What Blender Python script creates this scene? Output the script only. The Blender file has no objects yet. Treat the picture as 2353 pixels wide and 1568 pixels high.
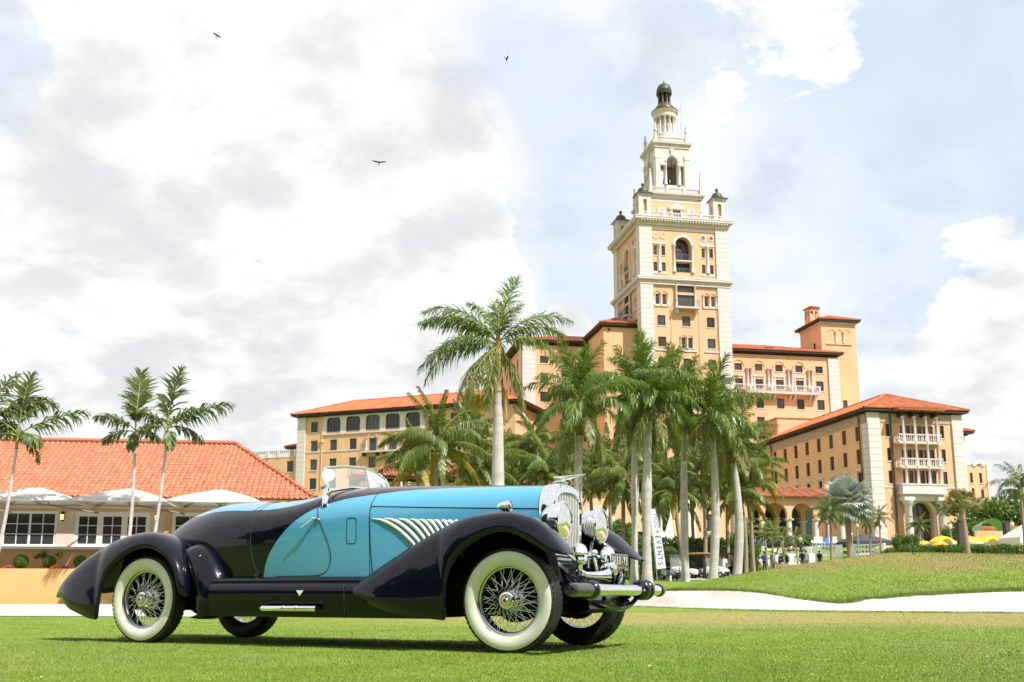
import bpy, bmesh, math, random
import numpy as np
from math import radians, sin, cos, pi, sqrt, atan2
from mathutils import Vector, Matrix, Euler

random.seed(7)
scene = bpy.context.scene
COL = scene.collection

# ------------------------------------------------------------------ camera
CAM_H = 0.46
PITCH = math.atan(0.19)
cam_data = bpy.data.cameras.new("camera")
cam_data.sensor_width = 36.0
cam_data.lens = 36.0 * 2380.0 / 2353.0
cam_data.shift_y = (911.4 - 784.0) / 2353.0
cam_data.clip_start = 0.05
cam_data.clip_end = 20000
cam_data.dof.use_dof = True
cam_data.dof.focus_distance = 8.6
cam_data.dof.aperture_fstop = 5.6
cam = bpy.data.objects.new("camera", cam_data)
cam.location = (0, 0, CAM_H)
cam.rotation_euler = (pi / 2 + PITCH, 0, 0)
COL.objects.link(cam)
scene.camera = cam

# ------------------------------------------------------------------ world, sun, exposure
SUN_EL = radians(50)
SUN_DIR = Vector((0.725 * cos(SUN_EL), -0.689 * cos(SUN_EL), sin(SUN_EL)))   # towards the sun

world = bpy.data.worlds.new("World")
scene.world = world
world.use_nodes = True
wn = world.node_tree.nodes
wl = world.node_tree.links
for n in list(wn):
    wn.remove(n)


def wnode(t, **kw):
    n = wn.new(t)
    for k, v in kw.items():
        setattr(n, k, v)
    return n


def wmath(op, a, b=None, clamp=False):
    n = wnode('ShaderNodeMath', operation=op, use_clamp=clamp)
    for i, x in enumerate((a, b)):
        if x is None:
            continue
        if isinstance(x, (int, float)):
            n.inputs[i].default_value = x
        else:
            wl.new(x, n.inputs[i])
    return n.outputs[0]


out = wnode('ShaderNodeOutputWorld')
bg = wnode('ShaderNodeBackground')
bg.inputs['Strength'].default_value = 0.1
sky = wnode('ShaderNodeTexSky', sky_type='NISHITA')
sky.sun_disc = False
sky.sun_elevation = SUN_EL
sky.sun_rotation = atan2(SUN_DIR.x, SUN_DIR.y)
sky.altitude = 0
sky.air_density = 1.0
sky.dust_density = 1.2
sky.ozone_density = 1.0
tc = wnode('ShaderNodeTexCoord')
sep = wnode('ShaderNodeSeparateXYZ')
wl.new(tc.outputs['Generated'], sep.inputs[0])
# clouds lie on a flat layer: direction divided by its height above the horizon
den = wmath('ADD', wmath('MAXIMUM', sep.outputs[2], 0.0), 0.34)
cu = wmath('DIVIDE', sep.outputs[0], den)
cv = wmath('DIVIDE', sep.outputs[1], den)
comb = wnode('ShaderNodeCombineXYZ')
wl.new(cu, comb.inputs[0])
wl.new(cv, comb.inputs[1])
comb.inputs[2].default_value = 3.7


def wnoise(scale, detail, rough, vec, off=0.0, dist=0.0):
    n = wnode('ShaderNodeTexNoise')
    n.inputs['Scale'].default_value = scale
    n.inputs['Detail'].default_value = detail
    n.inputs['Roughness'].default_value = rough
    n.inputs['Distortion'].default_value = dist
    m = wnode('ShaderNodeVectorMath', operation='ADD')
    wl.new(vec, m.inputs[0])
    m.inputs[1].default_value = (off, off * 1.7, off * 0.3)
    wl.new(m.outputs[0], n.inputs['Vector'])
    return n.outputs[0]


nbig = wnoise(1.9, 10.0, 0.56, comb.outputs[0], 1.3, 0.2)
nmid = wnoise(6.2, 10.0, 0.62, comb.outputs[0], 7.7, 0.3)
cloud = wmath('ADD', wmath('MULTIPLY', nbig, 0.70), wmath('MULTIPLY', nmid, 0.52))


def bias(dirv, width, amount):
    """a broad cloud bank (+) or a gap (-) about one direction"""
    d = Vector(dirv).normalized()
    vm = wnode('ShaderNodeVectorMath', operation='DISTANCE')
    wl.new(tc.outputs['Generated'], vm.inputs[0])
    vm.inputs[1].default_value = d
    mr = wnode('ShaderNodeMapRange', interpolation_type='SMOOTHERSTEP')
    wl.new(vm.outputs['Value'], mr.inputs['Value'])
    mr.inputs['From Min'].default_value = 0.0
    mr.inputs['From Max'].default_value = width
    mr.inputs['To Min'].default_value = amount
    mr.inputs['To Max'].default_value = 0.0
    return mr.outputs[0]


# big cumulus bank left and centre, open blue lane right of it, thin veil to the right
for dv, wd, am in (
        ((-0.2215, 0.8875, 0.4042), 0.46, 0.09), ((-0.3442, 0.9011, 0.2637), 0.34, 0.06), ((-0.0892, 0.9297, 0.3575), 0.17, 0.13), ((-0.0474, 0.9041, 0.4248), 0.10, 0.12), ((-0.1153, 0.9661, 0.2308), 0.22, 0.04),
        ((0.0666, 0.908, 0.4135), 0.13, -0.34), ((0.0514, 0.9512, 0.3043), 0.10, -0.26), ((-0.0105, 0.8659, 0.5002), 0.12, -0.22), ((0.0255, 0.8857, 0.4635), 0.10, -0.20),
        ((0.0036, 0.9574, 0.2888), 0.045, 0.34), ((0.0558, 0.9639, 0.2604), 0.040, 0.34), ((0.035, 0.971, 0.2363), 0.06, 0.26),
        ((0.2283, 0.8892, 0.3965), 0.5, -0.15), ((0.1513, 0.8651, 0.4782), 0.24, -0.03), ((0.2696, 0.9097, 0.316), 0.22, -0.10), ((0.3719, 0.8581, 0.3541), 0.20, -0.05), ((0.2824, 0.9229, 0.2617), 0.10, 0.12),
        ((0.4229, 0.8758, 0.2327), 0.16, 0.20), ((0.3098, 0.8197, 0.4817), 0.2, 0.04), ((-0.3279, 0.8674, 0.3743), 0.09, -0.13), ((-0.4192, 0.7946, 0.4392), 0.10, -0.16)):
    cloud = wmath('ADD', cloud, bias(dv, wd, am))


def wramp(v, a, b, c=0.0, d=1.0):
    n = wnode('ShaderNodeMapRange', interpolation_type='SMOOTHSTEP')
    wl.new(v, n.inputs['Value'])
    for k, x in (('From Min', a), ('From Max', b), ('To Min', c), ('To Max', d)):
        n.inputs[k].default_value = x
    return n.outputs[0]


# crisp cumulus edges over a softer veil
crisp = wramp(cloud, 0.515, 0.565)
nveil = wnoise(1.25, 6.0, 0.5, comb.outputs[0], 41.0, 0.3)
veil = wmath('MULTIPLY', wramp(nveil, 0.26, 0.62, 0.15, 1.0), wramp(cloud, 0.24, 0.50, 0.45, 0.85))
mask = wmath('MAXIMUM', crisp, veil)
# body of the cloud: white where thin or sunlit, soft grey where thick
ngrey = wnoise(2.8, 7.0, 0.55, comb.outputs[0], 21.0, 0.4)
# relief: compare the cloud with itself a step towards the sun
voff = wnode('ShaderNodeVectorMath', operation='ADD')
wl.new(comb.outputs[0], voff.inputs[0])
voff.inputs[1].default_value = (0.075, 0.05, 0.0)
nbig2 = wnoise(1.9, 10.0, 0.56, voff.outputs[0], 1.3, 0.2)
nmid2 = wnoise(6.2, 6.0, 0.55, voff.outputs[0], 7.7, 0.3)
nmid1 = wnoise(6.2, 6.0, 0.55, comb.outputs[0], 7.7, 0.3)
relief = wmath('ADD', wmath('MULTIPLY', wmath('SUBTRACT', nbig2, nbig), 2.0), wmath('MULTIPLY', wmath('SUBTRACT', nmid2, nmid1), 1.5))
gsum = wmath('ADD', wmath('ADD', wmath('MULTIPLY', cloud, 0.45), wmath('MULTIPLY', ngrey, 0.55)), relief)
shade = wramp(gsum, 0.38, 0.92)
ccol = wnode('ShaderNodeMix', data_type='RGBA')
wl.new(shade, ccol.inputs['Factor'])
ccol.inputs[6].default_value = (6.5, 6.53, 6.56, 1)
ccol.inputs[7].default_value = (4.95, 5.03, 5.16, 1)
# the clear sky, paled by high haze
haz = wnode('ShaderNodeMix', data_type='RGBA')
haz.inputs['Factor'].default_value = 0.86
wl.new(sky.outputs[0], haz.inputs[6])
haz.inputs[7].default_value = (4.25, 5.15, 6.15, 1)
smix = wnode('ShaderNodeMix', data_type='RGBA')
wl.new(mask, smix.inputs['Factor'])
wl.new(haz.outputs[2], smix.inputs[6])
wl.new(ccol.outputs[2], smix.inputs[7])
wl.new(smix.outputs[2], bg.inputs['Color'])
wl.new(bg.outputs[0], out.inputs['Surface'])

sun_data = bpy.data.lights.new("sun", 'SUN')
sun_data.energy = 4.3
sun_data.angle = radians(0.6)
sun_data.color = (1.0, 0.95, 0.88)
sun = bpy.data.objects.new("sun", sun_data)
sun.rotation_euler = SUN_DIR.to_track_quat('Z', 'Y').to_euler()
sun.location = (20, -20, 60)
COL.objects.link(sun)

vs = scene.view_settings
scene.display_settings.display_device = 'sRGB'
vs.view_transform = 'Standard'
vs.look = 'None'
vs.exposure = 0.7
vs.gamma = 1.0
vs.use_curve_mapping = False
scene.render.engine = 'CYCLES'
scene.cycles.use_denoising = True
scene.cycles.max_bounces = 8
scene.cycles.transparent_max_bounces = 16
scene.cycles.caustics_reflective = False
scene.cycles.caustics_refractive = False

# ------------------------------------------------------------------ materials


def principled(name):
    m = bpy.data.materials.new(name)
    m.use_nodes = True
    nt = m.node_tree
    return m, nt, nt.nodes['Principled BSDF']


def setin(b, **kw):
    for k, v in kw.items():
        k = k.replace('_', ' ')
        if k in b.inputs:
            b.inputs[k].default_value = v


def mat(name, col, rough=0.6, metal=0.0, spec=0.5, var=0.0, vscale=1.0, bump=0.0, bscale=20.0, coat=0.0,
        stretch=(1, 1, 1), col2=None, emit=None, island=0.0, coords='Object', vdetail=5):
    """principled colour, optional noise mottling, per-island variation and bump"""
    m, nt, b = principled(name)
    N, L = nt.nodes, nt.links
    c = (*col, 1)
    setin(b, Base_Color=c, Roughness=rough, Metallic=metal)
    b.inputs['Specular IOR Level'].default_value = spec
    if coat:
        b.inputs['Coat Weight'].default_value = coat
        b.inputs['Coat Roughness'].default_value = 0.03
    if emit:
        b.inputs['Emission Color'].default_value = (*emit[:3], 1)
        b.inputs['Emission Strength'].default_value = emit[3]
    src = None
    if var or bump or col2:
        tcn = N.new('ShaderNodeTexCoord')
        mp = N.new('ShaderNodeMapping')
        mp.inputs['Scale'].default_value = stretch
        L.new(tcn.outputs[coords], mp.inputs[0])
    if var or col2:
        nz = N.new('ShaderNodeTexNoise')
        nz.inputs['Scale'].default_value = vscale
        nz.inputs['Detail'].default_value = vdetail
        nz.inputs['Roughness'].default_value = 0.6
        L.new(mp.outputs[0], nz.inputs['Vector'])
        mx = N.new('ShaderNodeMix')
        mx.data_type = 'RGBA'
        mr = N.new('ShaderNodeMapRange')
        L.new(nz.outputs[0], mr.inputs[0])
        mr.inputs[1].default_value = 0.32
        mr.inputs[2].default_value = 0.68
        L.new(mr.outputs[0], mx.inputs[0])
        if col2:
            a_, b_ = col, col2
        else:
            a_ = [max(0, x * (1 - var)) for x in col]
            b_ = [x * (1 + var) for x in col]
        mx.inputs[6].default_value = (*a_, 1)
        mx.inputs[7].default_value = (*b_, 1)
        src = mx.outputs[2]
    if island:
        g = N.new('ShaderNodeNewGeometry')
        oi = N.new('ShaderNodeObjectInfo')
        ad = N.new('ShaderNodeMath')
        ad.operation = 'ADD'
        L.new(g.outputs['Random Per Island'], ad.inputs[0])
        L.new(oi.outputs['Random'], ad.inputs[1])
        fr = N.new('ShaderNodeMath')
        fr.operation = 'FRACT'
        L.new(ad.outputs[0], fr.inputs[0])
        mr2 = N.new('ShaderNodeMapRange')
        L.new(fr.outputs[0], mr2.inputs[0])
        mr2.inputs[3].default_value = 1 - island
        mr2.inputs[4].default_value = 1 + island
        hs = N.new('ShaderNodeMix')
        hs.data_type = 'RGBA'
        hs.blend_type = 'MULTIPLY'
        hs.inputs[0].default_value = 1
        if src is not None:
            L.new(src, hs.inputs[6])
        else:
            hs.inputs[6].default_value = c
        L.new(mr2.outputs[0], hs.inputs[7])
        src = hs.outputs[2]
    if src is not None:
        L.new(src, b.inputs['Base Color'])
    if bump:
        nb = N.new('ShaderNodeTexNoise')
        nb.inputs['Scale'].default_value = bscale
        nb.inputs['Detail'].default_value = 6
        L.new(mp.outputs[0], nb.inputs['Vector'])
        bp = N.new('ShaderNodeBump')
        bp.inputs['Strength'].default_value = bump
        bp.inputs['Distance'].default_value = 0.02
        L.new(nb.outputs[0], bp.inputs['Height'])
        L.new(bp.outputs[0], b.inputs['Normal'])
    return m


M = {}
M['navy'] = mat('navy_paint', (0.0020, 0.0028, 0.0085), 0.25, 0, 0.08, coat=0.6)
M['blue'] = mat('blue_paint', (0.072, 0.318, 0.515), 0.22, 0, 0.5, coat=0.8)
M['seam'] = mat('panel_gap', (0.01, 0.03, 0.05), 0.7)
M['black'] = mat('black_enamel', (0.006, 0.006, 0.008), 0.18, coat=0.6)
M['under'] = mat('chassis_black', (0.006, 0.006, 0.007), 0.75, spec=0.2)
M['chrome'] = mat('chrome', (0.86, 0.87, 0.89), 0.05, 1.0)
M['steel'] = mat('polished_steel', (0.62, 0.63, 0.64), 0.18, 1.0)
M['louvre'] = mat('satin_silver', (0.90, 0.91, 0.93), 0.48, 0.85)
M['spoke'] = mat('spoke_steel', (0.74, 0.75, 0.76), 0.12, 1.0)
M['rimsteel'] = mat('satin_chrome', (0.60, 0.61, 0.63), 0.22, 1.0)
M['rubber'] = mat('tyre_rubber', (0.016, 0.016, 0.017), 0.62, var=0.25, vscale=30, bump=0.3, bscale=60)
M['whitewall'] = mat('whitewall_rubber', (0.62, 0.63, 0.53), 0.38, var=0.05, vscale=6, coat=0.15)
M['red'] = mat('red_enamel', (0.30, 0.012, 0.010), 0.3)
M['leather'] = mat('dark_leather', (0.02, 0.02, 0.025), 0.5)
M['platewhite'] = mat('plate_lettering', (0.58, 0.57, 0.52), 0.5)
M['mirrorglare'] = mat('mirror_glare_white', (0.82, 0.82, 0.82), 0.3, coat=0.3)  # sky glare on the chrome mirror back, put in as flat white


def glass_mat(name, tint, gloss=0.12, body=0.0, bodycol=(1, 1, 1)):
    m = bpy.data.materials.new(name)
    m.use_nodes = True
    nt = m.node_tree
    N, L = nt.nodes, nt.links
    for n in list(N):
        N.remove(n)
    o = N.new('ShaderNodeOutputMaterial')
    tr = N.new('ShaderNodeBsdfTransparent')
    tr.inputs[0].default_value = (*tint, 1)
    gl = N.new('ShaderNodeBsdfGlossy')
    gl.inputs['Roughness'].default_value = 0.02
    fr = N.new('ShaderNodeFresnel')
    fr.inputs[0].default_value = 1.5
    ad = N.new('ShaderNodeMath')
    ad.operation = 'ADD'
    ad.use_clamp = True
    L.new(fr.outputs[0], ad.inputs[0])
    ad.inputs[1].default_value = gloss
    mx = N.new('ShaderNodeMixShader')
    L.new(ad.outputs[0], mx.inputs[0])
    L.new(tr.outputs[0], mx.inputs[1])
    L.new(gl.outputs[0], mx.inputs[2])
    last = mx
    if body:
        df = N.new('ShaderNodeBsdfTranslucent')
        df.inputs[0].default_value = (*bodycol, 1)
        d2 = N.new('ShaderNodeBsdfDiffuse')
        d2.inputs[0].default_value = (*bodycol, 1)
        a2 = N.new('ShaderNodeAddShader')
        L.new(df.outputs[0], a2.inputs[0])
        L.new(d2.outputs[0], a2.inputs[1])
        m2 = N.new('ShaderNodeMixShader')
        m2.inputs[0].default_value = body
        L.new(mx.outputs[0], m2.inputs[1])
        L.new(a2.outputs[0], m2.inputs[2])
        last = m2
    L.new(last.outputs[0], o.inputs[0])
    return m


M['screen'] = glass_mat('windscreen_glass', (0.93, 0.96, 0.96), 0.04, 0.16, (0.8, 0.8, 0.8))
M['lens'] = glass_mat('headlamp_lens', (0.95, 0.97, 0.95), 0.03)
M['pane'] = mat('dark_window_glass', (0.045, 0.047, 0.052), 0.08, 0, 0.6, var=0.5, vscale=1.1, island=0.75, stretch=(1, 1, 0.5))
M['pane2'] = mat('restaurant_glass', (0.045, 0.05, 0.055), 0.05, 0, 0.7)
M['frame'] = mat('brown_window_frame', (0.085, 0.038, 0.028), 0.5)
M['greyframe'] = mat('grey_window_frame', (0.13, 0.10, 0.085), 0.5)
M['stucco'] = mat('ochre_stucco', (0.66, 0.398, 0.246), 0.85, spec=0.2, var=0.10, vscale=0.5, stretch=(1, 1, 0.3), bump=0.15, bscale=6, vdetail=8)
M['stucco2'] = mat('shade_lifted_orange_stucco', (0.76, 0.43, 0.245), 0.85, spec=0.2, var=0.10, vscale=0.5, stretch=(1, 1, 0.3), bump=0.15, bscale=6, vdetail=8)  # albedo raised in place of fill light on shaded walls; also orange trim
M['stuccoy'] = mat('yellow_stucco', (0.66, 0.400, 0.242), 0.85, spec=0.2, var=0.10, vscale=0.5, stretch=(1, 1, 0.3), bump=0.15, bscale=6, vdetail=8)
M['stone'] = mat('cream_cast_stone', (0.61, 0.54, 0.53), 0.8, spec=0.2, var=0.09, vscale=0.7, bump=0.15, bscale=8, vdetail=8)
M['relief'] = mat('weathered_frieze', (0.52, 0.37, 0.27), 0.85, spec=0.2, col2=(0.34, 0.25, 0.20), vscale=1.6, bump=0.5, bscale=2.5)
M['tile'] = mat('terracotta_tile', (0.42, 0.135, 0.058), 0.75, spec=0.25, var=0.30, vscale=1.4, island=0.16, vdetail=8)
M['tile2'] = mat('mottled_terracotta_tile', (0.50, 0.16, 0.07), 0.75, spec=0.25, col2=(0.14, 0.06, 0.045), vscale=1.6, island=0.3)
M['tilenear'] = mat('salmon_roof_tile', (0.47, 0.175, 0.098), 0.7, spec=0.3, var=0.14, vscale=9, island=0.24, bump=0.2, bscale=30)
M['tilebed'] = mat('roof_bedding', (0.30, 0.10, 0.05), 0.9)
M['soffit'] = mat('dark_timber_soffit', (0.050, 0.028, 0.020), 0.7)
M['copper'] = mat('weathered_copper', (0.055, 0.058, 0.042), 0.5, 0.3, var=0.4, vscale=1.5)
M['copperbrown'] = mat('brown_copper', (0.085, 0.052, 0.040), 0.5, 0.3, var=0.4, vscale=1.5)
M['railing'] = mat('green_iron_railing', (0.10, 0.16, 0.13), 0.5)
M['dark'] = mat('dark_interior', (0.012, 0.012, 0.014), 0.8)
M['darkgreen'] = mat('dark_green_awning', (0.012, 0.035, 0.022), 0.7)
M['pipe'] = mat('bronze_downpipe', (0.07, 0.045, 0.035), 0.6)
M['white'] = mat('white_paint', (0.78, 0.78, 0.76), 0.5)
M['ribs'] = mat('grey_aluminium_ribs', (0.27, 0.24, 0.22), 0.5)
M['teal'] = mat('teal_lamp_post', (0.16, 0.33, 0.29), 0.5)
M['lampglobe'] = mat('frosted_lamp_globe', (0.75, 0.62, 0.45), 0.4)
M['wallcream'] = mat('cream_wall', (0.64, 0.545, 0.46), 0.85, var=0.05, vscale=0.5)
M['planter'] = mat('ochre_planter_wall', (0.64, 0.385, 0.165), 0.85, var=0.07, vscale=0.5, bump=0.2, bscale=9)
M['concrete'] = mat('pale_concrete', (0.45, 0.415, 0.385), 0.9, var=0.10, vscale=0.8, bump=0.2, bscale=20)
M['sand'] = mat('white_bunker_sand', (0.51, 0.472, 0.44), 0.95, spec=0.1, var=0.11, vscale=0.7, bump=1.0, bscale=5, vdetail=10, stretch=(1, 2.2, 1))
M['cloth_white'] = mat('white_cotton', (0.72, 0.74, 0.78), 0.9)
M['cloth_tan'] = mat('khaki_cotton', (0.42, 0.33, 0.24), 0.9)
M['cloth_navy'] = mat('navy_cotton', (0.018, 0.026, 0.065), 0.9)
M['cloth_blue'] = mat('blue_cotton', (0.05, 0.12, 0.48), 0.9)
M['cloth_grey'] = mat('grey_cotton', (0.14, 0.15, 0.17), 0.9)
M['skin'] = mat('skin', (0.46, 0.25, 0.17), 0.6)
M['hair'] = mat('dark_hair', (0.03, 0.02, 0.015), 0.7)
M['cart'] = mat('white_cart_body', (0.66, 0.66, 0.63), 0.3, coat=0.3)
M['carttan'] = mat('tan_cart_roof', (0.50, 0.25, 0.12), 0.5)
M['cartblack'] = mat('black_cart_plastic', (0.02, 0.02, 0.022), 0.5)
M['bannerc'] = mat('lilac_banner_cloth', (0.70, 0.72, 0.86), 0.8)
M['ink'] = mat('dark_blue_print', (0.03, 0.045, 0.11), 0.8)
M['yellow'] = mat('yellow_canvas', (0.80, 0.42, 0.02), 0.8)
M['tentblue'] = mat('blue_canvas', (0.04, 0.12, 0.42), 0.8)
M['tentdark'] = mat('charcoal_canvas', (0.05, 0.05, 0.06), 0.8)
M['bird'] = mat('dark_feathers', (0.02, 0.018, 0.016), 0.8)
M['mint'] = mat('mint_green_canvas', (0.22, 0.50, 0.38), 0.8)


def leaf_mat(name, col, col2, rough=0.42, trans=0.35, spec=0.5):
    m = bpy.data.materials.new(name)
    m.use_nodes = True
    nt = m.node_tree
    N, L = nt.nodes, nt.links
    b = N['Principled BSDF']
    o = N['Material Output']
    g = N.new('ShaderNodeNewGeometry')
    oi = N.new('ShaderNodeObjectInfo')
    ad = N.new('ShaderNodeMath')
    ad.operation = 'ADD'
    L.new(g.outputs['Random Per Island'], ad.inputs[0])
    L.new(oi.outputs['Random'], ad.inputs[1])
    fr = N.new('ShaderNodeMath')
    fr.operation = 'FRACT'
    L.new(ad.outputs[0], fr.inputs[0])
    mx = N.new('ShaderNodeMix')
    mx.data_type = 'RGBA'
    L.new(fr.outputs[0], mx.inputs[0])
    mx.inputs[6].default_value = (*col, 1)
    mx.inputs[7].default_value = (*col2, 1)
    L.new(mx.outputs[2], b.inputs['Base Color'])
    b.inputs['Roughness'].default_value = rough
    b.inputs['Specular IOR Level'].default_value = spec
    tl = N.new('ShaderNodeBsdfTranslucent')
    br = N.new('ShaderNodeMix')
    br.data_type = 'RGBA'
    br.blend_type = 'MULTIPLY'
    br.inputs[0].default_value = 1
    L.new(mx.outputs[2], br.inputs[6])
    br.inputs[7].default_value = (1.5, 1.5, 0.7, 1) if 'canvas' not in name else (0.9, 0.88, 0.84, 1)
    L.new(br.outputs[2], tl.inputs[0])
    ms = N.new('ShaderNodeMixShader')
    ms.inputs[0].default_value = trans
    L.new(b.outputs[0], ms.inputs[1])
    L.new(tl.outputs[0], ms.inputs[2])
    L.new(ms.outputs[0], o.inputs[0])
    return m


M['canvas'] = leaf_mat('white_canvas', (0.80, 0.79, 0.77), (0.80, 0.79, 0.77), 0.85, 0.30, 0.1)
M['royal'] = leaf_mat('royal_palm_leaf', (0.080, 0.150, 0.028), (0.180, 0.255, 0.055), 0.32)
M['royalold'] = leaf_mat('ageing_royal_leaf', (0.13, 0.165, 0.040), (0.27, 0.27, 0.085), 0.4)
M['coco'] = leaf_mat('coconut_palm_leaf', (0.085, 0.135, 0.022), (0.180, 0.225, 0.048), 0.36)
M['cocoyellow'] = leaf_mat('yellowing_palm_leaf', (0.30, 0.25, 0.03), (0.42, 0.34, 0.06))
M['slim'] = leaf_mat('slim_palm_leaf', (0.060, 0.115, 0.025), (0.130, 0.170, 0.045))
M['silver'] = leaf_mat('silver_palm_leaf', (0.30, 0.36, 0.36), (0.46, 0.51, 0.51), trans=0.12)
M['tanfan'] = leaf_mat('tan_fan_leaf', (0.16, 0.15, 0.07), (0.30, 0.25, 0.14))
M['bush'] = leaf_mat('bush_leaf', (0.055, 0.115, 0.020), (0.120, 0.195, 0.036))
M['bushlight'] = leaf_mat('light_bush_leaf', (0.085, 0.155, 0.022), (0.150, 0.215, 0.040))
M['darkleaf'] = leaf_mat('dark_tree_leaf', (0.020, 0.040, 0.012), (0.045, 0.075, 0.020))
M['flowerpink'] = leaf_mat('pink_petals', (0.55, 0.05, 0.30), (0.70, 0.18, 0.45))
M['flowerorange'] = leaf_mat('orange_petals', (0.75, 0.13, 0.02), (0.80, 0.30, 0.04))
M['trunk'] = mat('pale_grey_palm_trunk', (0.37, 0.35, 0.33), 0.85, spec=0.2, col2=(0.50, 0.475, 0.455), vscale=1.6, stretch=(0.8, 0.8, 2.2), bump=0.5, bscale=4)
M['trunkbrown'] = mat('brown_palm_trunk', (0.22, 0.165, 0.12), 0.9, spec=0.2, col2=(0.36, 0.29, 0.23), vscale=2.0, stretch=(0.6, 0.6, 7.0), bump=0.5, bscale=6)
M['shaft'] = mat('green_crownshaft', (0.17, 0.25, 0.045), 0.45, col2=(0.33, 0.23, 0.09), vscale=1.3, stretch=(2, 2, 0.35))
M['shaftbrown'] = mat('orange_brown_crownshaft', (0.34, 0.17, 0.07), 0.55, col2=(0.30, 0.23, 0.08), vscale=1.5, stretch=(2, 2, 0.35))
M['rachis'] = mat('leaf_stem', (0.24, 0.26, 0.07), 0.5)
M['coconut'] = mat('yellow_green_coconut', (0.42, 0.42, 0.05), 0.45)

# ------------------------------------------------------------------ mesh helpers


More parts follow.
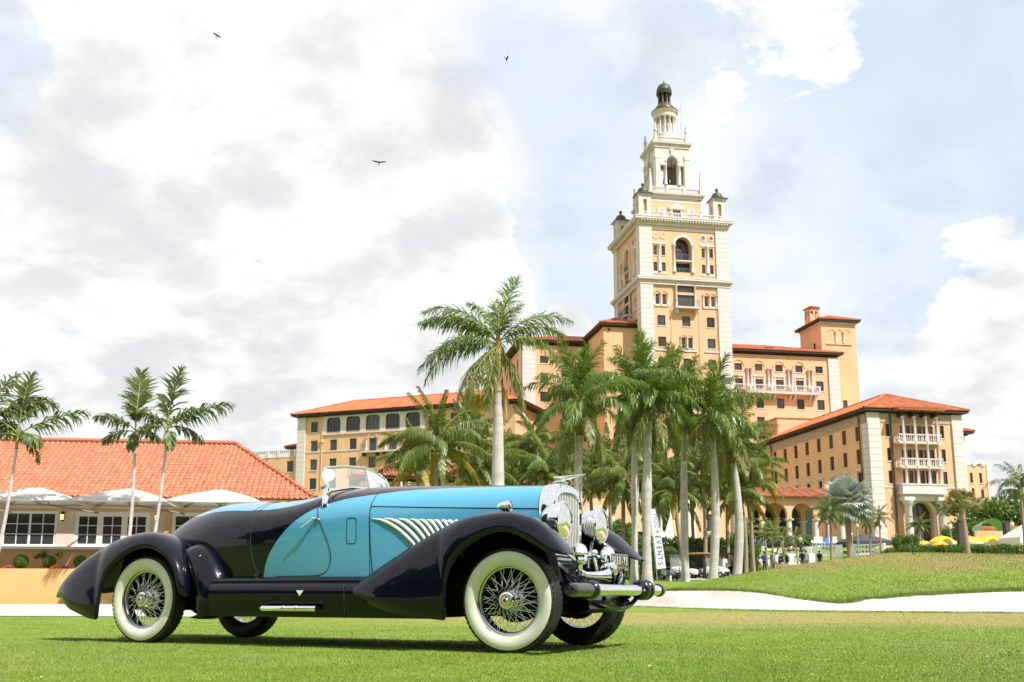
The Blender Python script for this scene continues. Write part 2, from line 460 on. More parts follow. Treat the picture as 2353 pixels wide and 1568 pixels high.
class MB:
    def __init__(s):
        s.v, s.f, s.m = [], [], []

    def add(s, verts, faces, mi=0):
        o = len(s.v)
        s.v.extend([tuple(p) for p in verts])
        for f in faces:
            s.f.append(tuple(i + o for i in f))
            s.m.append(mi)
        return s

    def box(s, x0, x1, y0, y1, z0, z1, mi=0):
        v = [(x, y, z) for z in (z0, z1) for y in (y0, y1) for x in (x0, x1)]
        return s.add(v, [(0, 2, 3, 1), (4, 5, 7, 6), (0, 1, 5, 4), (2, 6, 7, 3), (0, 4, 6, 2), (1, 3, 7, 5)], mi)

    def obox(s, c, ax, ay, az, mi=0):
        c, ax, ay, az = Vector(c), Vector(ax), Vector(ay), Vector(az)
        v = [c + ax * i + ay * j + az * k for k in (-1, 1) for j in (-1, 1) for i in (-1, 1)]
        return s.add(v, [(0, 2, 3, 1), (4, 5, 7, 6), (0, 1, 5, 4), (2, 6, 7, 3), (0, 4, 6, 2), (1, 3, 7, 5)], mi)

    def grid(s, rows, mi=0, closed=False, flip=False):
        n = len(rows[0])
        v = [p for r in rows for p in r]
        f = []
        for i in range(len(rows) - 1):
            for j in range(n if closed else n - 1):
                a, b = i * n + j, i * n + (j + 1) % n
                q = (a, b, b + n, a + n)
                f.append(q[::-1] if flip else q)
        return s.add(v, f, mi)

    def lathe(s, prof, n=16, c=(0, 0, 0), axis='z', mi=0, a0=0.0, a1=2 * pi):
        full = abs(a1 - a0 - 2 * pi) < 1e-6
        k = n if full else n + 1
        rows = []
        for r, h in prof:
            row = []
            for i in range(k):
                a = a0 + (a1 - a0) * i / n
                p = (r * cos(a), r * sin(a), h)
                if axis == 'x':
                    p = (h, r * cos(a), r * sin(a))
                elif axis == 'y':
                    p = (r * cos(a), h, r * sin(a))
                row.append((p[0] + c[0], p[1] + c[1], p[2] + c[2]))
            rows.append(row)
        return s.grid(rows, mi, closed=full)

    def tube(s, pts, r, n=8, mi=0, cap=True, closed=False):
        pts = [Vector(p) for p in pts]
        k = len(pts)
        rr = r if isinstance(r, (list, tuple)) else [r] * k
        rows = []
        up = None
        for i, p in enumerate(pts):
            if closed:
                t = pts[(i + 1) % k] - pts[i - 1]
            else:
                t = pts[min(i + 1, k - 1)] - pts[max(i - 1, 0)]
            if t.length < 1e-9:
                t = Vector((0, 0, 1))
            t.normalize()
            if up is None:
                up = Vector((0, 0, 1)) if abs(t.z) < 0.9 else Vector((1, 0, 0))
            a = t.cross(up)
            if a.length < 1e-6:
                a = t.cross(Vector((0, 1, 0)))
            a.normalize()
            b = a.cross(t).normalized()
            up = b
            rows.append([p + a * (cos(2 * pi * j / n) * rr[i]) + b * (sin(2 * pi * j / n) * rr[i]) for j in range(n)])
        if closed:
            rows.append(rows[0])
        o = len(s.v)
        s.grid(rows, mi, closed=True)
        if cap and not closed:
            s.f.append(tuple(o + j for j in range(n)))
            s.m.append(mi)
            s.f.append(tuple(o + (k - 1) * n + j for j in range(n))[::-1])
            s.m.append(mi)
        return s

    def prism(s, poly, y0, y1, mi=0):
        """polygon in x,z extruded along y"""
        n = len(poly)
        v = [(x, y0, z) for x, z in poly] + [(x, y1, z) for x, z in poly]
        f = [tuple(range(n)), tuple(range(2 * n - 1, n - 1, -1))]
        f += [(i, i + n, (i + 1) % n + n, (i + 1) % n) for i in range(n)]
        return s.add(v, f, mi)

    def prism_z(s, poly, z0, z1, mi=0):
        n = len(poly)
        v = [(x, y, z0) for x, y in poly] + [(x, y, z1) for x, y in poly]
        f = [tuple(range(n))[::-1], tuple(range(n, 2 * n))]
        f += [(i, (i + 1) % n, (i + 1) % n + n, i + n) for i in range(n)]
        return s.add(v, f, mi)

    def sphere(s, c, r, n=10, k=6, mi=0, sq=(1, 1, 1)):
        prof = [(sin(pi * i / k) * 1.0, -cos(pi * i / k)) for i in range(k + 1)]
        o = len(s.v)
        s.lathe([(max(a, 1e-4) * r, h * r) for a, h in prof], n, (0, 0, 0), 'z', mi)
        for i in range(o, len(s.v)):
            p = s.v[i]
            s.v[i] = (p[0] * sq[0] + c[0], p[1] * sq[1] + c[1], p[2] * sq[2] + c[2])
        return s

    def xf(s, mtx, start=0):
        for i in range(start, len(s.v)):
            s.v[i] = tuple(mtx @ Vector(s.v[i]))
        return s

    def mesh(s, name, mats, smooth=False, sharp=None):
        me = bpy.data.meshes.new(name)
        me.from_pydata(s.v, [], s.f)
        for m in (mats if isinstance(mats, (list, tuple)) else [mats]):
            me.materials.append(M[m] if isinstance(m, str) else m)
        if any(s.m):
            me.polygons.foreach_set('material_index', s.m)
        if smooth:
            me.polygons.foreach_set('use_smooth', [True] * len(me.polygons))
            if sharp:
                me.set_sharp_from_angle(angle=radians(sharp))
        me.update()
        return me

    def build(s, name, mats, parent=None, smooth=False, sharp=None, loc=(0, 0, 0), rot=(0, 0, 0)):
        return put(name, s.mesh(name, mats, smooth, sharp), parent, loc, rot)


def put(name, me, parent=None, loc=(0, 0, 0), rot=(0, 0, 0), scale=None):
    o = bpy.data.objects.new(name, me)
    COL.objects.link(o)
    o.location = loc
    o.rotation_euler = rot if isinstance(rot, (tuple, list, Euler)) else (0, 0, rot)
    if scale is not None:
        o.scale = scale if isinstance(scale, (tuple, list)) else (scale,) * 3
    o.parent = parent
    return o


def tag(o, label, cat, group=None):
    o['label'] = label
    o['category'] = cat
    if group:
        o['group'] = group
    return o


def thing(name, label, cat, loc=(0, 0, 0), rotz=0.0, group=None):
    o = put(name, None, None, loc, (0, 0, rotz))
    o.empty_display_size = 0.3
    return tag(o, label, cat, group)


def struct(o):
    o['kind'] = 'structure'
    return o


def stuff(o):
    o['kind'] = 'stuff'
    return o


def lerp(a, b, t):
    return a + (b - a) * t


def table(xs, ys):
    """smooth (monotone-ish cubic) interpolation through control points"""
    xs, ys = list(xs), list(ys)
    n = len(xs)
    d = [(ys[i + 1] - ys[i]) / (xs[i + 1] - xs[i]) for i in range(n - 1)]
    mm = [d[0]] + [(d[i - 1] + d[i]) / 2 if d[i - 1] * d[i] > 0 else 0.0 for i in range(1, n - 1)] + [d[-1]]

    def f(x):
        if x <= xs[0]:
            return ys[0]
        if x >= xs[-1]:
            return ys[-1]
        i = 0
        while x > xs[i + 1]:
            i += 1
        h = xs[i + 1] - xs[i]
        t = (x - xs[i]) / h
        return ((2 * t ** 3 - 3 * t ** 2 + 1) * ys[i] + (t ** 3 - 2 * t ** 2 + t) * h * mm[i]
                + (-2 * t ** 3 + 3 * t ** 2) * ys[i + 1] + (t ** 3 - t ** 2) * h * mm[i + 1])
    return f


def sstep(a, b, x):
    t = min(1.0, max(0.0, (x - a) / (b - a)))
    return t * t * (3 - 2 * t)

# ------------------------------------------------------------------ terrain
yf_t = table([3.0, 4.6, 5.6, 7.0, 9.0, 12.0, 16, 22, 30], [40.0, 36.0, 31.5, 27.6, 26.2, 24.6, 23.4, 22.0, 21.0])      # bunker, near edge
yb_t = table([3.0, 4.4, 6.4, 7.3, 8.1, 8.8, 9.8, 11.4, 14.1, 18, 24, 30], [40.6, 38.6, 34.6, 31.6, 29.4, 28.4, 28.6, 29.0, 29.5, 29.5, 28.5, 27.5])
zb_t = table([-6, 3.0, 4.4, 6.4, 7.3, 8.1, 8.8, 9.8, 11.4, 14.1, 18, 24, 30], [0.0, 0.30, 0.50, 0.58, 0.50, 0.29, 0.21, 0.31, 0.42, 0.53, 0.6, 0.6, 0.5])
zc_t = table([-8, 0, 3, 6.8, 9.8, 13.5, 17.3, 22, 30, 45], [0.0, 0.25, 0.42, 0.56, 1.22, 1.81, 2.22, 2.14, 2.1, 2.0])
b_t = table([30, 46, 60, 75, 90, 102, 112, 130, 160], [0.0, 0.45, 1.12, 1.38, 2.1, 3.4, 4.9, 6.0, 6.2])


def wob(x, y):
    return 0.05 * sin(x * 1.7 + y * 0.6) + 0.04 * sin(x * 3.1 - 1.3 * y) + 0.03 * sin(2.3 * x + 4.1)


def edge_f(x):
    return yf_t(x) + 2.0 * wob(x, 2)


def edge_b(x):
    return yb_t(x) + 2.2 * wob(x * 1.3, 9) + 0.10 * sin(x * 5.3) + 0.07 * sin(x * 9.1 + 1)


def gz(x, y):
    if y < 15:
        return 0.0
    side = sstep(-9, 2, x)
    b = b_t(y) * side
    if x < 2.0 or x > 34:
        base = b * sstep(30, 48, y)
        if x > 34:
            base = max(base, zc_t(x) * sstep(26, 45, y) * (1 - sstep(60, 85, y)))
        return base
    yf, yb = edge_f(x), edge_b(x)
    fade = sstep(2.0, 4.0, x) * (1 - sstep(30, 34, x))
    zb, zc = zb_t(x), zc_t(x)
    if y < yf:
        z = 0.0
    elif y < yb:
        t = (y - yf) / (yb - yf)
        z = zb * (0.35 * t + 0.65 * t ** 2.2)
    elif y < 46:
        t = (y - yb) / (46 - yb)
        z = zb + (zc - zb) * (1.35 * t - 0.35 * t * t if zc > zb else t)
        z = max(z, 0)
    else:
        t = sstep(46, 60, y)
        z = lerp(zc, b_t(max(y, 58)), t)
    return lerp(b * sstep(30, 48, y), z, fade)


def in_bunker(x, y):
    return 3.2 < x < 29 and edge_f(x) < y < edge_b(x)


def grass_colour(nt, dark=1.0):
    """turf colour by place: green, with drier straw-coloured areas"""
    N, L = nt.nodes, nt.links
    g = N.new('ShaderNodeNewGeometry')

    def noise(scale, detail, rough=0.6, stretch=(1, 1, 1)):
        mp = N.new('ShaderNodeMapping')
        mp.inputs['Scale'].default_value = stretch
        L.new(g.outputs['Position'], mp.inputs[0])
        n = N.new('ShaderNodeTexNoise')
        n.inputs['Scale'].default_value = scale
        n.inputs['Detail'].default_value = detail
        n.inputs['Roughness'].default_value = rough
        L.new(mp.outputs[0], n.inputs['Vector'])
        return n.outputs[0]

    def math_(op, a, b=None, cl=False):
        n = N.new('ShaderNodeMath')
        n.operation = op
        n.use_clamp = cl
        for i, x in enumerate((a, b)):
            if x is None:
                continue
            if isinstance(x, (int, float)):
                n.inputs[i].default_value = x
            else:
                L.new(x, n.inputs[i])
        return n.outputs[0]

    def rng(v, a, b, c=0.0, d=1.0):
        n = N.new('ShaderNodeMapRange')
        n.interpolation_type = 'SMOOTHSTEP'
        L.new(v, n.inputs[0])
        for i, x in enumerate((a, b, c, d)):
            n.inputs[i + 1].default_value = x
        return n.outputs[0]

    def mix(f, a, b):
        n = N.new('ShaderNodeMix')
        n.data_type = 'RGBA'
        L.new(f, n.inputs[0])
        for k, x in ((6, a), (7, b)):
            if isinstance(x, tuple):
                n.inputs[k].default_value = (*[q * dark for q in x], 1)
            else:
                L.new(x, n.inputs[k])
        return n.outputs[2]
    sp = N.new('ShaderNodeSeparateXYZ')
    L.new(g.outputs['Position'], sp.inputs[0])
    col = mix(rng(noise(1.1, 8, 0.65), 0.35, 0.65), (0.138, 0.216, 0.026), (0.176, 0.262, 0.038))
    col = mix(rng(noise(0.35, 5), 0.45, 0.7), col, (0.185, 0.235, 0.055))
    # dry turf in front of the bunker and on the shoulder of the mound
    yw = math_('ADD', sp.outputs[1], math_('MULTIPLY', math_('SUBTRACT', noise(0.3, 4), 0.5), 9.0))
    band = math_('MULTIPLY', rng(yw, 13.5, 17.5), rng(yw, 23.0, 28.0, 1.0, 0.0))
    band = math_('MULTIPLY', band, rng(sp.outputs[0], -5.0, 1.5))
    col = mix(math_('MULTIPLY', band, 0.78), col, (0.32, 0.262, 0.105))
    zw = math_('ADD', sp.outputs[2], math_('MULTIPLY', math_('SUBTRACT', noise(0.22, 5, 0.7), 0.5), 2.2))
    mound = math_('MULTIPLY', rng(zw, 1.1, 1.6), rng(zw, 1.95, 2.5, 1.0, 0.0))
    mound = math_('MULTIPLY', mound, rng(sp.outputs[1], 26, 30))
    col = mix(math_('MULTIPLY', mound, 0.68), col, (0.27, 0.20, 0.085))
    straw = rng(noise(2.6, 9, 0.75), 0.56, 0.72)
    col = mix(math_('MULTIPLY', straw, rng(sp.outputs[1], 20, 30, 0.12, 0.4)), col, (0.26, 0.215, 0.085))
    return col


gm, gnt, gb = principled('turf')
gnt.links.new(grass_colour(gnt, 1.05), gb.inputs['Base Color'])
setin(gb, Roughness=0.9)
gb.inputs['Specular IOR Level'].default_value = 0.15
nb = gnt.nodes.new('ShaderNodeTexNoise')
nb.inputs['Scale'].default_value = 38
nb.inputs['Detail'].default_value = 8
ggeo = gnt.nodes.new('ShaderNodeNewGeometry')
gnt.links.new(ggeo.outputs['Position'], nb.inputs['Vector'])
bp = gnt.nodes.new('ShaderNodeBump')
bp.inputs['Strength'].default_value = 0.9
bp.inputs['Distance'].default_value = 0.03
gnt.links.new(nb.outputs[0], bp.inputs['Height'])
gnt.links.new(bp.outputs[0], gb.inputs['Normal'])
M['turf'] = gm

bm_, bnt, bb = principled('grass_blades')
bnt.links.new(grass_colour(bnt, 1.05), bb.inputs['Base Color'])
setin(bb, Roughness=0.55)
bb.inputs['Specular IOR Level'].default_value = 0.3
M['blade'] = bm_

xs = sorted(set([-3000, -1200, -500, -200, -100, -60, -40] + [round(-30 + i * 1.5, 2) for i in range(20)]
                + [round(0 + i * 0.25, 3) for i in range(0, 76)] + [round(19 + i * 0.8, 2) for i in range(0, 30)]
                + [50, 65, 90, 140, 250, 600, 1500, 3000]))
ys = sorted(set([-3000, -800, -200, -60, -20, 0] + [round(3 + i * 1.5, 2) for i in range(12)]
                + [round(21 + i * 0.25, 3) for i in range(0, 84)] + [round(42 + i * 1.2, 2) for i in range(0, 18)]
                + [66, 70, 75, 80, 85, 90, 95, 100, 105, 110, 115, 120, 130, 140, 160, 200, 300, 600, 1500, 3000]))
mb = MB()
mb.grid([[(x, y, gz(x, y) - (0.14 if in_bunker(x, y) else 0.0)) for x in xs] for y in ys])
lawn = struct(mb.build('lawn', 'turf', smooth=True))

# sand of the bunker: one sheet, tucked under the turf lip at its back edge
mb = MB()
rows = []
bxs = [3.2 + i * 0.2 for i in range(130)]
for k in range(15):
    t = k / 14
    row = []
    for x in bxs:
        a, b = edge_f(x) - 0.10, edge_b(x) + 0.22
        y = lerp(a, b, t)
        z = gz(x, min(max(y, edge_f(x)), edge_b(x) - 0.02)) + 0.006 + (0.025 * sin(x * 2.1 + t * 5) * sin(t * pi))
        if t == 1:
            z -= 0.06
        row.append((x, y, max(z, 0.004)))
    rows.append(row)
mb.grid(rows)
struct(mb.build('sand_bunker', 'sand', smooth=True))

# pale pavement in front of the clubhouse and the cart path under the palms
mb = MB()
px = [-60, -40, -25, -18, -12, -8, -5.5, -4.2]
mb.grid([[(x, y0 + (y1 - y0) * k / 4, 0.012) for x, y0, y1 in
          zip(px, [21.6, 21.8, 21.9, 21.9, 21.7, 21.0, 20.6, 22.0], [44.9 + 0] * 6 + [40, 30])] for k in range(5)])
struct(mb.build('pavement', 'concrete'))
mb = MB()
ptx = [(-4, 56, 58.5), (2, 60, 63), (6, 63.5, 67.5), (9, 67, 72.5), (12, 70, 76.5), (16, 76, 84), (22, 84, 92), (28, 92, 100)]
rows = []
for k in range(7):
    rows.append([(x, lerp(a, b, k / 6), gz(x, lerp(a, b, k / 6)) + 0.05) for x, a, b in ptx])
mb.grid(rows)
struct(mb.build('cart_path', 'concrete', smooth=True))


# turf blades: dense and short in front, longer and ragged on the mound and the bunker lip
def blades(rng, x, y, z, h, w, lean):
    n = len(x)
    a = rng.uniform(0, 2 * pi, n)
    la = rng.uniform(0, 2 * pi, n)
    ll = rng.uniform(0, 1, n) * lean * h
    v = np.empty((n, 3, 3), dtype=np.float32)
    v[:, 0, 0] = x - np.cos(a) * w
    v[:, 0, 1] = y - np.sin(a) * w
    v[:, 0, 2] = z - 0.004
    v[:, 1, 0] = x + np.cos(a) * w
    v[:, 1, 1] = y + np.sin(a) * w
    v[:, 1, 2] = z - 0.004
    v[:, 2, 0] = x + np.cos(la) * ll
    v[:, 2, 1] = y + np.sin(la) * ll
    v[:, 2, 2] = z + h
    return v


rng = np.random.default_rng(3)
parts = []
# foreground: constant density on screen, so more per metre nearby
n = 330000
u = rng.uniform(0, 1, n)
y = 1.0 / (1 / 5.0 + u * (1 / 28.0 - 1 / 5.0))
x = (rng.uniform(-0.53, 0.53, n)) * (y + 0.5)
h = rng.uniform(0.004, 0.012, n) * (1 + 0.02 * y)
clear = np.array([not (3.0 < a < 29 and b > edge_f(a) - 0.05) for a, b in zip(x, y)]) & ~((x < -4.2) & (y > 21.3))
x, y, h = x[clear], y[clear], h[clear]
parts.append(blades(rng, x, y, np.zeros(len(x)), h, 0.0016 + 0.00028 * y, 1.1))
# ragged tufts along the near rim of the sand and hanging over its back lip
n = 9000
x = rng.uniform(3.4, 16, n)
y = np.array([edge_f(q) for q in x]) + rng.normal(-0.08, 0.10, n)
parts.append(blades(rng, x, y, np.full(n, 0.0), rng.uniform(0.02, 0.06, n), np.full(n, 0.008), 1.2))
n = 16000
x = rng.uniform(3.4, 18, n)
yb0 = np.array([edge_b(q) for q in x])
y = yb0 + rng.normal(0.02, 0.09, n)
z = np.array([gz(a, b + 0.03) for a, b in zip(x, yb0)]) - np.maximum(0, yb0 - y) * 0.5
parts.append(blades(rng, x, y, z, rng.uniform(0.04, 0.13, n), np.full(n, 0.010), 1.3))
# mound face and lip
n = 120000
x = rng.uniform(3.3, 30, n)
y = rng.uniform(0, 1, n) ** 1.5
yb_ = np.array([edge_b(q) for q in x])
y = yb_ - 0.12 + y * (47.5 - yb_)
keep = (np.abs(x) < 0.55 * y)
x, y, yb_ = x[keep], y[keep], yb_[keep]
z = np.array([gz(a, max(b, c + 0.02)) for a, b, c in zip(x, y, yb_)])
h = rng.uniform(0.015, 0.05, len(x)) * np.where(y < yb_ + 0.5, 1.5, 1.0)
parts.append(blades(rng, x, y, z, h, np.full(len(x), 0.011), 1.0))
v = np.concatenate(parts).reshape(-1, 3)
me = bpy.data.meshes.new('grass')
nt_ = len(v) // 3
me.vertices.add(len(v))
me.vertices.foreach_set('co', v.ravel())
me.loops.add(len(v))
me.loops.foreach_set('vertex_index', np.arange(len(v), dtype=np.int32))
me.polygons.add(nt_)
me.polygons.foreach_set('loop_start', np.arange(0, len(v), 3, dtype=np.int32))
me.materials.append(M['blade'])
me.update()
me.validate()
gr = tag(stuff(put('grass', me)), 'short green turf with drier straw patches around the car', 'grass')

# ------------------------------------------------------------------ the roadster
FWD = Vector((0.893, -0.449, 0)).normalized()
CAR_ROT = atan2(FWD.y, FWD.x)
# car frame: +x forward, +y to the far side, z up; near side is y < 0
car = thing('roadster', 'light blue and navy 1930s open roadster with whitewall tyres parked on the lawn', 'car',
            (0.316, 8.945, 0.0), CAR_ROT)


def carpart(mb, name, mats, parent=None, smooth=True, sharp=40):
    return mb.build(name, mats, parent or car, smooth, sharp)


# ---- body: half sections from sill (t=0) to crown line (t=1)
BU = [-4.62, -4.45, -4.25, -4.1, -3.95, -3.8, -3.6, -3.3, -3.0, -2.6, -2.3, -2.1, -1.9, -1.6, -1.42, -1.0, -0.5, 0.0, 0.06]
zt_f = table(BU, [0.66, 0.82, 1.00, 1.125, 1.205, 1.265, 1.31, 1.345, 1.345, 1.335, 1.355, 1.39, 1.415, 1.425, 1.422, 1.41, 1.392, 1.372, 1.370])
wm_f = table([-4.62, -4.4, -4.1, -3.8, -3.4, -3.0, -2.6, -2.2, -1.8, -1.42, -1.0, -0.5, 0.06],
             [0.05, 0.20, 0.36, 0.47, 0.575, 0.635, 0.675, 0.69, 0.675, 0.63, 0.54, 0.435, 0.315])
zs_f = table([-4.62, -4.2, -3.8, -3.3, -2.6, -2.0, -1.42, -0.7, 0.06], [0.60, 0.75, 0.84, 0.92, 0.98, 1.05, 1.10, 1.10, 1.08])
ex_f = table([-4.62, -3.5, -2.6, -1.9, -1.42, -0.5, 0.06], [2.0, 2.15, 2.3, 2.3, 2.35, 2.55, 2.7])
SILL = 0.595


def sect(u, t):
    """t in 0..1 -> (half width, z)"""
    zt, wm, zs, e = zt_f(u), wm_f(u), zs_f(u), ex_f(u)
    zs = min(zs, zt - 0.04)
    sill = min(SILL, zs - 0.02)
    if t < 0.4:
        k = t / 0.4
        z = lerp(sill, zs, k)
        w = wm * (0.955 + 0.045 * sin(k * pi / 2))
        return w, z
    a = (t - 0.4) / 0.6 * pi / 2
    w = wm * max(cos(a), 0.0) ** (2 / e)
    z = zs + (zt - zs) * sin(a) ** (2 / e)
    return w, z


def t_at_z(u, z):
    lo, hi = 0.0, 1.0
    for _ in range(26):
        m_ = (lo + hi) / 2
        if sect(u, m_)[1] < z:
            lo = m_
        else:
            hi = m_
    return (lo + hi) / 2


def t_at_w(u, w):
    lo, hi = 0.4, 1.0
    for _ in range(26):
        m_ = (lo + hi) / 2
        if sect(u, m_)[0] > w:
            lo = m_
        else:
            hi = m_
    return (lo + hi) / 2


sweep_f = table([-2.545, -2.535, -2.515, -2.43, -2.314, -2.167, -2.02, -1.873, -1.727, -1.42, -1.2, -0.6, 0.06],
                [0.60, 0.64, 0.714, 0.858, 0.989, 1.107, 1.192, 1.242, 1.277, 1.318, 1.345, 1.362, 1.352])
deck_f = table([-3.95, -3.8, -3.61, -3.44, -3.185, -2.85, -2.53, -2.3, -2.146, -1.996],
               [1.205, 1.205, 1.205, 1.228, 1.238, 1.223, 1.224, 1.25, 1.281, 1.330])
hoodline_f = table([-1.42, -0.77, 0.06], [1.200, 1.175, 1.150])


def strip(u0, u1, ta, tb, nu, nt, name, mats, sides=(1, -1), offs=0.0):
    """loft patch between two t-curves; one object for both sides when it reaches the crown"""
    res = []
    for sgn in sides:
        mb = MB()
        rows = []
        for i in range(nu + 1):
            u = lerp(u0, u1, i / nu)
            a, b = ta(u), tb(u)
            row = []
            for j in range(nt + 1):
                w, z = sect(u, lerp(a, b, j / nt))
                row.append((u, -sgn * (w + offs), z))
            rows.append(row)
        mb.grid(rows, flip=(sgn < 0))
        res.append(carpart(mb, name, mats))
    return res


def crown(u0, u1, ta, nu, nt, name, mats):
    """patch that goes over the top from side to side"""
    mb = MB()
    rows = []
    for i in range(nu + 1):
        u = lerp(u0, u1, i / nu)
        a = ta(u)
        h = [sect(u, lerp(a, 1.0, j / nt)) for j in range(nt + 1)]
        rows.append([(u, -w, z) for w, z in h] + [(u, w, z) for w, z in h[-2::-1]])
    mb.grid(rows)
    return carpart(mb, name, mats)


zero = lambda u: 0.0
one = lambda u: 1.0
tsweep = lambda u: t_at_z(u, sweep_f(u))
tdeck = lambda u: t_at_z(u, min(deck_f(u), zt_f(u) - 0.004))
thood = lambda u: t_at_z(u, hoodline_f(u))
# navy tail and flanks
crown(-4.62, -3.95, zero, 12, 16, 'tail', 'navy')
strip(-3.95, -2.545, zero, tdeck, 26, 18, 'rear_quarter_panel', 'navy')
strip(-2.545, -1.996, tsweep, tdeck, 22, 10, 'door_upper_panel', 'navy')
crown(-1.996, -1.30, tsweep, 14, 10, 'scuttle', 'navy')
crown(-1.30, 0.06, tsweep, 18, 6, 'bonnet_spine', 'navy')
# blue parts
strip(-2.545, -1.423, zero, tsweep, 34, 12, 'side_panel', 'blue')
strip(-1.417, 0.06, zero, thood, 20, 10, 'bonnet_side', 'blue')
strip(-1.417, 0.06, lambda u: t_at_z(u, hoodline_f(u) + 0.006), tsweep, 20, 10, 'bonnet_top', 'blue')
crown(-3.95, -2.86, tdeck, 20, 8, 'rear_deck', 'blue')
strip(-2.86, -1.996, tdeck, lambda u: t_at_w(u, 0.29), 16, 8, 'cockpit_rim', 'blue')
# cockpit interior
mb = MB()
mb.box(-2.86, -2.0, -0.56, 0.56, 0.70, 0.74)
mb.box(-2.90, -2.80, -0.46, 0.46, 0.74, 1.20)
mb.box(-2.02, -1.99, -0.46, 0.46, 0.74, 1.25)
carpart(mb, 'cockpit_lining', 'leather', smooth=False)
mb = MB()
mb.tube([(-2.70, y, 0.94 + 0.16 * (1 - abs(y) / 0.5 * 0.4)) for y in (-0.45, -0.3, 0, 0.3, 0.45)], 0.09, 10)
mb.box(-2.70, -2.25, -0.48, 0.48, 0.78, 0.92)
carpart(mb, 'seat', 'leather')
mb = MB()
ring = [(-2.2 + 0.05 * cos(a), 0.28 + 0.20 * sin(a), 1.12 + 0.19 * cos(a)) for a in [2 * pi * i / 24 for i in range(24)]]
mb.tube(ring, 0.013, 6, closed=True)
mb.tube([(-2.2, 0.28, 1.12), (-1.98, 0.28, 1.05)], 0.015, 6)
for a in (0.5, 2.6, 4.7):
    mb.tube([(-2.2, 0.28, 1.12), (-2.2 + 0.05 * cos(a), 0.28 + 0.20 * sin(a), 1.12 + 0.19 * cos(a))], 0.008, 5)
carpart(mb, 'steering_wheel', 'black')

# ---- panel gaps, drawn as thin dark cords let into the skin


def on_skin(u, z, off=0.001, side=1):
    w, _ = sect(u, t_at_z(u, z))
    return (u, -side * (w + off), z)


for side in (1, -1):
    mb = MB()
    mb.tube([on_skin(u, hoodline_f(u) + 0.003, 0.000, side) for u in np.linspace(-1.415, 0.05, 24)], 0.005, 5)
    carpart(mb, 'bonnet_gap', 'seam')
    mb = MB()
    cz = list(np.linspace(0.61, 1.30, 22))
    mb.tube([on_skin(-1.42 + 0.03 * (1 - (z - 0.6) / 0.7) ** 2, z, 0.0, side) for z in cz], 0.0045, 5)
    carpart(mb, 'scuttle_gap', 'seam')
    mb = MB()
    dl = [(-1.995, 1.30), (-1.985, 1.235), (-1.93, 1.12), (-1.86, 0.98), (-1.81, 0.86), (-1.795, 0.77), (-1.82, 0.68), (-1.88, 0.63), (-2.0, 0.612), (-2.4, 0.61)]
    fu = table(range(len(dl)), [p[0] for p in dl])
    fz = table(range(len(dl)), [p[1] for p in dl])
    mb.tube([on_skin(fu(i / 4), fz(i / 4), 0.0, side) for i in range(4 * (len(dl) - 1) + 1)], 0.0045, 5)
    carpart(mb, 'door_gap', 'seam')
    mb = MB()
    rl = [(-2.70, 1.225), (-2.70, 1.0), (-2.69, 0.86), (-2.655, 0.72), (-2.60, 0.62)]
    fu = table(range(len(rl)), [p[0] for p in rl])
    fz = table(range(len(rl)), [p[1] for p in rl])
    mb.tube([on_skin(fu(i / 4), fz(i / 4), 0.0, side) for i in range(4 * (len(rl) - 1) + 1)], 0.004, 5)
    carpart(mb, 'door_rear_gap', 'seam')
    # ventilator flap outline
    mb = MB()
    u0, u1, z0, z1, r = -1.635, -1.545, 0.885, 1.105, 0.02
    loop = []
    for cx_, cz_, a0 in ((u1 - r, z1 - r, 0), (u0 + r, z1 - r, 90), (u0 + r, z0 + r, 180), (u1 - r, z0 + r, 270)):
        for k in range(4):
            a = radians(a0 + 30 * k)
            loop.append(on_skin(cx_ + r * cos(a), cz_ + r * sin(a), 0.0, side))
    mb.tube(loop, 0.0035, 5, closed=True)
    carpart(mb, 'vent_flap_gap', 'seam')
# hood straps over the rear deck
for uu in (-2.80, -2.74):
    mb = MB()
    ts = np.linspace(tdeck(uu), 1, 8)
    h = [sect(uu, t) for t in ts]
    path = [(-w - 0.004, z + 0.003) for w, z in h] + [(w + 0.004, z + 0.003) for w, z in h[-2::-1]]
    mb.grid([[(uu - 0.011, a, b) for a, b in path], [(uu + 0.011, a, b + 0.002) for a, b in path]])
    carpart(mb, 'deck_strip', 'chrome')

# ---- curved bonnet louvres
LT = [(-1.392, 1.095), (-1.282, 1.096), (-1.155, 1.090), (-1.052, 1.085), (-0.973, 1.081), (-0.902, 1.077), (-0.842, 1.074), (-0.777, 1.071), (-0.721, 1.068), (-0.663, 1.065), (-0.604, 1.062), (-0.548, 1.059), (-0.500, 1.057)]
LB = [(-1.000, 0.855), (-0.955, 0.875), (-0.910, 0.900), (-0.868, 0.920), (-0.830, 0.940), (-0.790, 0.958), (-0.745, 0.972), (-0.700, 0.988), (-0.658, 1.008), (-0.616, 1.024), (-0.572, 1.035), (-0.532, 1.045), (-0.490, 1.052)]
for side in (1, -1):
    for (u0, z0), (u1, z1) in zip(LT, LB):
        pts, rad = [], []
        for k in range(9):
            t = k / 8
            # leaves nearly level, then bends down
            u = lerp(u0, u1, t ** 0.82)
            z = lerp(z0, z1, t ** 1.55)
            pts.append(on_skin(u, z, 0.004, side))
            rad.append((0.005 + 0.0115 * min(1, t * 4)) * (1.0 if t < 0.95 else 0.7))
        mb = MB()
        mb.tube(pts, rad, 8)
        carpart(mb, 'bonnet_louvre', 'louvre')


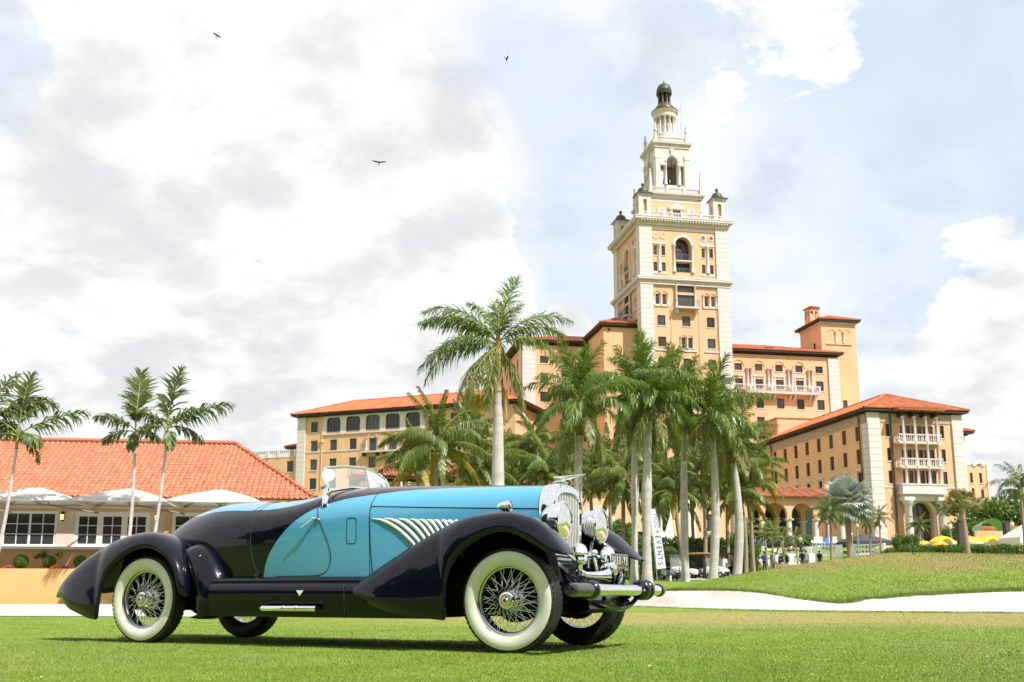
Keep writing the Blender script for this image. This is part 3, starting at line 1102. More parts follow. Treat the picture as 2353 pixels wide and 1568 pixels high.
# ---- wings
def wing(stations, name, parent=None, side=1, nt=10, e=2.3, bead=True, wi=0.40, idrop=0.92, mat_='navy', nose=None):
    """stations: crown (u,z), outer edge (u,z), crown half-width, outer half-width"""
    n = len(stations)
    cols = list(zip(*[(a[0], a[1], b[0], b[1], wc, wo) for a, b, wc, wo in stations]))
    fs = [table(range(n), c) for c in cols]
    rows, edge = [], []
    K = 4
    for i in range((n - 1) * K + 1):
        s_ = i / K
        cu, cz, eu, ez, wc, wo = [f(s_) for f in fs]
        wi_ = nose(s_) if nose else wi
        row = []
        for j in range(nt, 0, -1):       # outer side, edge -> crown
            a = j / nt * pi / 2
            b = sin(a) ** (2 / e)
            d = 1 - max(cos(a), 0) ** (2 / e)
            row.append((lerp(cu, eu, d), -side * lerp(wc, wo, b), lerp(cz, ez, d)))
        edge.append(row[0])
        row.append((cu, -side * wc, cz))
        for j in range(1, 6):            # inner side
            a = j / 5 * pi / 2
            b = sin(a)
            d = (1 - cos(a)) * idrop
            row.append((lerp(cu, eu, d), -side * lerp(wc, wi_, b), lerp(cz, ez, d)))
        rows.append(row)
    mb = MB()
    mb.grid(rows, flip=(side < 0))
    w_ = carpart(mb, name, mat_, parent, sharp=60)
    so = w_.modifiers.new('thickness', 'SOLIDIFY')
    so.thickness = 0.012
    so.offset = -1.0 if side > 0 else -1.0
    if bead:
        mb = MB()
        mb.tube(edge, 0.009, 6)
        carpart(mb, 'edge_bead', mat_, w_)
    return w_


FRONT = [((-1.56, 0.46), (-1.51, 0.445), 0.70, 0.735), ((-1.44, 0.543), (-1.38, 0.42), 0.69, 0.80), ((-1.2, 0.683), (-1.15, 0.345), 0.68, 0.855),
         ((-0.92, 0.838), (-0.85, 0.285), 0.68, 0.88), ((-0.72, 0.938), (-0.62, 0.265), 0.68, 0.885), ((-0.64, 0.975), (-0.51, 0.257), 0.68, 0.885),
         ((-0.56, 1.008), (-0.506, 0.49), 0.68, 0.885), ((-0.48, 1.036), (-0.464, 0.652), 0.68, 0.885), ((-0.37, 1.068), (-0.354, 0.789), 0.68, 0.885),
         ((-0.24, 1.086), (-0.231, 0.872), 0.69, 0.885), ((-0.12, 1.093), (-0.11, 0.923), 0.70, 0.888), ((0.0, 1.09), (0.011, 0.941), 0.72, 0.892),
         ((0.125, 1.067), (0.135, 0.916), 0.735, 0.898), ((0.245, 1.022), (0.256, 0.855), 0.75, 0.902), ((0.355, 0.945), (0.375, 0.79), 0.765, 0.905),
         ((0.455, 0.842), (0.475, 0.762), 0.775, 0.90), ((0.522, 0.772), (0.532, 0.752), 0.79, 0.88), ((0.538, 0.752), (0.540, 0.748), 0.80, 0.85)]
REAR = [((-5.16, 0.43), (-5.12, 0.42), 0.66, 0.69), ((-5.08, 0.52), (-4.99, 0.42), 0.67, 0.76), ((-4.94, 0.648), (-4.82, 0.33), 0.68, 0.82),
        ((-4.75, 0.775), (-4.62, 0.27), 0.68, 0.85), ((-4.58, 0.862), (-4.44, 0.225), 0.68, 0.86), ((-4.50, 0.898), (-4.371, 0.23), 0.68, 0.86),
        ((-4.44, 0.92), (-4.359, 0.37), 0.68, 0.86), ((-4.38, 0.943), (-4.323, 0.55), 0.68, 0.86), ((-4.28, 0.975), (-4.236, 0.678), 0.68, 0.86),
        ((-4.13, 1.008), (-4.103, 0.792), 0.68, 0.86), ((-3.96, 1.028), (-3.933, 0.866), 0.68, 0.86), ((-3.81, 1.022), (-3.794, 0.889), 0.68, 0.86),
        ((-3.65, 0.968), (-3.653, 0.861), 0.68, 0.86), ((-3.52, 0.882), (-3.535, 0.80), 0.68, 0.86), ((-3.41, 0.765), (-3.45, 0.715), 0.68, 0.86),
        ((-3.345, 0.635), (-3.395, 0.61), 0.68, 0.86), ((-3.31, 0.50), (-3.36, 0.50), 0.68, 0.85), ((-3.31, 0.42), (-3.345, 0.435), 0.68, 0.80)]
APRON = [((-3.62, 0.80), (-3.64, 0.72), 0.50, 0.66), ((-3.50, 0.885), (-3.54, 0.76), 0.50, 0.68), ((-3.38, 0.915), (-3.45, 0.77), 0.50, 0.70), ((-3.26, 0.880), (-3.36, 0.71), 0.51, 0.73),
         ((-3.13, 0.78), (-3.27, 0.60), 0.53, 0.76), ((-3.03, 0.64), (-3.22, 0.50), 0.55, 0.775), ((-2.99, 0.50), (-3.2, 0.42), 0.58, 0.775), ((-3.0, 0.36), (-3.2, 0.34), 0.60, 0.775),
         ((-3.06, 0.27), (-3.2, 0.28), 0.60, 0.76), ((-3.20, 0.235), (-3.3, 0.245), 0.60, 0.74)]
for side in (1, -1):
    wing(FRONT, 'front_wing', side=side, e=2.7, nose=table([0, 11, 13, 14, 15, 16, 17], [0.40, 0.40, 0.46, 0.52, 0.60, 0.70, 0.76]))
    wing(REAR, 'rear_wing', side=side, wi=0.36, idrop=0.6)
    wing(APRON, 'wing_apron', side=side, wi=0.42, bead=False)
    # bolts on the apron
    for uu, zz, ww in ((-3.26, 0.80, 0.70), (-3.10, 0.60, 0.70), (-3.08, 0.50, 0.72)):
        mb = MB()
        mb.sphere((uu, -side * ww, zz), 0.012, 8, 5)
        carpart(mb, 'apron_bolt', 'chrome')

# ---- running board and valance
for side in (1, -1):
    prof = [(0.655, 0.603), (0.70, 0.598), (0.735, 0.585), (0.745, 0.565), (0.742, 0.548), (0.762, 0.535), (0.782, 0.50), (0.786, 0.45), (0.780, 0.40), (0.765, 0.365), (0.76, 0.33), (0.752, 0.28), (0.735, 0.255), (0.60, 0.25)]
    rows = []
    for u in np.linspace(-3.06, -0.75, 24):
        rows.append([(u, -side * w, z) for w, z in prof])
    mb = MB()
    mb.grid(rows, flip=(side < 0))
    carpart(mb, 'running_board', 'navy', sharp=50)
    mb = MB()
    mb.tube([(-1.56, -side * 0.787, 0.53), (-1.55, -side * 0.79, 0.45), (-1.56, -side * 0.765, 0.36), (-1.56, -side * 0.755, 0.28)], 0.004, 5)
    carpart(mb, 'running_board_gap', 'seam')
    # polished step bar
    mb = MB()
    mb.tube([(-2.43, -side * 0.80, 0.33), (-2.40, -side * 0.82, 0.33), (-2.39, -side * 0.82, 0.33), (-1.81, -side * 0.82, 0.33)], [0.018, 0.022, 0.027, 0.027], 14)
    st = carpart(mb, 'step_bar', 'chrome')
    for uu in (-2.16, -2.02):
        mb = MB()
        mb.tube([(uu - 0.008, -side * 0.82, 0.33), (uu + 0.008, -side * 0.82, 0.33)], 0.030, 14)
        carpart(mb, 'clamp', 'steel', st)
    mb = MB()
    mb.prism([(-2.055, 0.485), (-1.975, 0.485), (-2.015, 0.435)], -side * 0.779, -side * 0.795)
    carpart(mb, 'triangle_badge', 'chrome', smooth=False)
    mb = MB()
    mb.tube([(-2.62, -side * 0.675, 0.625), (-2.60, -side * 0.69, 0.625)], 0.015, 8)
    carpart(mb, 'hinge_pin', 'chrome')
    # door handle
    mb = MB()
    a = Vector(on_skin(-1.945, 1.105, 0.0, side))
    o_ = Vector((0, -side, 0))
    mb.tube([a, a + o_ * 0.05], 0.014, 8)
    mb.tube([a + o_ * 0.05 + Vector((0.01, 0, 0.005)), a + o_ * 0.055 + Vector((-0.05, 0, -0.03)), a + o_ * 0.06 + Vector((-0.125, 0, -0.075))], [0.014, 0.010, 0.007], 8)
    mb.sphere(a + o_ * 0.055, 0.018, 8, 5)
    mb.sphere(a + o_ * 0.01 + Vector((0.03, 0, -0.005)), 0.013, 8, 5)
    carpart(mb, 'door_handle', 'chrome')

# ---- chassis: rails, floor, axles
mb = MB()
mb.box(-4.3, 0.30, -0.46, -0.40, 0.30, 0.45)
mb.box(-4.3, 0.30, 0.40, 0.46, 0.30, 0.45)
mb.box(-4.3, -0.3, -0.58, 0.58, 0.44, 0.60)
mb.box(-3.2, -0.75, -0.60, 0.60, 0.26, 0.44)
mb.box(-0.6, 0.02, -0.28, 0.28, 0.36, 0.80)
mb.tube([(0, -0.66, 0.36), (0, -0.4, 0.30), (0, 0.4, 0.30), (0, 0.66, 0.36)], 0.035, 8)
mb.tube([(-3.87, -0.66, 0.405), (-3.87, 0.66, 0.405)], 0.045, 8)
mb.sphere((-3.87, 0, 0.40), 0.15, 12, 8)
for s_ in (-1, 1):
    mb.tube([(-0.55, s_ * 0.43, 0.36), (0.0, s_ * 0.43, 0.27), (0.36, s_ * 0.43, 0.42)], 0.03, 6)
carpart(mb, 'chassis', 'under')
# scuttle-to-dumb-iron aprons at the front
for side in (1, -1):
    mb = MB()
    rows = []
    for k, (u, z1, z0) in enumerate(((-0.05, 0.75, 0.45), (0.12, 0.76, 0.44), (0.26, 0.70, 0.42), (0.40, 0.58, 0.41), (0.52, 0.47, 0.41), (0.56, 0.44, 0.42))):
        rows.append([(u, -side * 0.46, z0), (u, -side * 0.47, (z0 + z1) / 2), (u, -side * 0.45, z1), (u, -side * 0.36, z1 + 0.006)])
    mb.grid(rows, flip=(side < 0))
    fa = carpart(mb, 'frame_apron', 'navy')
    mb = MB()
    mb.tube([r[2] for r in rows], 0.010, 6)
    carpart(mb, 'apron_bead', 'black', fa)
mb = MB()
mb.grid([[(0.12, y, 0.80), (0.30, y, 0.66), (0.45, y, 0.50), (0.55, y, 0.40), (0.56, y, 0.34), (0.45, y, 0.30)] for y in np.linspace(-0.46, 0.46, 9)])
carpart(mb, 'front_splash_apron', 'navy')

# dark inner faces of the wheel arches
for side in (1, -1):
    for u0, u1, z1, ww in ((-0.80, 0.34, 1.00, 0.47), (-4.42, -3.34, 0.98, 0.42)):
        mb = MB()
        n = 12
        top = []
        for k in range(n + 1):
            u = lerp(u0, u1, k / n)
            top.append((u, 0.55 + (z1 - 0.55) * sqrt(max(0.0, 1 - (2 * k / n - 1) ** 2)) ** 0.6))
        mb.grid([[(u, -side * ww, 0.30), (u, -side * ww, z)] for u, z in top])
        mb.grid([[(u, -side * ww, z), (u, -side * (ww + 0.18), z)] for u, z in top])
        carpart(mb, 'wheel_arch_liner', 'under', smooth=False)

# ---- wheels
TR, TW = 0.405, 0.093


def tyre_profile():
    return [(0.262, -0.058), (0.275, -0.066), (0.30, -0.084), (0.33, TW * -1), (0.355, -0.0925), (0.378, -0.085), (0.390, -0.076), (0.398, -0.064),
            (0.4035, -0.058), (0.4045, -0.045), (0.398, -0.043), (0.398, -0.037), (0.405, -0.035), (0.4055, -0.018), (0.399, -0.016), (0.399, -0.010), (0.4055, -0.008),
            (0.4055, 0.008), (0.399, 0.010), (0.399, 0.016), (0.4055, 0.018), (0.405, 0.035), (0.398, 0.037), (0.398, 0.043), (0.4045, 0.045), (0.4035, 0.058),
            (0.398, 0.064), (0.390, 0.076), (0.378, 0.085), (0.355, 0.0925), (0.33, TW), (0.30, 0.084), (0.275, 0.066), (0.262, 0.058)]


TYRE = MB()
TYRE.lathe([(r, -h) for r, h in tyre_profile()], 72, axis='y')
# tread blocks on both shoulders
for sgn in (-1, 1):
    for k in range(60):
        a = 2 * pi * k / 60
        ca, sa = cos(a), sin(a)
        c = Vector((0.3975 * ca, sgn * 0.062, 0.3975 * sa))
        TYRE.obox(c, Vector((-sa, 0, ca)) * 0.013, Vector((0, 1, 0)) * 0.011 + Vector((-sa, 0, ca)) * 0.006, Vector((ca, 0, sa)) * 0.0058)
TYRE = TYRE.mesh('tyre', 'rubber', True, 30)
# outer side is y < 0
WW = MB()
WW.lathe([(0.268, -0.066), (0.277, -0.071), (0.30, -0.0865), (0.33, -0.0957), (0.355, -0.0945), (0.374, -0.0885), (0.380, -0.084)], 72, axis='y')
WW = WW.mesh('whitewall', 'whitewall', True)
RIM = MB()
RIM.lathe([(0.266, -0.066), (0.276, -0.072), (0.279, -0.064), (0.270, -0.052), (0.252, -0.050), (0.246, -0.035), (0.246, 0.035), (0.252, 0.050), (0.275, 0.058), (0.268, 0.066)], 64, axis='y')
RIM = RIM.mesh('rim', 'rimsteel', True, 50)
HUB = MB()
HUB.lathe([(0.0, -0.125), (0.022, -0.125), (0.028, -0.118), (0.046, -0.116), (0.050, -0.108), (0.052, -0.098), (0.066, -0.094), (0.070, -0.084), (0.066, -0.074), (0.058, -0.07), (0.055, -0.04), (0.075, -0.03), (0.075, 0.04)], 32, axis='y')
HUB = HUB.mesh('hub', 'chrome', True, 35)
HEX = MB()
HEX.prism([(0.052 * cos(a), 0.052 * sin(a)) for a in [2 * pi * i / 8 for i in range(8)]], -0.119, -0.098)
HEX = HEX.mesh('hub_nut', 'steel')
CAP = MB()
CAP.lathe([(0.0, -0.1265), (0.016, -0.1265), (0.018, -0.1245)], 6, axis='y')
CAP = CAP.mesh('hub_badge', 'red')
DRUM = MB()
DRUM.lathe([(0.0, -0.012), (0.05, -0.010), (0.085, 0.004), (0.105, 0.026), (0.110, 0.04)], 40, axis='y')
DRUM.lathe([(0.110, 0.034), (0.155, 0.040), (0.172, 0.05), (0.172, 0.11), (0.0, 0.115)], 40, axis='y', mi=1)
DRUM = DRUM.mesh('brake_drum', ['steel', 'under'], True, 40)


def spoke_mesh(r0, y0, r1, y1, da, name):
    mb = MB()
    mb.tube([(r0, y0, 0), (r1 * cos(da), y1, r1 * sin(da))], 0.0027, 5)
    return mb.mesh(name, 'spoke', True)


SPK = [(spoke_mesh(0.060, -0.082, 0.247, -0.020, 0.98, 'spoke'), 0.0), (spoke_mesh(0.060, -0.080, 0.247, -0.010, -0.98, 'spoke'), 0.11),
       (spoke_mesh(0.074, -0.030, 0.247, 0.016, 0.72, 'spoke'), 0.05), (spoke_mesh(0.074, -0.028, 0.247, 0.026, -0.72, 'spoke'), 0.17)]


def wheel(u, side, spin):
    w_ = put('wheel', None, car, (u, -side * 0.705, 0.405), (0, 0, 0 if side > 0 else pi))
    w_.empty_display_size = 0.2
    put('tyre', TYRE, w_, rot=(0, spin, 0))
    put('whitewall', WW, w_)
    put('rim', RIM, w_)
    put('hub', HUB, w_)
    put('hub_nut', HEX, w_, rot=(0, spin, 0))
    put('hub_badge', CAP, w_)
    put('brake_drum', DRUM, w_)
    for me_, ph in SPK:
        for k in range(16):
            put('spoke', me_, w_, rot=(0, spin + ph + 2 * pi * k / 16, 0))
    return w_


for u in (0.0, -3.87):
    for side in (1, -1):
        wheel(u, side, 0.3 * u + side)

# ---- radiator
mb = MB()


def shell(u, grow, top):
    """outline of the radiator shell in the y,z plane"""
    pts = []
    w0 = 0.315 + grow
    for k in range(9):
        t = k / 8
        pts.append((-(0.27 + 0.045 * t + grow), lerp(0.72, 1.12, t)))
    for k in range(1, 13):
        a = k / 12 * pi / 2
        pts.append((-w0 * cos(a) ** (2 / 2.8), 1.12 + (top - 1.12) * sin(a) ** (2 / 2.8)))
    return pts


def full(pts, u):
    return [(u, y, z) for y, z in pts] + [(u, -y, z) for y, z in pts[-2::-1]]


rows = [full(shell(0, 0.000, 1.372), 0.055), full(shell(0, 0.006, 1.380), 0.062), full(shell(0, 0.008, 1.383), 0.12), full(shell(0, 0.004, 1.378), 0.165), full(shell(0, -0.010, 1.362), 0.186)]
inner = []
for k in range(9):
    t = k / 8
    inner.append((-(0.235 + 0.030 * t), lerp(0.74, 1.14, t)))
for k in range(1, 13):
    a = k / 12 * pi / 2
    inner.append((-0.265 * cos(a) ** (2 / 2.8), 1.14 + 0.165 * sin(a) ** (2 / 2.8)))
rows.append(full(inner, 0.195))
rows.append(full([(y * 0.97, z - 0.006) for y, z in inner], 0.165))
mb.grid(rows)
rad_ = carpart(mb, 'radiator_shell', 'chrome', sharp=50)
mb = MB()
mb.grid([[(0.120, y, 0.72), (0.120, y, 1.30)] for y in (-0.25, 0.25)])
carpart(mb, 'radiator_core', 'under', rad_, smooth=False)
VANE = MB()
VANE.lathe([(0.0068, 0), (0.0068, 1)], 8)
VANE = VANE.mesh('grille_vane', 'louvre', True)
for k in range(15):
    y = -0.238 + 0.034 * k
    zt_ = 1.14 + 0.160 * max(0, (1 - (abs(y) / 0.262) ** 2.8)) ** (1 / 2.8)
    put('grille_vane', VANE, rad_, (0.172, y, 0.74), scale=(1, 1, zt_ - 0.74))
# cap and flying-vee mascot
mb = MB()
mb.lathe([(0.0, 1.375), (0.055, 1.378), (0.062, 1.383), (0.062, 1.398), (0.05, 1.408), (0.0, 1.411)], 20, (0.11, 0, 0))
for k in range(20):
    a = 2 * pi * k / 20
    mb.sphere((0.11 + 0.064 * cos(a), 0.064 * sin(a), 1.391), 0.008, 6, 4)
cp = carpart(mb, 'radiator_cap', 'chrome')
mb = MB()
nose = (0.352, 0, 1.458)
for sgn in (1, -1):
    t1, t2 = (0.10, sgn * 0.115, 1.436), (0.17, sgn * 0.03, 1.424)
    mb.add([nose, t1, t2, (0.352, 0, 1.453), (0.10, sgn * 0.115, 1.429), (0.17, sgn * 0.03, 1.417)], [(0, 1, 2), (3, 5, 4), (0, 3, 4, 1), (1, 4, 5, 2), (2, 5, 3, 0)])
mb.tube([(0.13, 0, 1.405), (0.17, 0, 1.43)], 0.012, 8)
carpart(mb, 'mascot', 'louvre', cp, smooth=False)
# radiator mounting bar
mb = MB()
mb.tube([(0.20, -0.50, 0.77), (0.22, -0.2, 0.765), (0.22, 0.2, 0.765), (0.20, 0.50, 0.77)], 0.020, 10)
carpart(mb, 'lamp_bar', 'chrome')


# ---- headlamps
def headlamp(u, y, z, R, name, parent=None, depth=0.24):
    mb = MB()
    prof = [(0.0, -depth)] + [(R * sin(a) ** 0.9 * 0.97, -depth * cos(a)) for a in [pi / 2 * k / 9 for k in range(1, 10)]] + [(R * 0.98, 0.012)]
    mb.lathe(prof, 32, (0, 0, 0), 'x')
    h = mb.mesh('shell', 'chrome', True, 60)
    o = put(name, h, parent or car, (u, y, z))
    mb = MB()
    mb.lathe([(R * 0.98, 0.0), (R * 1.06, 0.004), (R * 1.07, 0.022), (R * 1.0, 0.034), (R * 0.93, 0.034), (R * 0.91, 0.02)], 40, axis='x')
    mb.build('lamp_rim', 'chrome', o, True, 60)
    mb = MB()
    mb.lathe([(R * 0.93 * sin(a), -0.10 * cos(a) + 0.01) for a in [pi / 2 * k / 7 for k in range(0, 8)]], 32, axis='x')
    mb.build('reflector', 'chrome', o, True)
    mb = MB()
    mb.lathe([(0.0001, 0.043), (R * 0.5, 0.039), (R * 0.92, 0.026)], 32, axis='x')
    mb.build('lens', 'lens', o, True)
    mb = MB()
    mb.sphere((-0.03, 0, 0), R * 0.12, 10, 6)
    mb.tube([(-0.02, 0, -R * 0.85), (-0.02, 0, R * 0.85)], 0.004, 6)
    mb.tube([(-0.02, -R * 0.85, 0), (-0.02, R * 0.85, 0)], 0.004, 6)
    mb.build('bulb', 'steel', o, True)
    return o


for side in (1, -1):
    hl = headlamp(0.300, -side * 0.400, 1.040, 0.152, 'headlamp', depth=0.185)
    mb = MB()
    mb.tube([(-0.07, 0, -0.13), (-0.08, 0, -0.20), (-0.10, 0, -0.27)], [0.022, 0.016, 0.02], 10)
    mb.build('lamp_stalk', 'chrome', hl, True)
    mb = MB()
    mb.lathe([(0.0, side * -0.135), (0.03, side * -0.135), (0.05, side * -0.13), (0.055, side * -0.10)], 16, (-0.075, 0, 0), 'y')
    mb.build('side_boss', 'black', hl, True, 40)
    # side lamp on the wing crown
    sl = headlamp(-0.06, -side * 0.68, 1.150, 0.040, 'side_lamp', depth=0.085)
    mb = MB()
    mb.tube([(-0.03, 0, -0.03), (-0.035, 0, -0.068)], [0.012, 0.024], 10)
    mb.build('lamp_foot', 'chrome', sl, True)

# ---- horns
for side in (1, -1):
    mb = MB()
    c = (0.412, -side * 0.308, 0.0)
    mb.lathe([(0.0, 0.858), (0.025, 0.855), (0.048, 0.840), (0.062, 0.815), (0.066, 0.790), (0.070, 0.786), (0.070, 0.778), (0.062, 0.774), (0.058, 0.735), (0.062, 0.728), (0.058, 0.70), (0.044, 0.688), (0.026, 0.68), (0.024, 0.645), (0.036, 0.635), (0.036, 0.60), (0.0, 0.595)], 24, c)
    hn = carpart(mb, 'horn', 'chrome', sharp=45)
    mb = MB()
    mb.tube([(0.42, -side * 0.308, 0.63), (0.45, -side * 0.28, 0.605), (0.49, -side * 0.20, 0.60), (0.54, -side * 0.12, 0.60), (0.58, -side * 0.085, 0.60)], [0.024, 0.028, 0.032, 0.042, 0.062], 16, cap=False)
    carpart(mb, 'trumpet', 'chrome', hn)
    mb = MB()
    mb.lathe([(0.03, -0.02), (0.046, -0.02), (0.050, 0.0), (0.046, 0.02), (0.03, 0.02)], 18, (0.36, -side * 0.12, 0.74), 'x')
    carpart(mb, 'linkage_boss', 'chrome')
    mb = MB()
    mb.tube([(0.42, -side * 0.24, 0.78), (0.44, -side * 0.2, 0.72), (0.44, -side * 0.2, 0.66)], 0.012, 8)
    mb.tube([(0.40, -side * 0.36, 0.72), (0.34, -side * 0.40, 0.78)], 0.012, 8)
    carpart(mb, 'horn_bracket', 'steel', hn)
cl_ = headlamp(0.56, 0.03, 0.66, 0.055, 'fog_lamp', depth=0.10)
mb = MB()
mb.tube([(0.36, -0.34, 0.755), (0.42, 0, 0.765), (0.36, 0.34, 0.755)], 0.016, 8)
mb.tube([(0.40, 0.0, 0.80), (0.44, 0.02, 0.60)], 0.015, 8)
mb.sphere((0.42, 0.0, 0.79), 0.03, 10, 6)
carpart(mb, 'cross_bracket', 'chrome')

# ---- number plate with its badges
plate = put('number_plate', None, car, (0.515, 0.328, 0.732), (0, 0, radians(2)))
mb = MB()
mb.box(-0.006, 0.0, -0.228, 0.228, -0.058, 0.058)
mb.build('plate_panel', 'black', plate)
mb = MB()
for y0, y1, z0, z1 in ((-0.231, 0.231, 0.055, 0.060), (-0.231, 0.231, -0.060, -0.055), (-0.231, -0.226, -0.0545, 0.0545), (0.226, 0.231, -0.0545, 0.0545)):
    mb.box(-0.003, 0.003, y0, y1, z0, z1)
mb.build('plate_border', 'steel', plate)


def text_mesh(body, size, name, material, extrude=0.002, bold=0.0, sx=1.0):
    cu = bpy.data.curves.new(name, 'FONT')
    cu.body = body
    cu.size = size
    cu.extrude = extrude
    cu.offset = bold
    cu.align_x = 'CENTER'
    cu.align_y = 'CENTER'
    o = bpy.data.objects.new(name, cu)
    COL.objects.link(o)
    dg = bpy.context.evaluated_depsgraph_get()
    me_ = bpy.data.meshes.new_from_object(o.evaluated_get(dg))
    bpy.data.objects.remove(o)
    bpy.data.curves.remove(cu)
    for v_ in me_.vertices:
        v_.co.x *= sx
    me_.materials.clear()
    me_.materials.append(M[material])
    me_.name = name
    return me_


# glyphs laid in the plate's plane, reading left to right as seen from ahead
for k, ch in enumerate('3668-XB'):
    g_ = text_mesh(ch, 0.100, 'character', 'platewhite', 0.0015, 0.0, 0.66)
    put('character', g_, plate, (0.0025, -0.186 + 0.0620 * k, -0.001), (pi / 2, 0, pi / 2))
for y in (-0.15, 0.14):
    MB().box(-0.016, -0.007, y - 0.009, y + 0.009, -0.25, 0.04).build('plate_bracket', 'black', plate)
for y in (-0.06, 0.17):
    mb = MB()
    out_ = [(-0.050, 0.052), (0.050, 0.052), (0.052, 0.0), (0.036, -0.050), (0.0, -0.075), (-0.036, -0.050), (-0.052, 0.0)]
    mb.prism([(a, b) for a, b in out_], -0.004, 0.004)
    mb.xf(Matrix.Rotation(pi / 2, 4, 'Z'))
    bd = mb.build('shield_badge', 'chrome', plate, loc=(0.0, y, -0.118))
    for q in (-0.022, 0.0, 0.022):
        for d_ in (1, -1):
            mb = MB()
            mb.tube([(0.006, q - d_ * 0.016, 0.040), (0.006, q + d_ * 0.012, -0.040)], 0.0035, 5)
            mb.build('badge_bar', 'black', bd)

# ---- bumper
BUMP_Z, BUMP_U = 0.485, 0.645
mb = MB()
mb.tube([(BUMP_U, -0.58, BUMP_Z), (BUMP_U + 0.004, 0, BUMP_Z), (BUMP_U, 0.60, BUMP_Z), (BUMP_U, 0.96, BUMP_Z)], 0.047, 24)
bumper = carpart(mb, 'bumper', 'chrome')
mb = MB()
mb.lathe([(0.0, -1.06), (0.036, -1.055), (0.050, -1.03), (0.052, -0.98), (0.052, -0.66), (0.060, -0.655), (0.072, -0.64), (0.074, -0.62), (0.066, -0.605), (0.046, -0.602)], 28, (BUMP_U, 0, BUMP_Z), 'y')
carpart(mb, 'bumper_sleeve', 'black', bumper, sharp=50)
mb = MB()
mb.lathe([(0.046, 0.93), (0.056, 0.935), (0.060, 0.96), (0.056, 0.985), (0.04, 1.005), (0.0, 1.012)], 24, (BUMP_U, 0, BUMP_Z), 'y')
carpart(mb, 'end_cap', 'black', bumper, sharp=50)
for y in (0.50, 0.605):
    mb = MB()
    mb.lathe([(0.0, -0.040), (0.066, -0.040), (0.084, -0.030), (0.090, 0.0), (0.084, 0.030), (0.066, 0.040), (0.0, 0.040)], 32, (BUMP_U - 0.004, y, BUMP_Z + 0.004), 'y')
    carpart(mb, 'bumper_roundel', 'black', bumper, sharp=50)
for y in (0.452, -0.60, 0.99):
    mb = MB()
    mb.sphere((BUMP_U + 0.045, y, BUMP_Z), 0.013, 8, 5)
    carpart(mb, 'bolt', 'chrome', bumper)
for y in (-0.44, 0.44):
    mb = MB()
    mb.tube([(0.30, y, 0.42), (0.50, y, 0.44), (BUMP_U - 0.03, y * 1.2, BUMP_Z - 0.01)], 0.024, 8)
    carpart(mb, 'bumper_iron', 'black', bumper)
mb = MB()
loop = [(0.60, y, 0.42 - 0.085 * (1 - ((y - 0.12) / 0.38) ** 2)) for y in np.linspace(-0.26, 0.50, 15)]
mb.tube(loop, 0.020, 8)
carpart(mb, 'lower_hoop', 'navy', bumper)

# ---- windscreen
CL, CR = (-1.62, 0.0), None
top_n, top_c, top_f = Vector((-2.026, -0.50, 1.585)), Vector((-1.931, 0.0, 1.632)), Vector((-2.026, 0.50, 1.585))
bot_n, bot_c, bot_f = Vector((-1.955, -0.50, 1.368)), Vector((-1.866, 0.0, 1.425)), Vector((-1.955, 0.50, 1.368))
for tn, bn in ((top_n, bot_n), (top_f, bot_f)):
    mb = MB()
    mid_t = (tn + top_c) / 2 + Vector((0.01, 0, 0.012))
    mid_b = (bn + bot_c) / 2 + Vector((0.015, 0, 0.022))
    corner = tn + (top_c - tn) * 0.06
    mb.tube([bn, lerp(bn, tn, 0.5), lerp(bn, tn, 0.92), corner, mid_t, top_c], 0.013, 8)
    mb.tube([bn, mid_b, bot_c], 0.015, 8)
    mb.tube([top_c, bot_c], 0.013, 8)
    ws = carpart(mb, 'windscreen_frame', 'chrome')
    mb = MB()
    mb.add([bn, mid_b, bot_c, top_c, mid_t, tn], [(0, 1, 4, 5), (1, 2, 3, 4)])
    carpart(mb, 'pane', 'screen', ws, smooth=False)
for side in (1, -1):
    mb = MB()
    base = Vector((-1.90, -side * 0.625, 1.262))
    mb.tube([base + Vector((0.0, -side * 0.005, -0.045)), base + Vector((0, 0, 0.01)), base + Vector((-0.02, side * 0.03, 0.075)), Vector((-1.955, -side * 0.55, 1.385)), Vector((-1.965, -side * 0.53, 1.42)), Vector((-1.99, -side * 0.51, 1.49)), Vector((-2.02, -side * 0.50, 1.575))],
            [0.026, 0.032, 0.026, 0.018, 0.018, 0.022, 0.014], 10)
    mb.tube([base + Vector((-0.01, side * 0.02, 0.06)), base + Vector((0.05, side * 0.03, 0.10))], [0.024, 0.010], 8)
    sp_ = carpart(mb, 'screen_pillar', 'chrome')
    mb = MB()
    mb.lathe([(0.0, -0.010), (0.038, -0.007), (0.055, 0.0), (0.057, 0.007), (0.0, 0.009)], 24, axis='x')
    mr_ = mb.build('mirror', 'mirrorglare', sp_, True, 50, loc=(-1.90, -side * 0.60, 1.500), rot=(0, 0, radians(-42) * side))
    mb = MB()
    mb.tube([(-1.985, -side * 0.515, 1.47), (-1.91, -side * 0.595, 1.495)], 0.010, 6)
    carpart(mb, 'mirror_arm', 'chrome', sp_)
    mb = MB()
    mb.sphere((-1.965, -side * 0.55, 1.405), 0.022, 8, 5)
    mb.sphere((-1.995, -side * 0.56, 1.40), 0.018, 8, 5)
    carpart(mb, 'pillar_knob', 'steel', sp_)
mb = MB()
mb.tube([(-1.35, -0.12, 1.424), (-1.35, -0.10, 1.455)], 0.006, 6)
mb.sphere((-1.35, -0.11, 1.452), 0.012, 8, 5)
carpart(mb, 'washer_nozzle', 'chrome')

# ------------------------------------------------------------------ architecture helpers
BETA = radians(10.5)
WIN_CACHE = {}


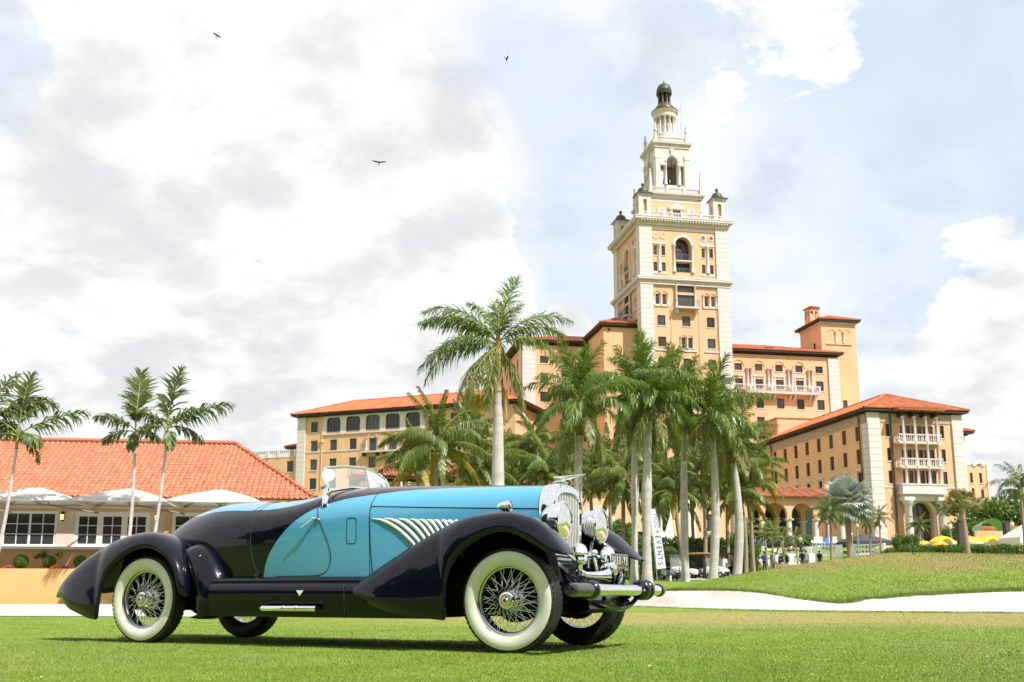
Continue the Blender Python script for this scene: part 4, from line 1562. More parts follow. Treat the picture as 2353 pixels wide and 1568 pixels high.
def window_meshes(w, h, style):
    key = (round(w, 2), round(h, 2), style)
    if key in WIN_CACHE:
        return WIN_CACHE[key]
    fr, pn, sl = MB(), MB(), MB()
    t = 0.07
    fm = 'greyframe' if style == 'grey' else ('white' if style == 'white' else 'frame')
    if style == 'white':
        t = 0.05
    y0, y1 = 0.16, 0.24
    fr.box(-w / 2, -w / 2 + t, y0, y1, 0, h)
    fr.box(w / 2 - t, w / 2, y0, y1, 0, h)
    fr.box(-w / 2 + t, w / 2 - t, y0, y1, 0, t)
    fr.box(-w / 2 + t, w / 2 - t, y0, y1, h - t, h)
    zt = h * 0.72
    fr.box(-w / 2 + t, w / 2 - t, y0 - 0.02, y1, zt, zt + t)
    if w > 0.9:
        fr.box(-t / 2, t / 2, y0 - 0.015, y1, t, zt)
        fr.box(-t / 2, t / 2, y0 - 0.012, y1, zt + t, h - t)
        if style == 'big':
            for q in (-w / 4, w / 4):
                fr.box(q - t / 3, q + t / 3, y0 - 0.008, y1, t, h - t)
    else:
        fr.box(-t / 3, t / 3, y0 - 0.012, y1, t, zt)
    pn.add([(-w / 2, 0.20, 0), (w / 2, 0.20, 0), (w / 2, 0.20, h), (-w / 2, 0.20, h)], [(0, 1, 2, 3)])
    sl.box(-w / 2 - 0.10, w / 2 + 0.10, -0.09, 0.15, -0.14, 0.0)
    r = (fr.mesh('window', fm), pn.mesh('pane', 'pane'), sl.mesh('sill', 'stone'))
    WIN_CACHE[key] = r
    return r


class Face:
    """one wall of a building; local x along the wall, y inward, z up"""

    def __init__(s, b, ox, oy, rot):
        s.b, s.ox, s.oy, s.rot = b, ox, oy, rot

    def at(s, x, y, z):
        c, n = cos(s.rot), sin(s.rot)
        return (s.ox + x * c - y * n, s.oy + x * n + y * c, z)

    def put(s, name, mb, mats, smooth=False, sharp=None, parent=None):
        return mb.build(name, mats, s.b, smooth, sharp, (s.ox, s.oy, 0), (0, 0, s.rot))

    def window(s, x0, x1, z0, z1, style='std', sill=True):
        w, h = x1 - x0, z1 - z0
        f, p, q = window_meshes(w, h, style)
        o = put('window', f, s.b, s.at((x0 + x1) / 2, 0, z0), (0, 0, s.rot))
        put('pane', p, o)
        if sill:
            put('sill', q, o)
        return o

    def wall(s, x0, x1, z0, z1, holes, mats='stucco', y=0.0, depth=0.24, name='wall', arches=()):
        mb = MB()
        allh = list(holes) + [(a[0], a[1], a[2], a[3]) for a in arches]
        X = sorted(set([x0, x1] + [v for h in allh for v in h[:2] if x0 < v < x1]))
        Z = sorted(set([z0, z1] + [v for h in allh for v in h[2:4] if z0 < v < z1]))
        for i in range(len(X) - 1):
            k = 0
            while k < len(Z) - 1:
                cx = (X[i] + X[i + 1]) / 2
                ok = lambda q: not any(h[0] < cx < h[1] and h[2] < (Z[q] + Z[q + 1]) / 2 < h[3] for h in allh)
                if ok(k):
                    j = k
                    while j + 1 < len(Z) - 1 and ok(j + 1):
                        j += 1
                    mb.add([(X[i], y, Z[k]), (X[i + 1], y, Z[k]), (X[i + 1], y, Z[j + 1]), (X[i], y, Z[j + 1])], [(0, 1, 2, 3)])
                    k = j + 1
                else:
                    k += 1
        for h in holes:
            a, b, c, d = h[:4]
            mb.add([(a, y, c), (b, y, c), (b, y, d), (a, y, d), (a, y + depth, c), (b, y + depth, c), (b, y + depth, d), (a, y + depth, d)],
                   [(0, 4, 5, 1), (1, 5, 6, 2), (2, 6, 7, 3), (3, 7, 4, 0)])
        for a in arches:
            xa, xb, za, zb = a[:4]
            dp = a[4] if len(a) > 4 else depth
            r = (xb - xa) / 2
            cx, zc = (xa + xb) / 2, zb - r
            arc = [(cx + r * cos(t), zc + r * sin(t)) for t in [pi * k / 12 for k in range(13)]]
            for k in range(12):
                (ax, az), (bx_, bz) = arc[k], arc[k + 1]
                mb.add([(ax, y, az), (bx_, y, bz), (bx_, y, zb), (ax, y, zb)], [(0, 1, 2, 3)])
                mb.add([(ax, y, az), (bx_, y, bz), (bx_, y + dp, bz), (ax, y + dp, az)], [(3, 2, 1, 0)])
            mb.add([(xa, y, za), (xa, y, zc), (xa, y + dp, zc), (xa, y + dp, za), (xb, y, za), (xb, y, zc), (xb, y + dp, zc), (xb, y + dp, za)],
                   [(0, 1, 2, 3), (7, 6, 5, 4), (0, 3, 7, 4)])
        return s.put(name, mb, mats)

    def windows(s, lst, style='std', sill=True):
        for a, b, c, d in lst:
            s.window(a, b, c, d, style, sill)


def ring(mb, cx, cz, r0, r1, y0, y1, a0=0.0, a1=pi, n=14):
    rows = []
    for k in range(n + 1):
        t = lerp(a0, a1, k / n)
        c, q = cos(t), sin(t)
        rows.append([(cx + r0 * c, y1, cz + r0 * q), (cx + r0 * c, y0, cz + r0 * q), (cx + r1 * c, y0, cz + r1 * q), (cx + r1 * c, y1, cz + r1 * q)])
    mb.grid(rows)


def column(mb, x, y, z0, z1, r, n=10):
    h = z1 - z0
    mb.lathe([(r * 1.35, z0), (r * 1.35, z0 + 0.05 * h), (r * 1.05, z0 + 0.07 * h), (r, z0 + 0.3 * h), (r * 0.88, z1 - 0.10 * h), (r * 1.0, z1 - 0.09 * h), (r * 1.45, z1 - 0.02 * h), (r * 1.5, z1)], n, (x, y, 0))


def balusters(parent, pts, z0, z1, name='baluster', mat_='stone', r=0.07):
    key = ('bal', round(z1 - z0, 2), mat_, r)
    if key not in WIN_CACHE:
        mb = MB()
        h = z1 - z0
        mb.lathe([(r * 0.8, 0), (r * 0.8, h * 0.08), (r * 0.5, h * 0.12), (r * 1.1, h * 0.35), (r * 0.9, h * 0.5), (r * 0.5, h * 0.75), (r * 0.8, h * 0.92), (r * 0.8, h)], 6)
        WIN_CACHE[key] = mb.mesh('baluster', mat_, True)
    for p in pts:
        put(name, WIN_CACHE[key], parent, (p[0], p[1], z0))


def balustrade_mesh(mb, a, b, z0, z1, post=None, n=None, th=0.16):
    """rails, end posts and balusters between two plan points, joined (too far away to pick apart)"""
    a, b = Vector(a), Vector(b)
    d = b - a
    L_ = d.length
    d.normalize()
    q = Vector((-d.y, d.x))
    mid = (a + b) / 2
    for zz0, zz1, t in ((z0, z0 + 0.14, th), (z1 - 0.16, z1, th * 1.15)):
        mb.obox((mid.x, mid.y, (zz0 + zz1) / 2), (d.x * L_ / 2, d.y * L_ / 2, 0), (q.x * t, q.y * t, 0), (0, 0, (zz1 - zz0) / 2))
    n = n or max(2, int(L_ / 0.36))
    for k in range(n):
        p = a + d * (L_ * (k + 0.5) / n)
        mb.obox((p.x, p.y, (z0 + z1) / 2 - 0.01), (d.x * 0.075, d.y * 0.075, 0), (q.x * 0.08, q.y * 0.08, 0), (0, 0, (z1 - z0) / 2 - 0.15))
    for s_ in (post or []):
        p = a + d * (L_ * s_)
        mb.obox((p.x, p.y, (z0 + z1) / 2 + 0.03), (d.x * 0.28, d.y * 0.28, 0), (q.x * 0.24, q.y * 0.24, 0), (0, 0, (z1 - z0) / 2 + 0.03))


def slope_tiles(mb, A, d, n, L_, run, rise, a, b, pitch=0.34, r=None, mi=0):
    """round tiles as ribs running up one roof slope; A eave start, d along eave, n inward"""
    A, d, n = Vector(A), Vector(d), Vector(n)
    r = r or pitch * 0.40
    cnt = int(L_ / pitch)
    up = Vector((0, 0, 1))
    sl = sqrt(run * run + rise * rise)
    nrm = (up * run - n * rise) / sl
    for k in range(cnt):
        s = (k + 0.5) * L_ / cnt
        t = 1.0
        if a > 0:
            t = min(t, s / a)
        if b > 0:
            t = min(t, (L_ - s) / b)
        if t < 0.03:
            continue
        p0 = A + d * s
        p1 = p0 + n * (run * t) + up * (rise * t)
        rows = []
        for ang in (0, 60, 120, 180):
            o = d * (-cos(radians(ang)) * r) + nrm * (sin(radians(ang)) * r * 0.8)
            rows.append([p0 + o, p1 + o])
        base = len(mb.v)
        mb.grid(rows, mi)
        mb.f.append((base, base + 2, base + 4, base + 6))
        mb.m.append(mi)


def hip_roof(b, x0, x1, y0, y1, ze, rise, over=0.9, pitch=0.36, mats='tile', name='roof', rafters=True, gable=None):
    X0, X1, Y0, Y1 = x0 - over, x1 + over, y0 - over, y1 + over
    wx, wy = X1 - X0, Y1 - Y0
    run = min(wx, wy) / 2
    mb = MB()
    if wx >= wy:
        R0, R1 = (X0 + run, (Y0 + Y1) / 2), (X1 - run, (Y0 + Y1) / 2)
    else:
        R0, R1 = ((X0 + X1) / 2, Y0 + run), ((X0 + X1) / 2, Y1 - run)
    zt = ze + rise
    # bedding planes just under the tiles
    if wx >= wy:
        v = [(X0, Y0, ze), (X1, Y0, ze), (X1, Y1, ze), (X0, Y1, ze), (*R0, zt), (*R1, zt)]
        f = [(0, 1, 5, 4), (1, 2, 5), (2, 3, 4, 5), (3, 0, 4)]
    else:
        v = [(X0, Y0, ze), (X1, Y0, ze), (X1, Y1, ze), (X0, Y1, ze), (*R0, zt), (*R1, zt)]
        f = [(0, 1, 4), (1, 2, 5, 4), (2, 3, 5), (3, 0, 4, 5)]
    mb.add(v, f)
    ex, ey = (run, run)
    ax = run if wx >= wy else wx / 2
    ay = wy / 2 if wx >= wy else run
    slope_tiles(mb, (X0, Y0, ze + 0.03), (1, 0, 0), (0, 1, 0), wx, run, rise, ax, ax, pitch)
    slope_tiles(mb, (X0, Y1, ze + 0.03), (0, -1, 0), (1, 0, 0), wy, run, rise, ay, ay, pitch)
    slope_tiles(mb, (X1, Y0, ze + 0.03), (0, 1, 0), (-1, 0, 0), wy, run, rise, ay, ay, pitch)
    # ridge and hip rolls
    for p, q in (((*R0, zt), (*R1, zt)), ((X0, Y0, ze), (*R0, zt)), ((X1, Y0, ze), ((*R1, zt) if wx >= wy else (*R0, zt)))):
        if (Vector(p) - Vector(q)).length > 0.2:
            mb.tube([Vector(p) + Vector((0, 0, 0.10)), Vector(q) + Vector((0, 0, 0.10))], 0.17, 6)
    ro = mb.build(name, mats, b)
    mb = MB()
    mb.box(X0 + 0.12, X1 - 0.12, Y0 + 0.12, Y1 - 0.12, ze - 0.30, ze - 0.03)
    if rafters:
        mb.box(x0 - 0.12, x1 + 0.12, y0 - 0.12, y1 + 0.12, ze - 0.55, ze - 0.305)
    mb.build('soffit', 'soffit', ro)
    return ro


QUOIN = {}


def quoins(b, cx, cy, sx, sy, z0, z1, w=2.05, proud=0.14, course=0.86, mats='stone'):
    """stack of cut stone blocks on a corner; (sx, sy) point into the building"""
    n = max(1, round((z1 - z0) / course))
    h = (z1 - z0) / n
    key = (round(w, 2), round(h, 3), proud, mats)
    if key not in QUOIN:
        mb = MB()
        mb.box(-proud, w, -proud, w, 0.022, h - 0.022)
        QUOIN[key] = mb.mesh('quoin_block', mats)
    mb = MB()
    mb.box(-proud * 0.45, w - 0.03, -proud * 0.45, w - 0.03, z0, z1)
    core = mb.build('corner_pier', mats, b, loc=(cx, cy, 0))
    core.scale = (sx, sy, 1)
    for k in range(n):
        put('quoin_block', QUOIN[key], b, (cx, cy, z0 + k * h), scale=(sx, sy, 1))


def cornice(b, x0, x1, y0, y1, z0, z1, proj, name='cornice', mats='stone', dent=0.0):
    mb = MB()
    h = z1 - z0
    for k, (p, a, c) in enumerate(((0.25, 0.0, 0.30), (0.45, 0.30, 0.52), (1.0, 0.62, 0.86), (1.08, 0.86, 1.0), (0.8, 0.52, 0.62))):
        q = proj * p
        mb.box(x0 - q, x1 + q, y0 - q, y1 + q, z0 + h * a, z0 + h * c - 0.002)
    o = mb.build(name, mats, b)
    if dent:
        mb = MB()
        z, e = z0 + h * 0.62, proj * 0.9
        n = int((x1 - x0) / dent)
        for k in range(n):
            x = x0 + (k + 0.5) * (x1 - x0) / n
            mb.box(x - dent * 0.25, x + dent * 0.25, y0 - e, y0 - proj * 0.3, z - 0.30, z - 0.003)
        n = int((y1 - y0) / dent)
        for k in range(n):
            y = y0 + (k + 0.5) * (y1 - y0) / n
            mb.box(x0 - e, x0 - proj * 0.3, y - dent * 0.25, y + dent * 0.25, z - 0.30, z - 0.003)
        mb.build('dentil_course', mats, o)['kind'] = 'stuff'
    return o


def railing(mb, x0, x1, y0, y1, z0, z1, n=14):
    """iron rail round three sides of a balcony"""
    for z in (z0 + 0.04, z1):
        mb.box(x0, x1, y0 - 0.02, y0 + 0.02, z - 0.025, z + 0.025)
        mb.box(x0 - 0.02, x0 + 0.02, y0 + 0.021, y1, z - 0.025, z + 0.025)
        mb.box(x1 - 0.02, x1 + 0.02, y0 + 0.021, y1, z - 0.025, z + 0.025)
    for k in range(n + 1):
        x = lerp(x0, x1, k / n)
        mb.box(x - 0.014, x + 0.014, y0 - 0.014, y0 + 0.014, z0 + 0.065, z1 - 0.026)
    for k in range(1, 4):
        y = lerp(y0, y1, k / 4)
        for x in (x0, x1):
            mb.box(x - 0.014, x + 0.014, y - 0.014, y + 0.014, z0 + 0.065, z1 - 0.026)


# ------------------------------------------------------------------ the hotel tower
TX, TY = 21.363, 165.0
TW_, TC = 15.35, 7.675
tower = thing('hotel_tower', 'tall ochre hotel tower with white quoins, belfry and dark domed lantern', 'tower', (TX, TY, 5.0), BETA)


tower.location = (TX, TY, 0)
FF = Face(tower, 0, 0.14, 0)
LF = Face(tower, 0.14, TW_, -pi / 2)
up_w = [(a, b, c, d) for a, b in ((2.3, 2.95), (3.75, 4.4), (10.8, 11.4), (12.2, 12.85)) for c, d in ((56.0, 57.7), (53.2, 54.8))]
mid_w = [(a, b, 47.5, 49.3) for a, b in ((2.5, 3.1), (3.7, 4.3), (11.05, 11.65), (12.2, 12.8))]
low_w = [(a, b, 43.9, 45.65) for a, b in ((2.7, 4.1), (7.0, 8.4), (11.3, 12.7))]
low_w += [(2.75, 4.15, 40.3, 42.0), (11.3, 12.7, 40.3, 42.0), (6.8, 7.45, 40.2, 42.0), (7.95, 8.6, 40.2, 42.0)]
for zr in (36.7, 33.2, 29.7, 26.2):
    low_w += [(a, b, zr, zr + 1.75) for a, b in ((2.7, 4.1), (7.0, 8.4), (11.3, 12.7))]
for F_, vis in ((FF, True), (LF, False)):
    arch = [(6.15, 8.9, 53.2, 59.35, 1.1)]
    F_.wall(0.6, TW_ - 0.6, 5.0, 61.2, up_w + mid_w + low_w, 'stucco', arches=arch)
    F_.windows(up_w + mid_w, 'grey')
    F_.windows(low_w, 'std')
    # double lights: mid mullion columns, lintels, round medallions, blind arches
    for xa in (2.3, 10.8):
        mb = MB()
        column(mb, xa + 1.03, -0.03, 53.2, 57.95, 0.26, 8)
        F_.put('engaged_column', mb, 'stone', True, 50)
        mb = MB()
        mb.box(xa - 0.25, xa + 2.3, -0.12, 0.05, 57.97, 58.32)
        F_.put('lintel', mb, 'stone')
        mb = MB()
        mb.box(xa - 0.25, xa + 2.3, -0.10, 0.05, 52.78, 53.05)
        F_.put('string_sill', mb, 'stone')
    for xa in (2.75, 4.1, 11.15, 12.55):
        mb = MB()
        ring(mb, xa, 59.45, 0.34, 0.50, -0.09, 0.06, 0, 2 * pi, 18)
        F_.put('medallion', mb, 'stone')
        mb = MB()
        mb.prism([(xa + 0.34 * cos(a), 59.45 + 0.34 * sin(a)) for a in [2 * pi * k / 14 for k in range(14)]], -0.012, 0.05)
        F_.put('medallion_disc', mb, 'greyframe' if xa > 8 else 'stucco2')
    for xa in (2.8, 4.0, 11.35, 12.5):
        mb = MB()
        ring(mb, xa, 49.42, 0.36, 0.56, -0.10, 0.06)
        F_.put('blind_arch', mb, 'stucco2')
    for xa in (2.22, 3.4, 4.58, 10.78, 11.93, 13.06):
        mb = MB()
        column(mb, xa, -0.08, 47.4, 49.45, 0.15, 8)
        F_.put('colonnette', mb, 'stone', True, 50)
    for xa in (2.1, 10.65):
        mb = MB()
        mb.box(xa, xa + 2.6, -0.16, 0.05, 47.15, 47.38)
        F_.put('string_sill', mb, 'stone')
    for xa in (6.62, 7.70, 8.78):
        mb = MB()
        column(mb, xa, -0.08, 40.1, 42.1, 0.13, 8)
        F_.put('colonnette', mb, 'stone', True, 50)
    for xa in (7.13, 8.27):
        mb = MB()
        ring(mb, xa, 42.05, 0.34, 0.52, -0.10, 0.06)
        F_.put('blind_arch', mb, 'stucco2')
    for a_, b_ in ((6.0, 9.5), (10.7, 13.35), (2.0, 4.7)):
        mb = MB()
        mb.box(a_, b_, -0.16, 0.05, 39.6, 39.85)
        F_.put('string_sill', mb, 'stone')
    for xa in (5.1, 9.95, 13.2):
        mb = MB()
        mb.box(xa - 0.06, xa + 0.06, -0.10, 0.05, 24.0, 46.6)
        F_.put('panel_strip', mb, 'stucco2')
    # great arch with glazing, iron balcony
    mb = MB()
    ring(mb, 7.525, 57.975, 1.40, 1.85, -0.16, 0.06)
    F_.put('arch_moulding', mb, 'stone', True, 40)
    for xa in (5.92, 9.13):
        mb = MB()
        column(mb, xa, -0.05, 53.2, 58.0, 0.25, 8)
        F_.put('engaged_column', mb, 'stone', True, 50)
    mb = MB()
    mb.add([(6.15, 1.1, 53.2), (8.9, 1.1, 53.2), (8.9, 1.1, 59.3), (6.15, 1.1, 59.3)], [(0, 1, 2, 3)])
    ag = F_.put('arch_glazing', mb, 'pane')
    mb = MB()
    for a in (25, 60, 90, 120, 155):
        mb.tube([(7.525, 1.04, 57.7), (7.525 + 1.4 * cos(radians(a)), 1.04, 57.975 + 1.4 * sin(radians(a)))], 0.05, 4)
    mb.box(6.15, 8.9, 0.98, 1.07, 57.25, 57.65)
    mb.box(6.15, 8.9, 0.98, 1.07, 54.95, 55.25)
    for xa in (6.2, 6.9, 7.5, 8.15, 8.85):
        mb.box(xa - 0.05, xa + 0.05, 0.99, 1.08, 53.2, 54.94)
        mb.box(xa - 0.05, xa + 0.05, 0.99, 1.08, 55.26, 57.24)
    mb.build('glazing_bars', 'frame', ag)
    mb = MB()
    mb.box(6.16, 8.89, -0.35, 1.0, 55.05, 55.25)
    bl = F_.put('balcony', mb, 'stone')
    mb = MB()
    railing(mb, 6.2, 8.85, -0.30, 0.4, 55.25, 56.35, 12)
    mb.build('iron_railing', 'railing', bl)
    mb = MB()
    railing(mb, 6.2, 8.85, 0.05, 0.4, 53.2, 53.9, 12)
    mb.build('window_guard', 'railing', bl)
    # bracketed loggia below the mid cornice
    lg = F_.put('loggia_glazing', MB().add([(6.2, -0.012, 47.0), (9.1, -0.012, 47.0), (9.1, -0.012, 51.0), (6.2, -0.012, 51.0)], [(0, 1, 2, 3)]), 'pane')
    mb = MB()
    for xa in (6.25, 6.85, 7.4, 7.95, 8.5, 9.05):
        mb.box(xa - 0.05, xa + 0.05, -0.09, -0.014, 47.0, 49.24)
        mb.box(xa - 0.05, xa + 0.05, -0.09, -0.014, 49.68, 51.0)
    mb.build('glazing_bars', 'frame', lg)
    mb = MB()
    mb.box(6.2, 9.1, -0.25, -0.02, 49.25, 49.67)
    mb.build('transom_beam', 'stucco', lg)
    for xa in (6.0, 9.3):
        mb = MB()
        column(mb, xa, -0.30, 47.02, 50.9, 0.20, 8)
        F_.put('loggia_column', mb, 'stone', True, 50)
    mb = MB()
    mb.box(5.6, 9.85, -1.25, 0.0, 46.75, 47.0)
    for xa in (6.0, 9.3):
        mb.prism([(xa - 0.2, 46.745), (xa + 0.2, 46.745), (xa + 0.2, 46.0), (xa - 0.2, 46.0)], -0.75, -0.01)
    bl = F_.put('balcony', mb, 'stone')
    mb = MB()
    railing(mb, 5.65, 9.8, -1.2, 0.0, 47.0, 48.15, 18)
    mb.build('iron_railing', 'railing', bl)
mb = MB()
mb.box(0.7, TW_ - 0.2, 1.5, TW_ - 0.2, 5.0, 61.9)
mb.build('tower_core', 'stucco', tower)
mb = MB()
mb.box(TW_ - 0.6, TW_ - 0.14, 0.5, TW_ - 0.5, 5.0, 61.2)
mb.box(0.5, TW_ - 0.5, TW_ - 0.6, TW_ - 0.15, 5.0, 61.2)
mb.build('rear_wall', 'stucco', tower)
for (cx, cy, sx, sy) in ((0, 0, 1, 1), (TW_, 0, -1, 1), (0, TW_, 1, -1)):
    quoins(tower, cx, cy, sx, sy, 6.0, 51.0)
    quoins(tower, cx, cy, sx, sy, 52.1, 61.15)
cornice(tower, -0.1, TW_ + 0.1, -0.1, TW_ + 0.1, 50.85, 52.1, 0.55, 'middle_cornice')
cornice(tower, -0.1, TW_ + 0.1, -0.1, TW_ + 0.1, 61.15, 62.55, 0.85, 'main_cornice', dent=0.5)
mb = MB()
mb.box(1.9, 13.4, 0.0, 0.13, 60.5, 61.14)
mb.build('frieze_band', 'stone', tower)
mb = MB()
for a, b in (((0.2, 0.2), (15.1, 0.2)), ((0.2, 0.2), (0.2, 15.1)), ((15.1, 0.2), (15.1, 15.1))):
    balustrade_mesh(mb, a, b, 62.56, 63.62, (0.28, 0.5, 0.72), 34)
stuff(mb.build('parapet_balustrade', 'stone', tower))
# corner turrets
for cx, cy in ((1.05, 1.05), (14.3, 1.05), (1.05, 14.3), (14.3, 14.3)):
    t_ = put('turret', None, tower, (cx, cy, 62.56))
    fa = []
    mb = MB()
    for r_ in range(4):
        k0 = len(mb.v)
        q = 1.05
        # wall with a tall arched light
        zs_, zt_, hw = 2.9, 3.3, 0.32
        pts = [(-q, 0), (-hw, 0), (-hw, 0.7), (hw, 0.7), (hw, 0), (q, 0), (q, 4.0), (-q, 4.0)]
        mb.add([(-q, -q, 0), (q, -q, 0), (q, -q, 0.7), (-q, -q, 0.7)], [(0, 1, 2, 3)])
        mb.add([(-q, -q, 0.7), (-hw, -q, 0.7), (-hw, -q, zs_), (-q, -q, zs_)], [(0, 1, 2, 3)])
        mb.add([(hw, -q, 0.7), (q, -q, 0.7), (q, -q, zs_), (hw, -q, zs_)], [(0, 1, 2, 3)])
        arc = [(hw * cos(a), zs_ + hw * sin(a)) for a in [pi * k / 8 for k in range(9)]]
        for k in range(8):
            (ax, az), (bx_, bz) = arc[k], arc[k + 1]
            mb.add([(ax, -q, az), (bx_, -q, bz), (bx_, -q, 4.0), (ax, -q, 4.0)], [(0, 1, 2, 3)])
            mb.add([(ax, -q, az), (bx_, -q, bz), (bx_, -q + 0.3, bz), (ax, -q + 0.3, az)], [(0, 1, 2, 3)])
        mb.add([(-q, -q, zs_), (-hw, -q, zs_), (-hw, -q, 4.0), (-q, -q, 4.0)], [(0, 1, 2, 3)])
        mb.add([(hw, -q, zs_), (q, -q, zs_), (q, -q, 4.0), (hw, -q, 4.0)], [(0, 1, 2, 3)])
        for sg in (-1, 1):
            mb.add([(sg * hw, -q, 0.7), (sg * hw, -q + 0.3, 0.7), (sg * hw, -q + 0.3, zs_), (sg * hw, -q, zs_)], [(0, 1, 2, 3)])
        mb.box(-q - 0.05, -q + 0.45, -q - 0.05, -q + 0.02, 0.9, 3.95)
        mb.xf(Matrix.Rotation(r_ * pi / 2, 4, 'Z'), k0)
    mb.build('turret_body', 'stone', t_)
    mb = MB()
    mb.box(-0.6, 0.6, -0.6, 0.6, 0.0, 3.9)
    mb.build('turret_core', 'stucco2', t_)
    mb = MB()
    mb.box(-1.25, 1.25, -1.25, 1.25, 4.0, 4.16)
    mb.box(-1.15, 1.15, -1.15, 1.15, 3.8, 3.998)
    mb.build('turret_cornice', 'stone', t_)
    mb = MB()
    q = 1.5
    mb.add([(-q, -q, 4.165), (q, -q, 4.165), (q, q, 4.165), (-q, q, 4.165), (-0.95, -0.95, 4.55), (0.95, -0.95, 4.55), (0.95, 0.95, 4.55), (-0.95, 0.95, 4.55)],
           [(3, 2, 1, 0), (0, 1, 5, 4), (1, 2, 6, 5), (2, 3, 7, 6), (3, 0, 4, 7), (4, 5, 6, 7)])
    mb.lathe([(1.02, 4.5), (1.02, 4.7)] + [(0.98 * cos(a), 4.7 + 0.95 * sin(a)) for a in [pi / 2 * k / 7 for k in range(8)]], 18)
    mb.lathe([(0.10, 5.6), (0.10, 5.8), (0.26, 5.9), (0.30, 6.1), (0.22, 6.3), (0.0, 6.42)], 10)
    mb.build('turret_dome', 'copper' if cx > 2 or cy < 2 else 'copperbrown', t_, True, 40)
# penthouse storey
mb = MB()
mb.box(3.2, 12.15, 3.2, 12.15, 61.95, 67.45)
mb.build('penthouse_wall', 'stucco2', tower)
mb = MB()
mb.box(3.16, 12.19, 3.16, 12.19, 66.75, 67.46)
mb.build('penthouse_frieze', 'stone', tower)
PF = Face(tower, 0, 3.2, 0)
mb = MB()
mb.box(6.55, 6.95, -0.22, 0.0, 62.6, 65.4)
mb.box(8.4, 8.8, -0.22, 0.0, 62.6, 65.4)
mb.box(6.2, 9.15, -0.35, 0.0, 65.41, 65.75)
mb.prism([(6.1, 65.76), (9.25, 65.76), (7.68, 66.5)], -0.35, 0.0)
PF.put('pedimented_window', mb, 'stone')
PF.window(6.95, 8.4, 63.2, 65.2, 'grey', False).location.y -= 0.26
for a in (4.2, 9.5):
    mb = MB()
    mb.box(a, a + 1.5, -0.12, 0.0, 64.15, 65.7)
    ring(mb, a + 0.75, 64.95, 0.36, 0.55, -0.2, -0.115, 0, 2 * pi, 16)
    PF.put('medallion_panel', mb, 'stone')
cornice(tower, 3.0, 12.35, 3.0, 12.35, 67.47, 68.3, 0.45, 'penthouse_cornice')
mb = MB()
for a, b in (((3.1, 3.1), (12.25, 3.1)), ((3.1, 3.1), (3.1, 12.25)), ((12.25, 3.1), (12.25, 12.25))):
    balustrade_mesh(mb, a, b, 68.31, 69.35, (0.0, 0.33, 0.66, 1.0), 22)
stuff(mb.build('upper_balustrade', 'stone', tower))
for cx, cy in ((3.1, 3.1), (12.25, 3.1), (3.1, 12.25), (12.25, 12.25)):
    mb = MB()
    mb.lathe([(0.36, 69.4), (0.36, 69.7), (0.26, 69.8), (0.30, 70.2), (0.22, 71.4), (0.14, 72.2), (0.20, 72.3), (0.16, 72.5), (0.0, 72.6)], 6, (cx, cy, 0))
    mb.build('obelisk', 'stone', tower)
# belfry: four pierced faces, corner piers, cornice
BX = 3.1
for k in range(4):
    rot = -k * pi / 2
    c, s_ = cos(rot), sin(rot)
    ox, oy = TC + (-BX * c + BX * s_), TC + (-BX * s_ - BX * c)
    BF = Face(tower, ox, oy, rot)
    BF.wall(0.0, 2 * BX, 69.0, 77.4, [(0.98, 1.62, 70.5, 74.1), (2 * BX - 1.62, 2 * BX - 0.98, 70.5, 74.1)], 'stone', depth=0.5, arches=[(BX - 0.98, BX + 0.98, 70.5, 75.85, 0.7)], name='belfry_wall')
    for xx in (0.45, 2 * BX - 0.45):
        mb = MB()
        mb.box(xx - 0.40, xx + 0.40, -0.14, -0.01, 69.0, 75.3)
        mb.box(xx - 0.48, xx + 0.48, -0.20, -0.005, 75.31, 76.1)
        BF.put('belfry_pier', mb, 'stone')
    mb = MB()
    ring(mb, BX, 74.87, 1.0, 1.32, -0.14, 0.0)
    mb.box(0.9, BX - 1.0, -0.15, -0.005, 74.1, 74.5)
    mb.box(BX + 1.0, 2 * BX - 0.9, -0.15, -0.005, 74.1, 74.5)
    mb.prism([(BX - 0.18, 75.9), (BX + 0.18, 75.9), (BX + 0.3, 77.2), (BX - 0.3, 77.2)], -0.3, -0.004)
    BF.put('belfry_archivolt', mb, 'stone', True, 40)
    for xx in (BX - 1.22, BX + 1.22):
        mb = MB()
        column(mb, xx, -0.02, 70.5, 74.1, 0.22, 8)
        BF.put('belfry_column', mb, 'stone', True, 50)
mb = MB()
mb.box(TC - 2.3, TC + 2.3, TC - 2.3, TC + 2.3, 76.2, 77.3)
mb.box(TC - 2.9, TC + 2.9, TC - 2.9, TC + 2.9, 69.0, 70.4)
mb.build('belfry_floor', 'stone', tower)
mb = MB()
for dx, dy, r in ((0.3, 0.2, 0.62), (-0.6, -0.5, 0.42), (0.7, -0.7, 0.4)):
    mb.lathe([(0.0, 72.9), (r * 0.45, 72.85), (r * 0.6, 72.2), (r * 0.75, 71.7), (r, 71.3)], 14, (TC + dx, TC + dy, 0))
    mb.tube([(TC + dx, TC + dy, 72.9), (TC + dx, TC + dy, 76.2)], 0.06, 6)
mb.build('bells', 'copperbrown', tower, True, 50)
cornice(tower, TC - 3.15, TC + 3.15, TC - 3.15, TC + 3.15, 77.4, 78.5, 0.5, 'belfry_cornice')
mb = MB()
q = 2.85
for a, b in (((TC - q, TC - q), (TC + q, TC - q)), ((TC - q, TC - q), (TC - q, TC + q)), ((TC + q, TC - q), (TC + q, TC + q))):
    balustrade_mesh(mb, a, b, 78.51, 79.55, (0.0, 1.0), 14)
stuff(mb.build('lantern_balustrade', 'stone', tower))
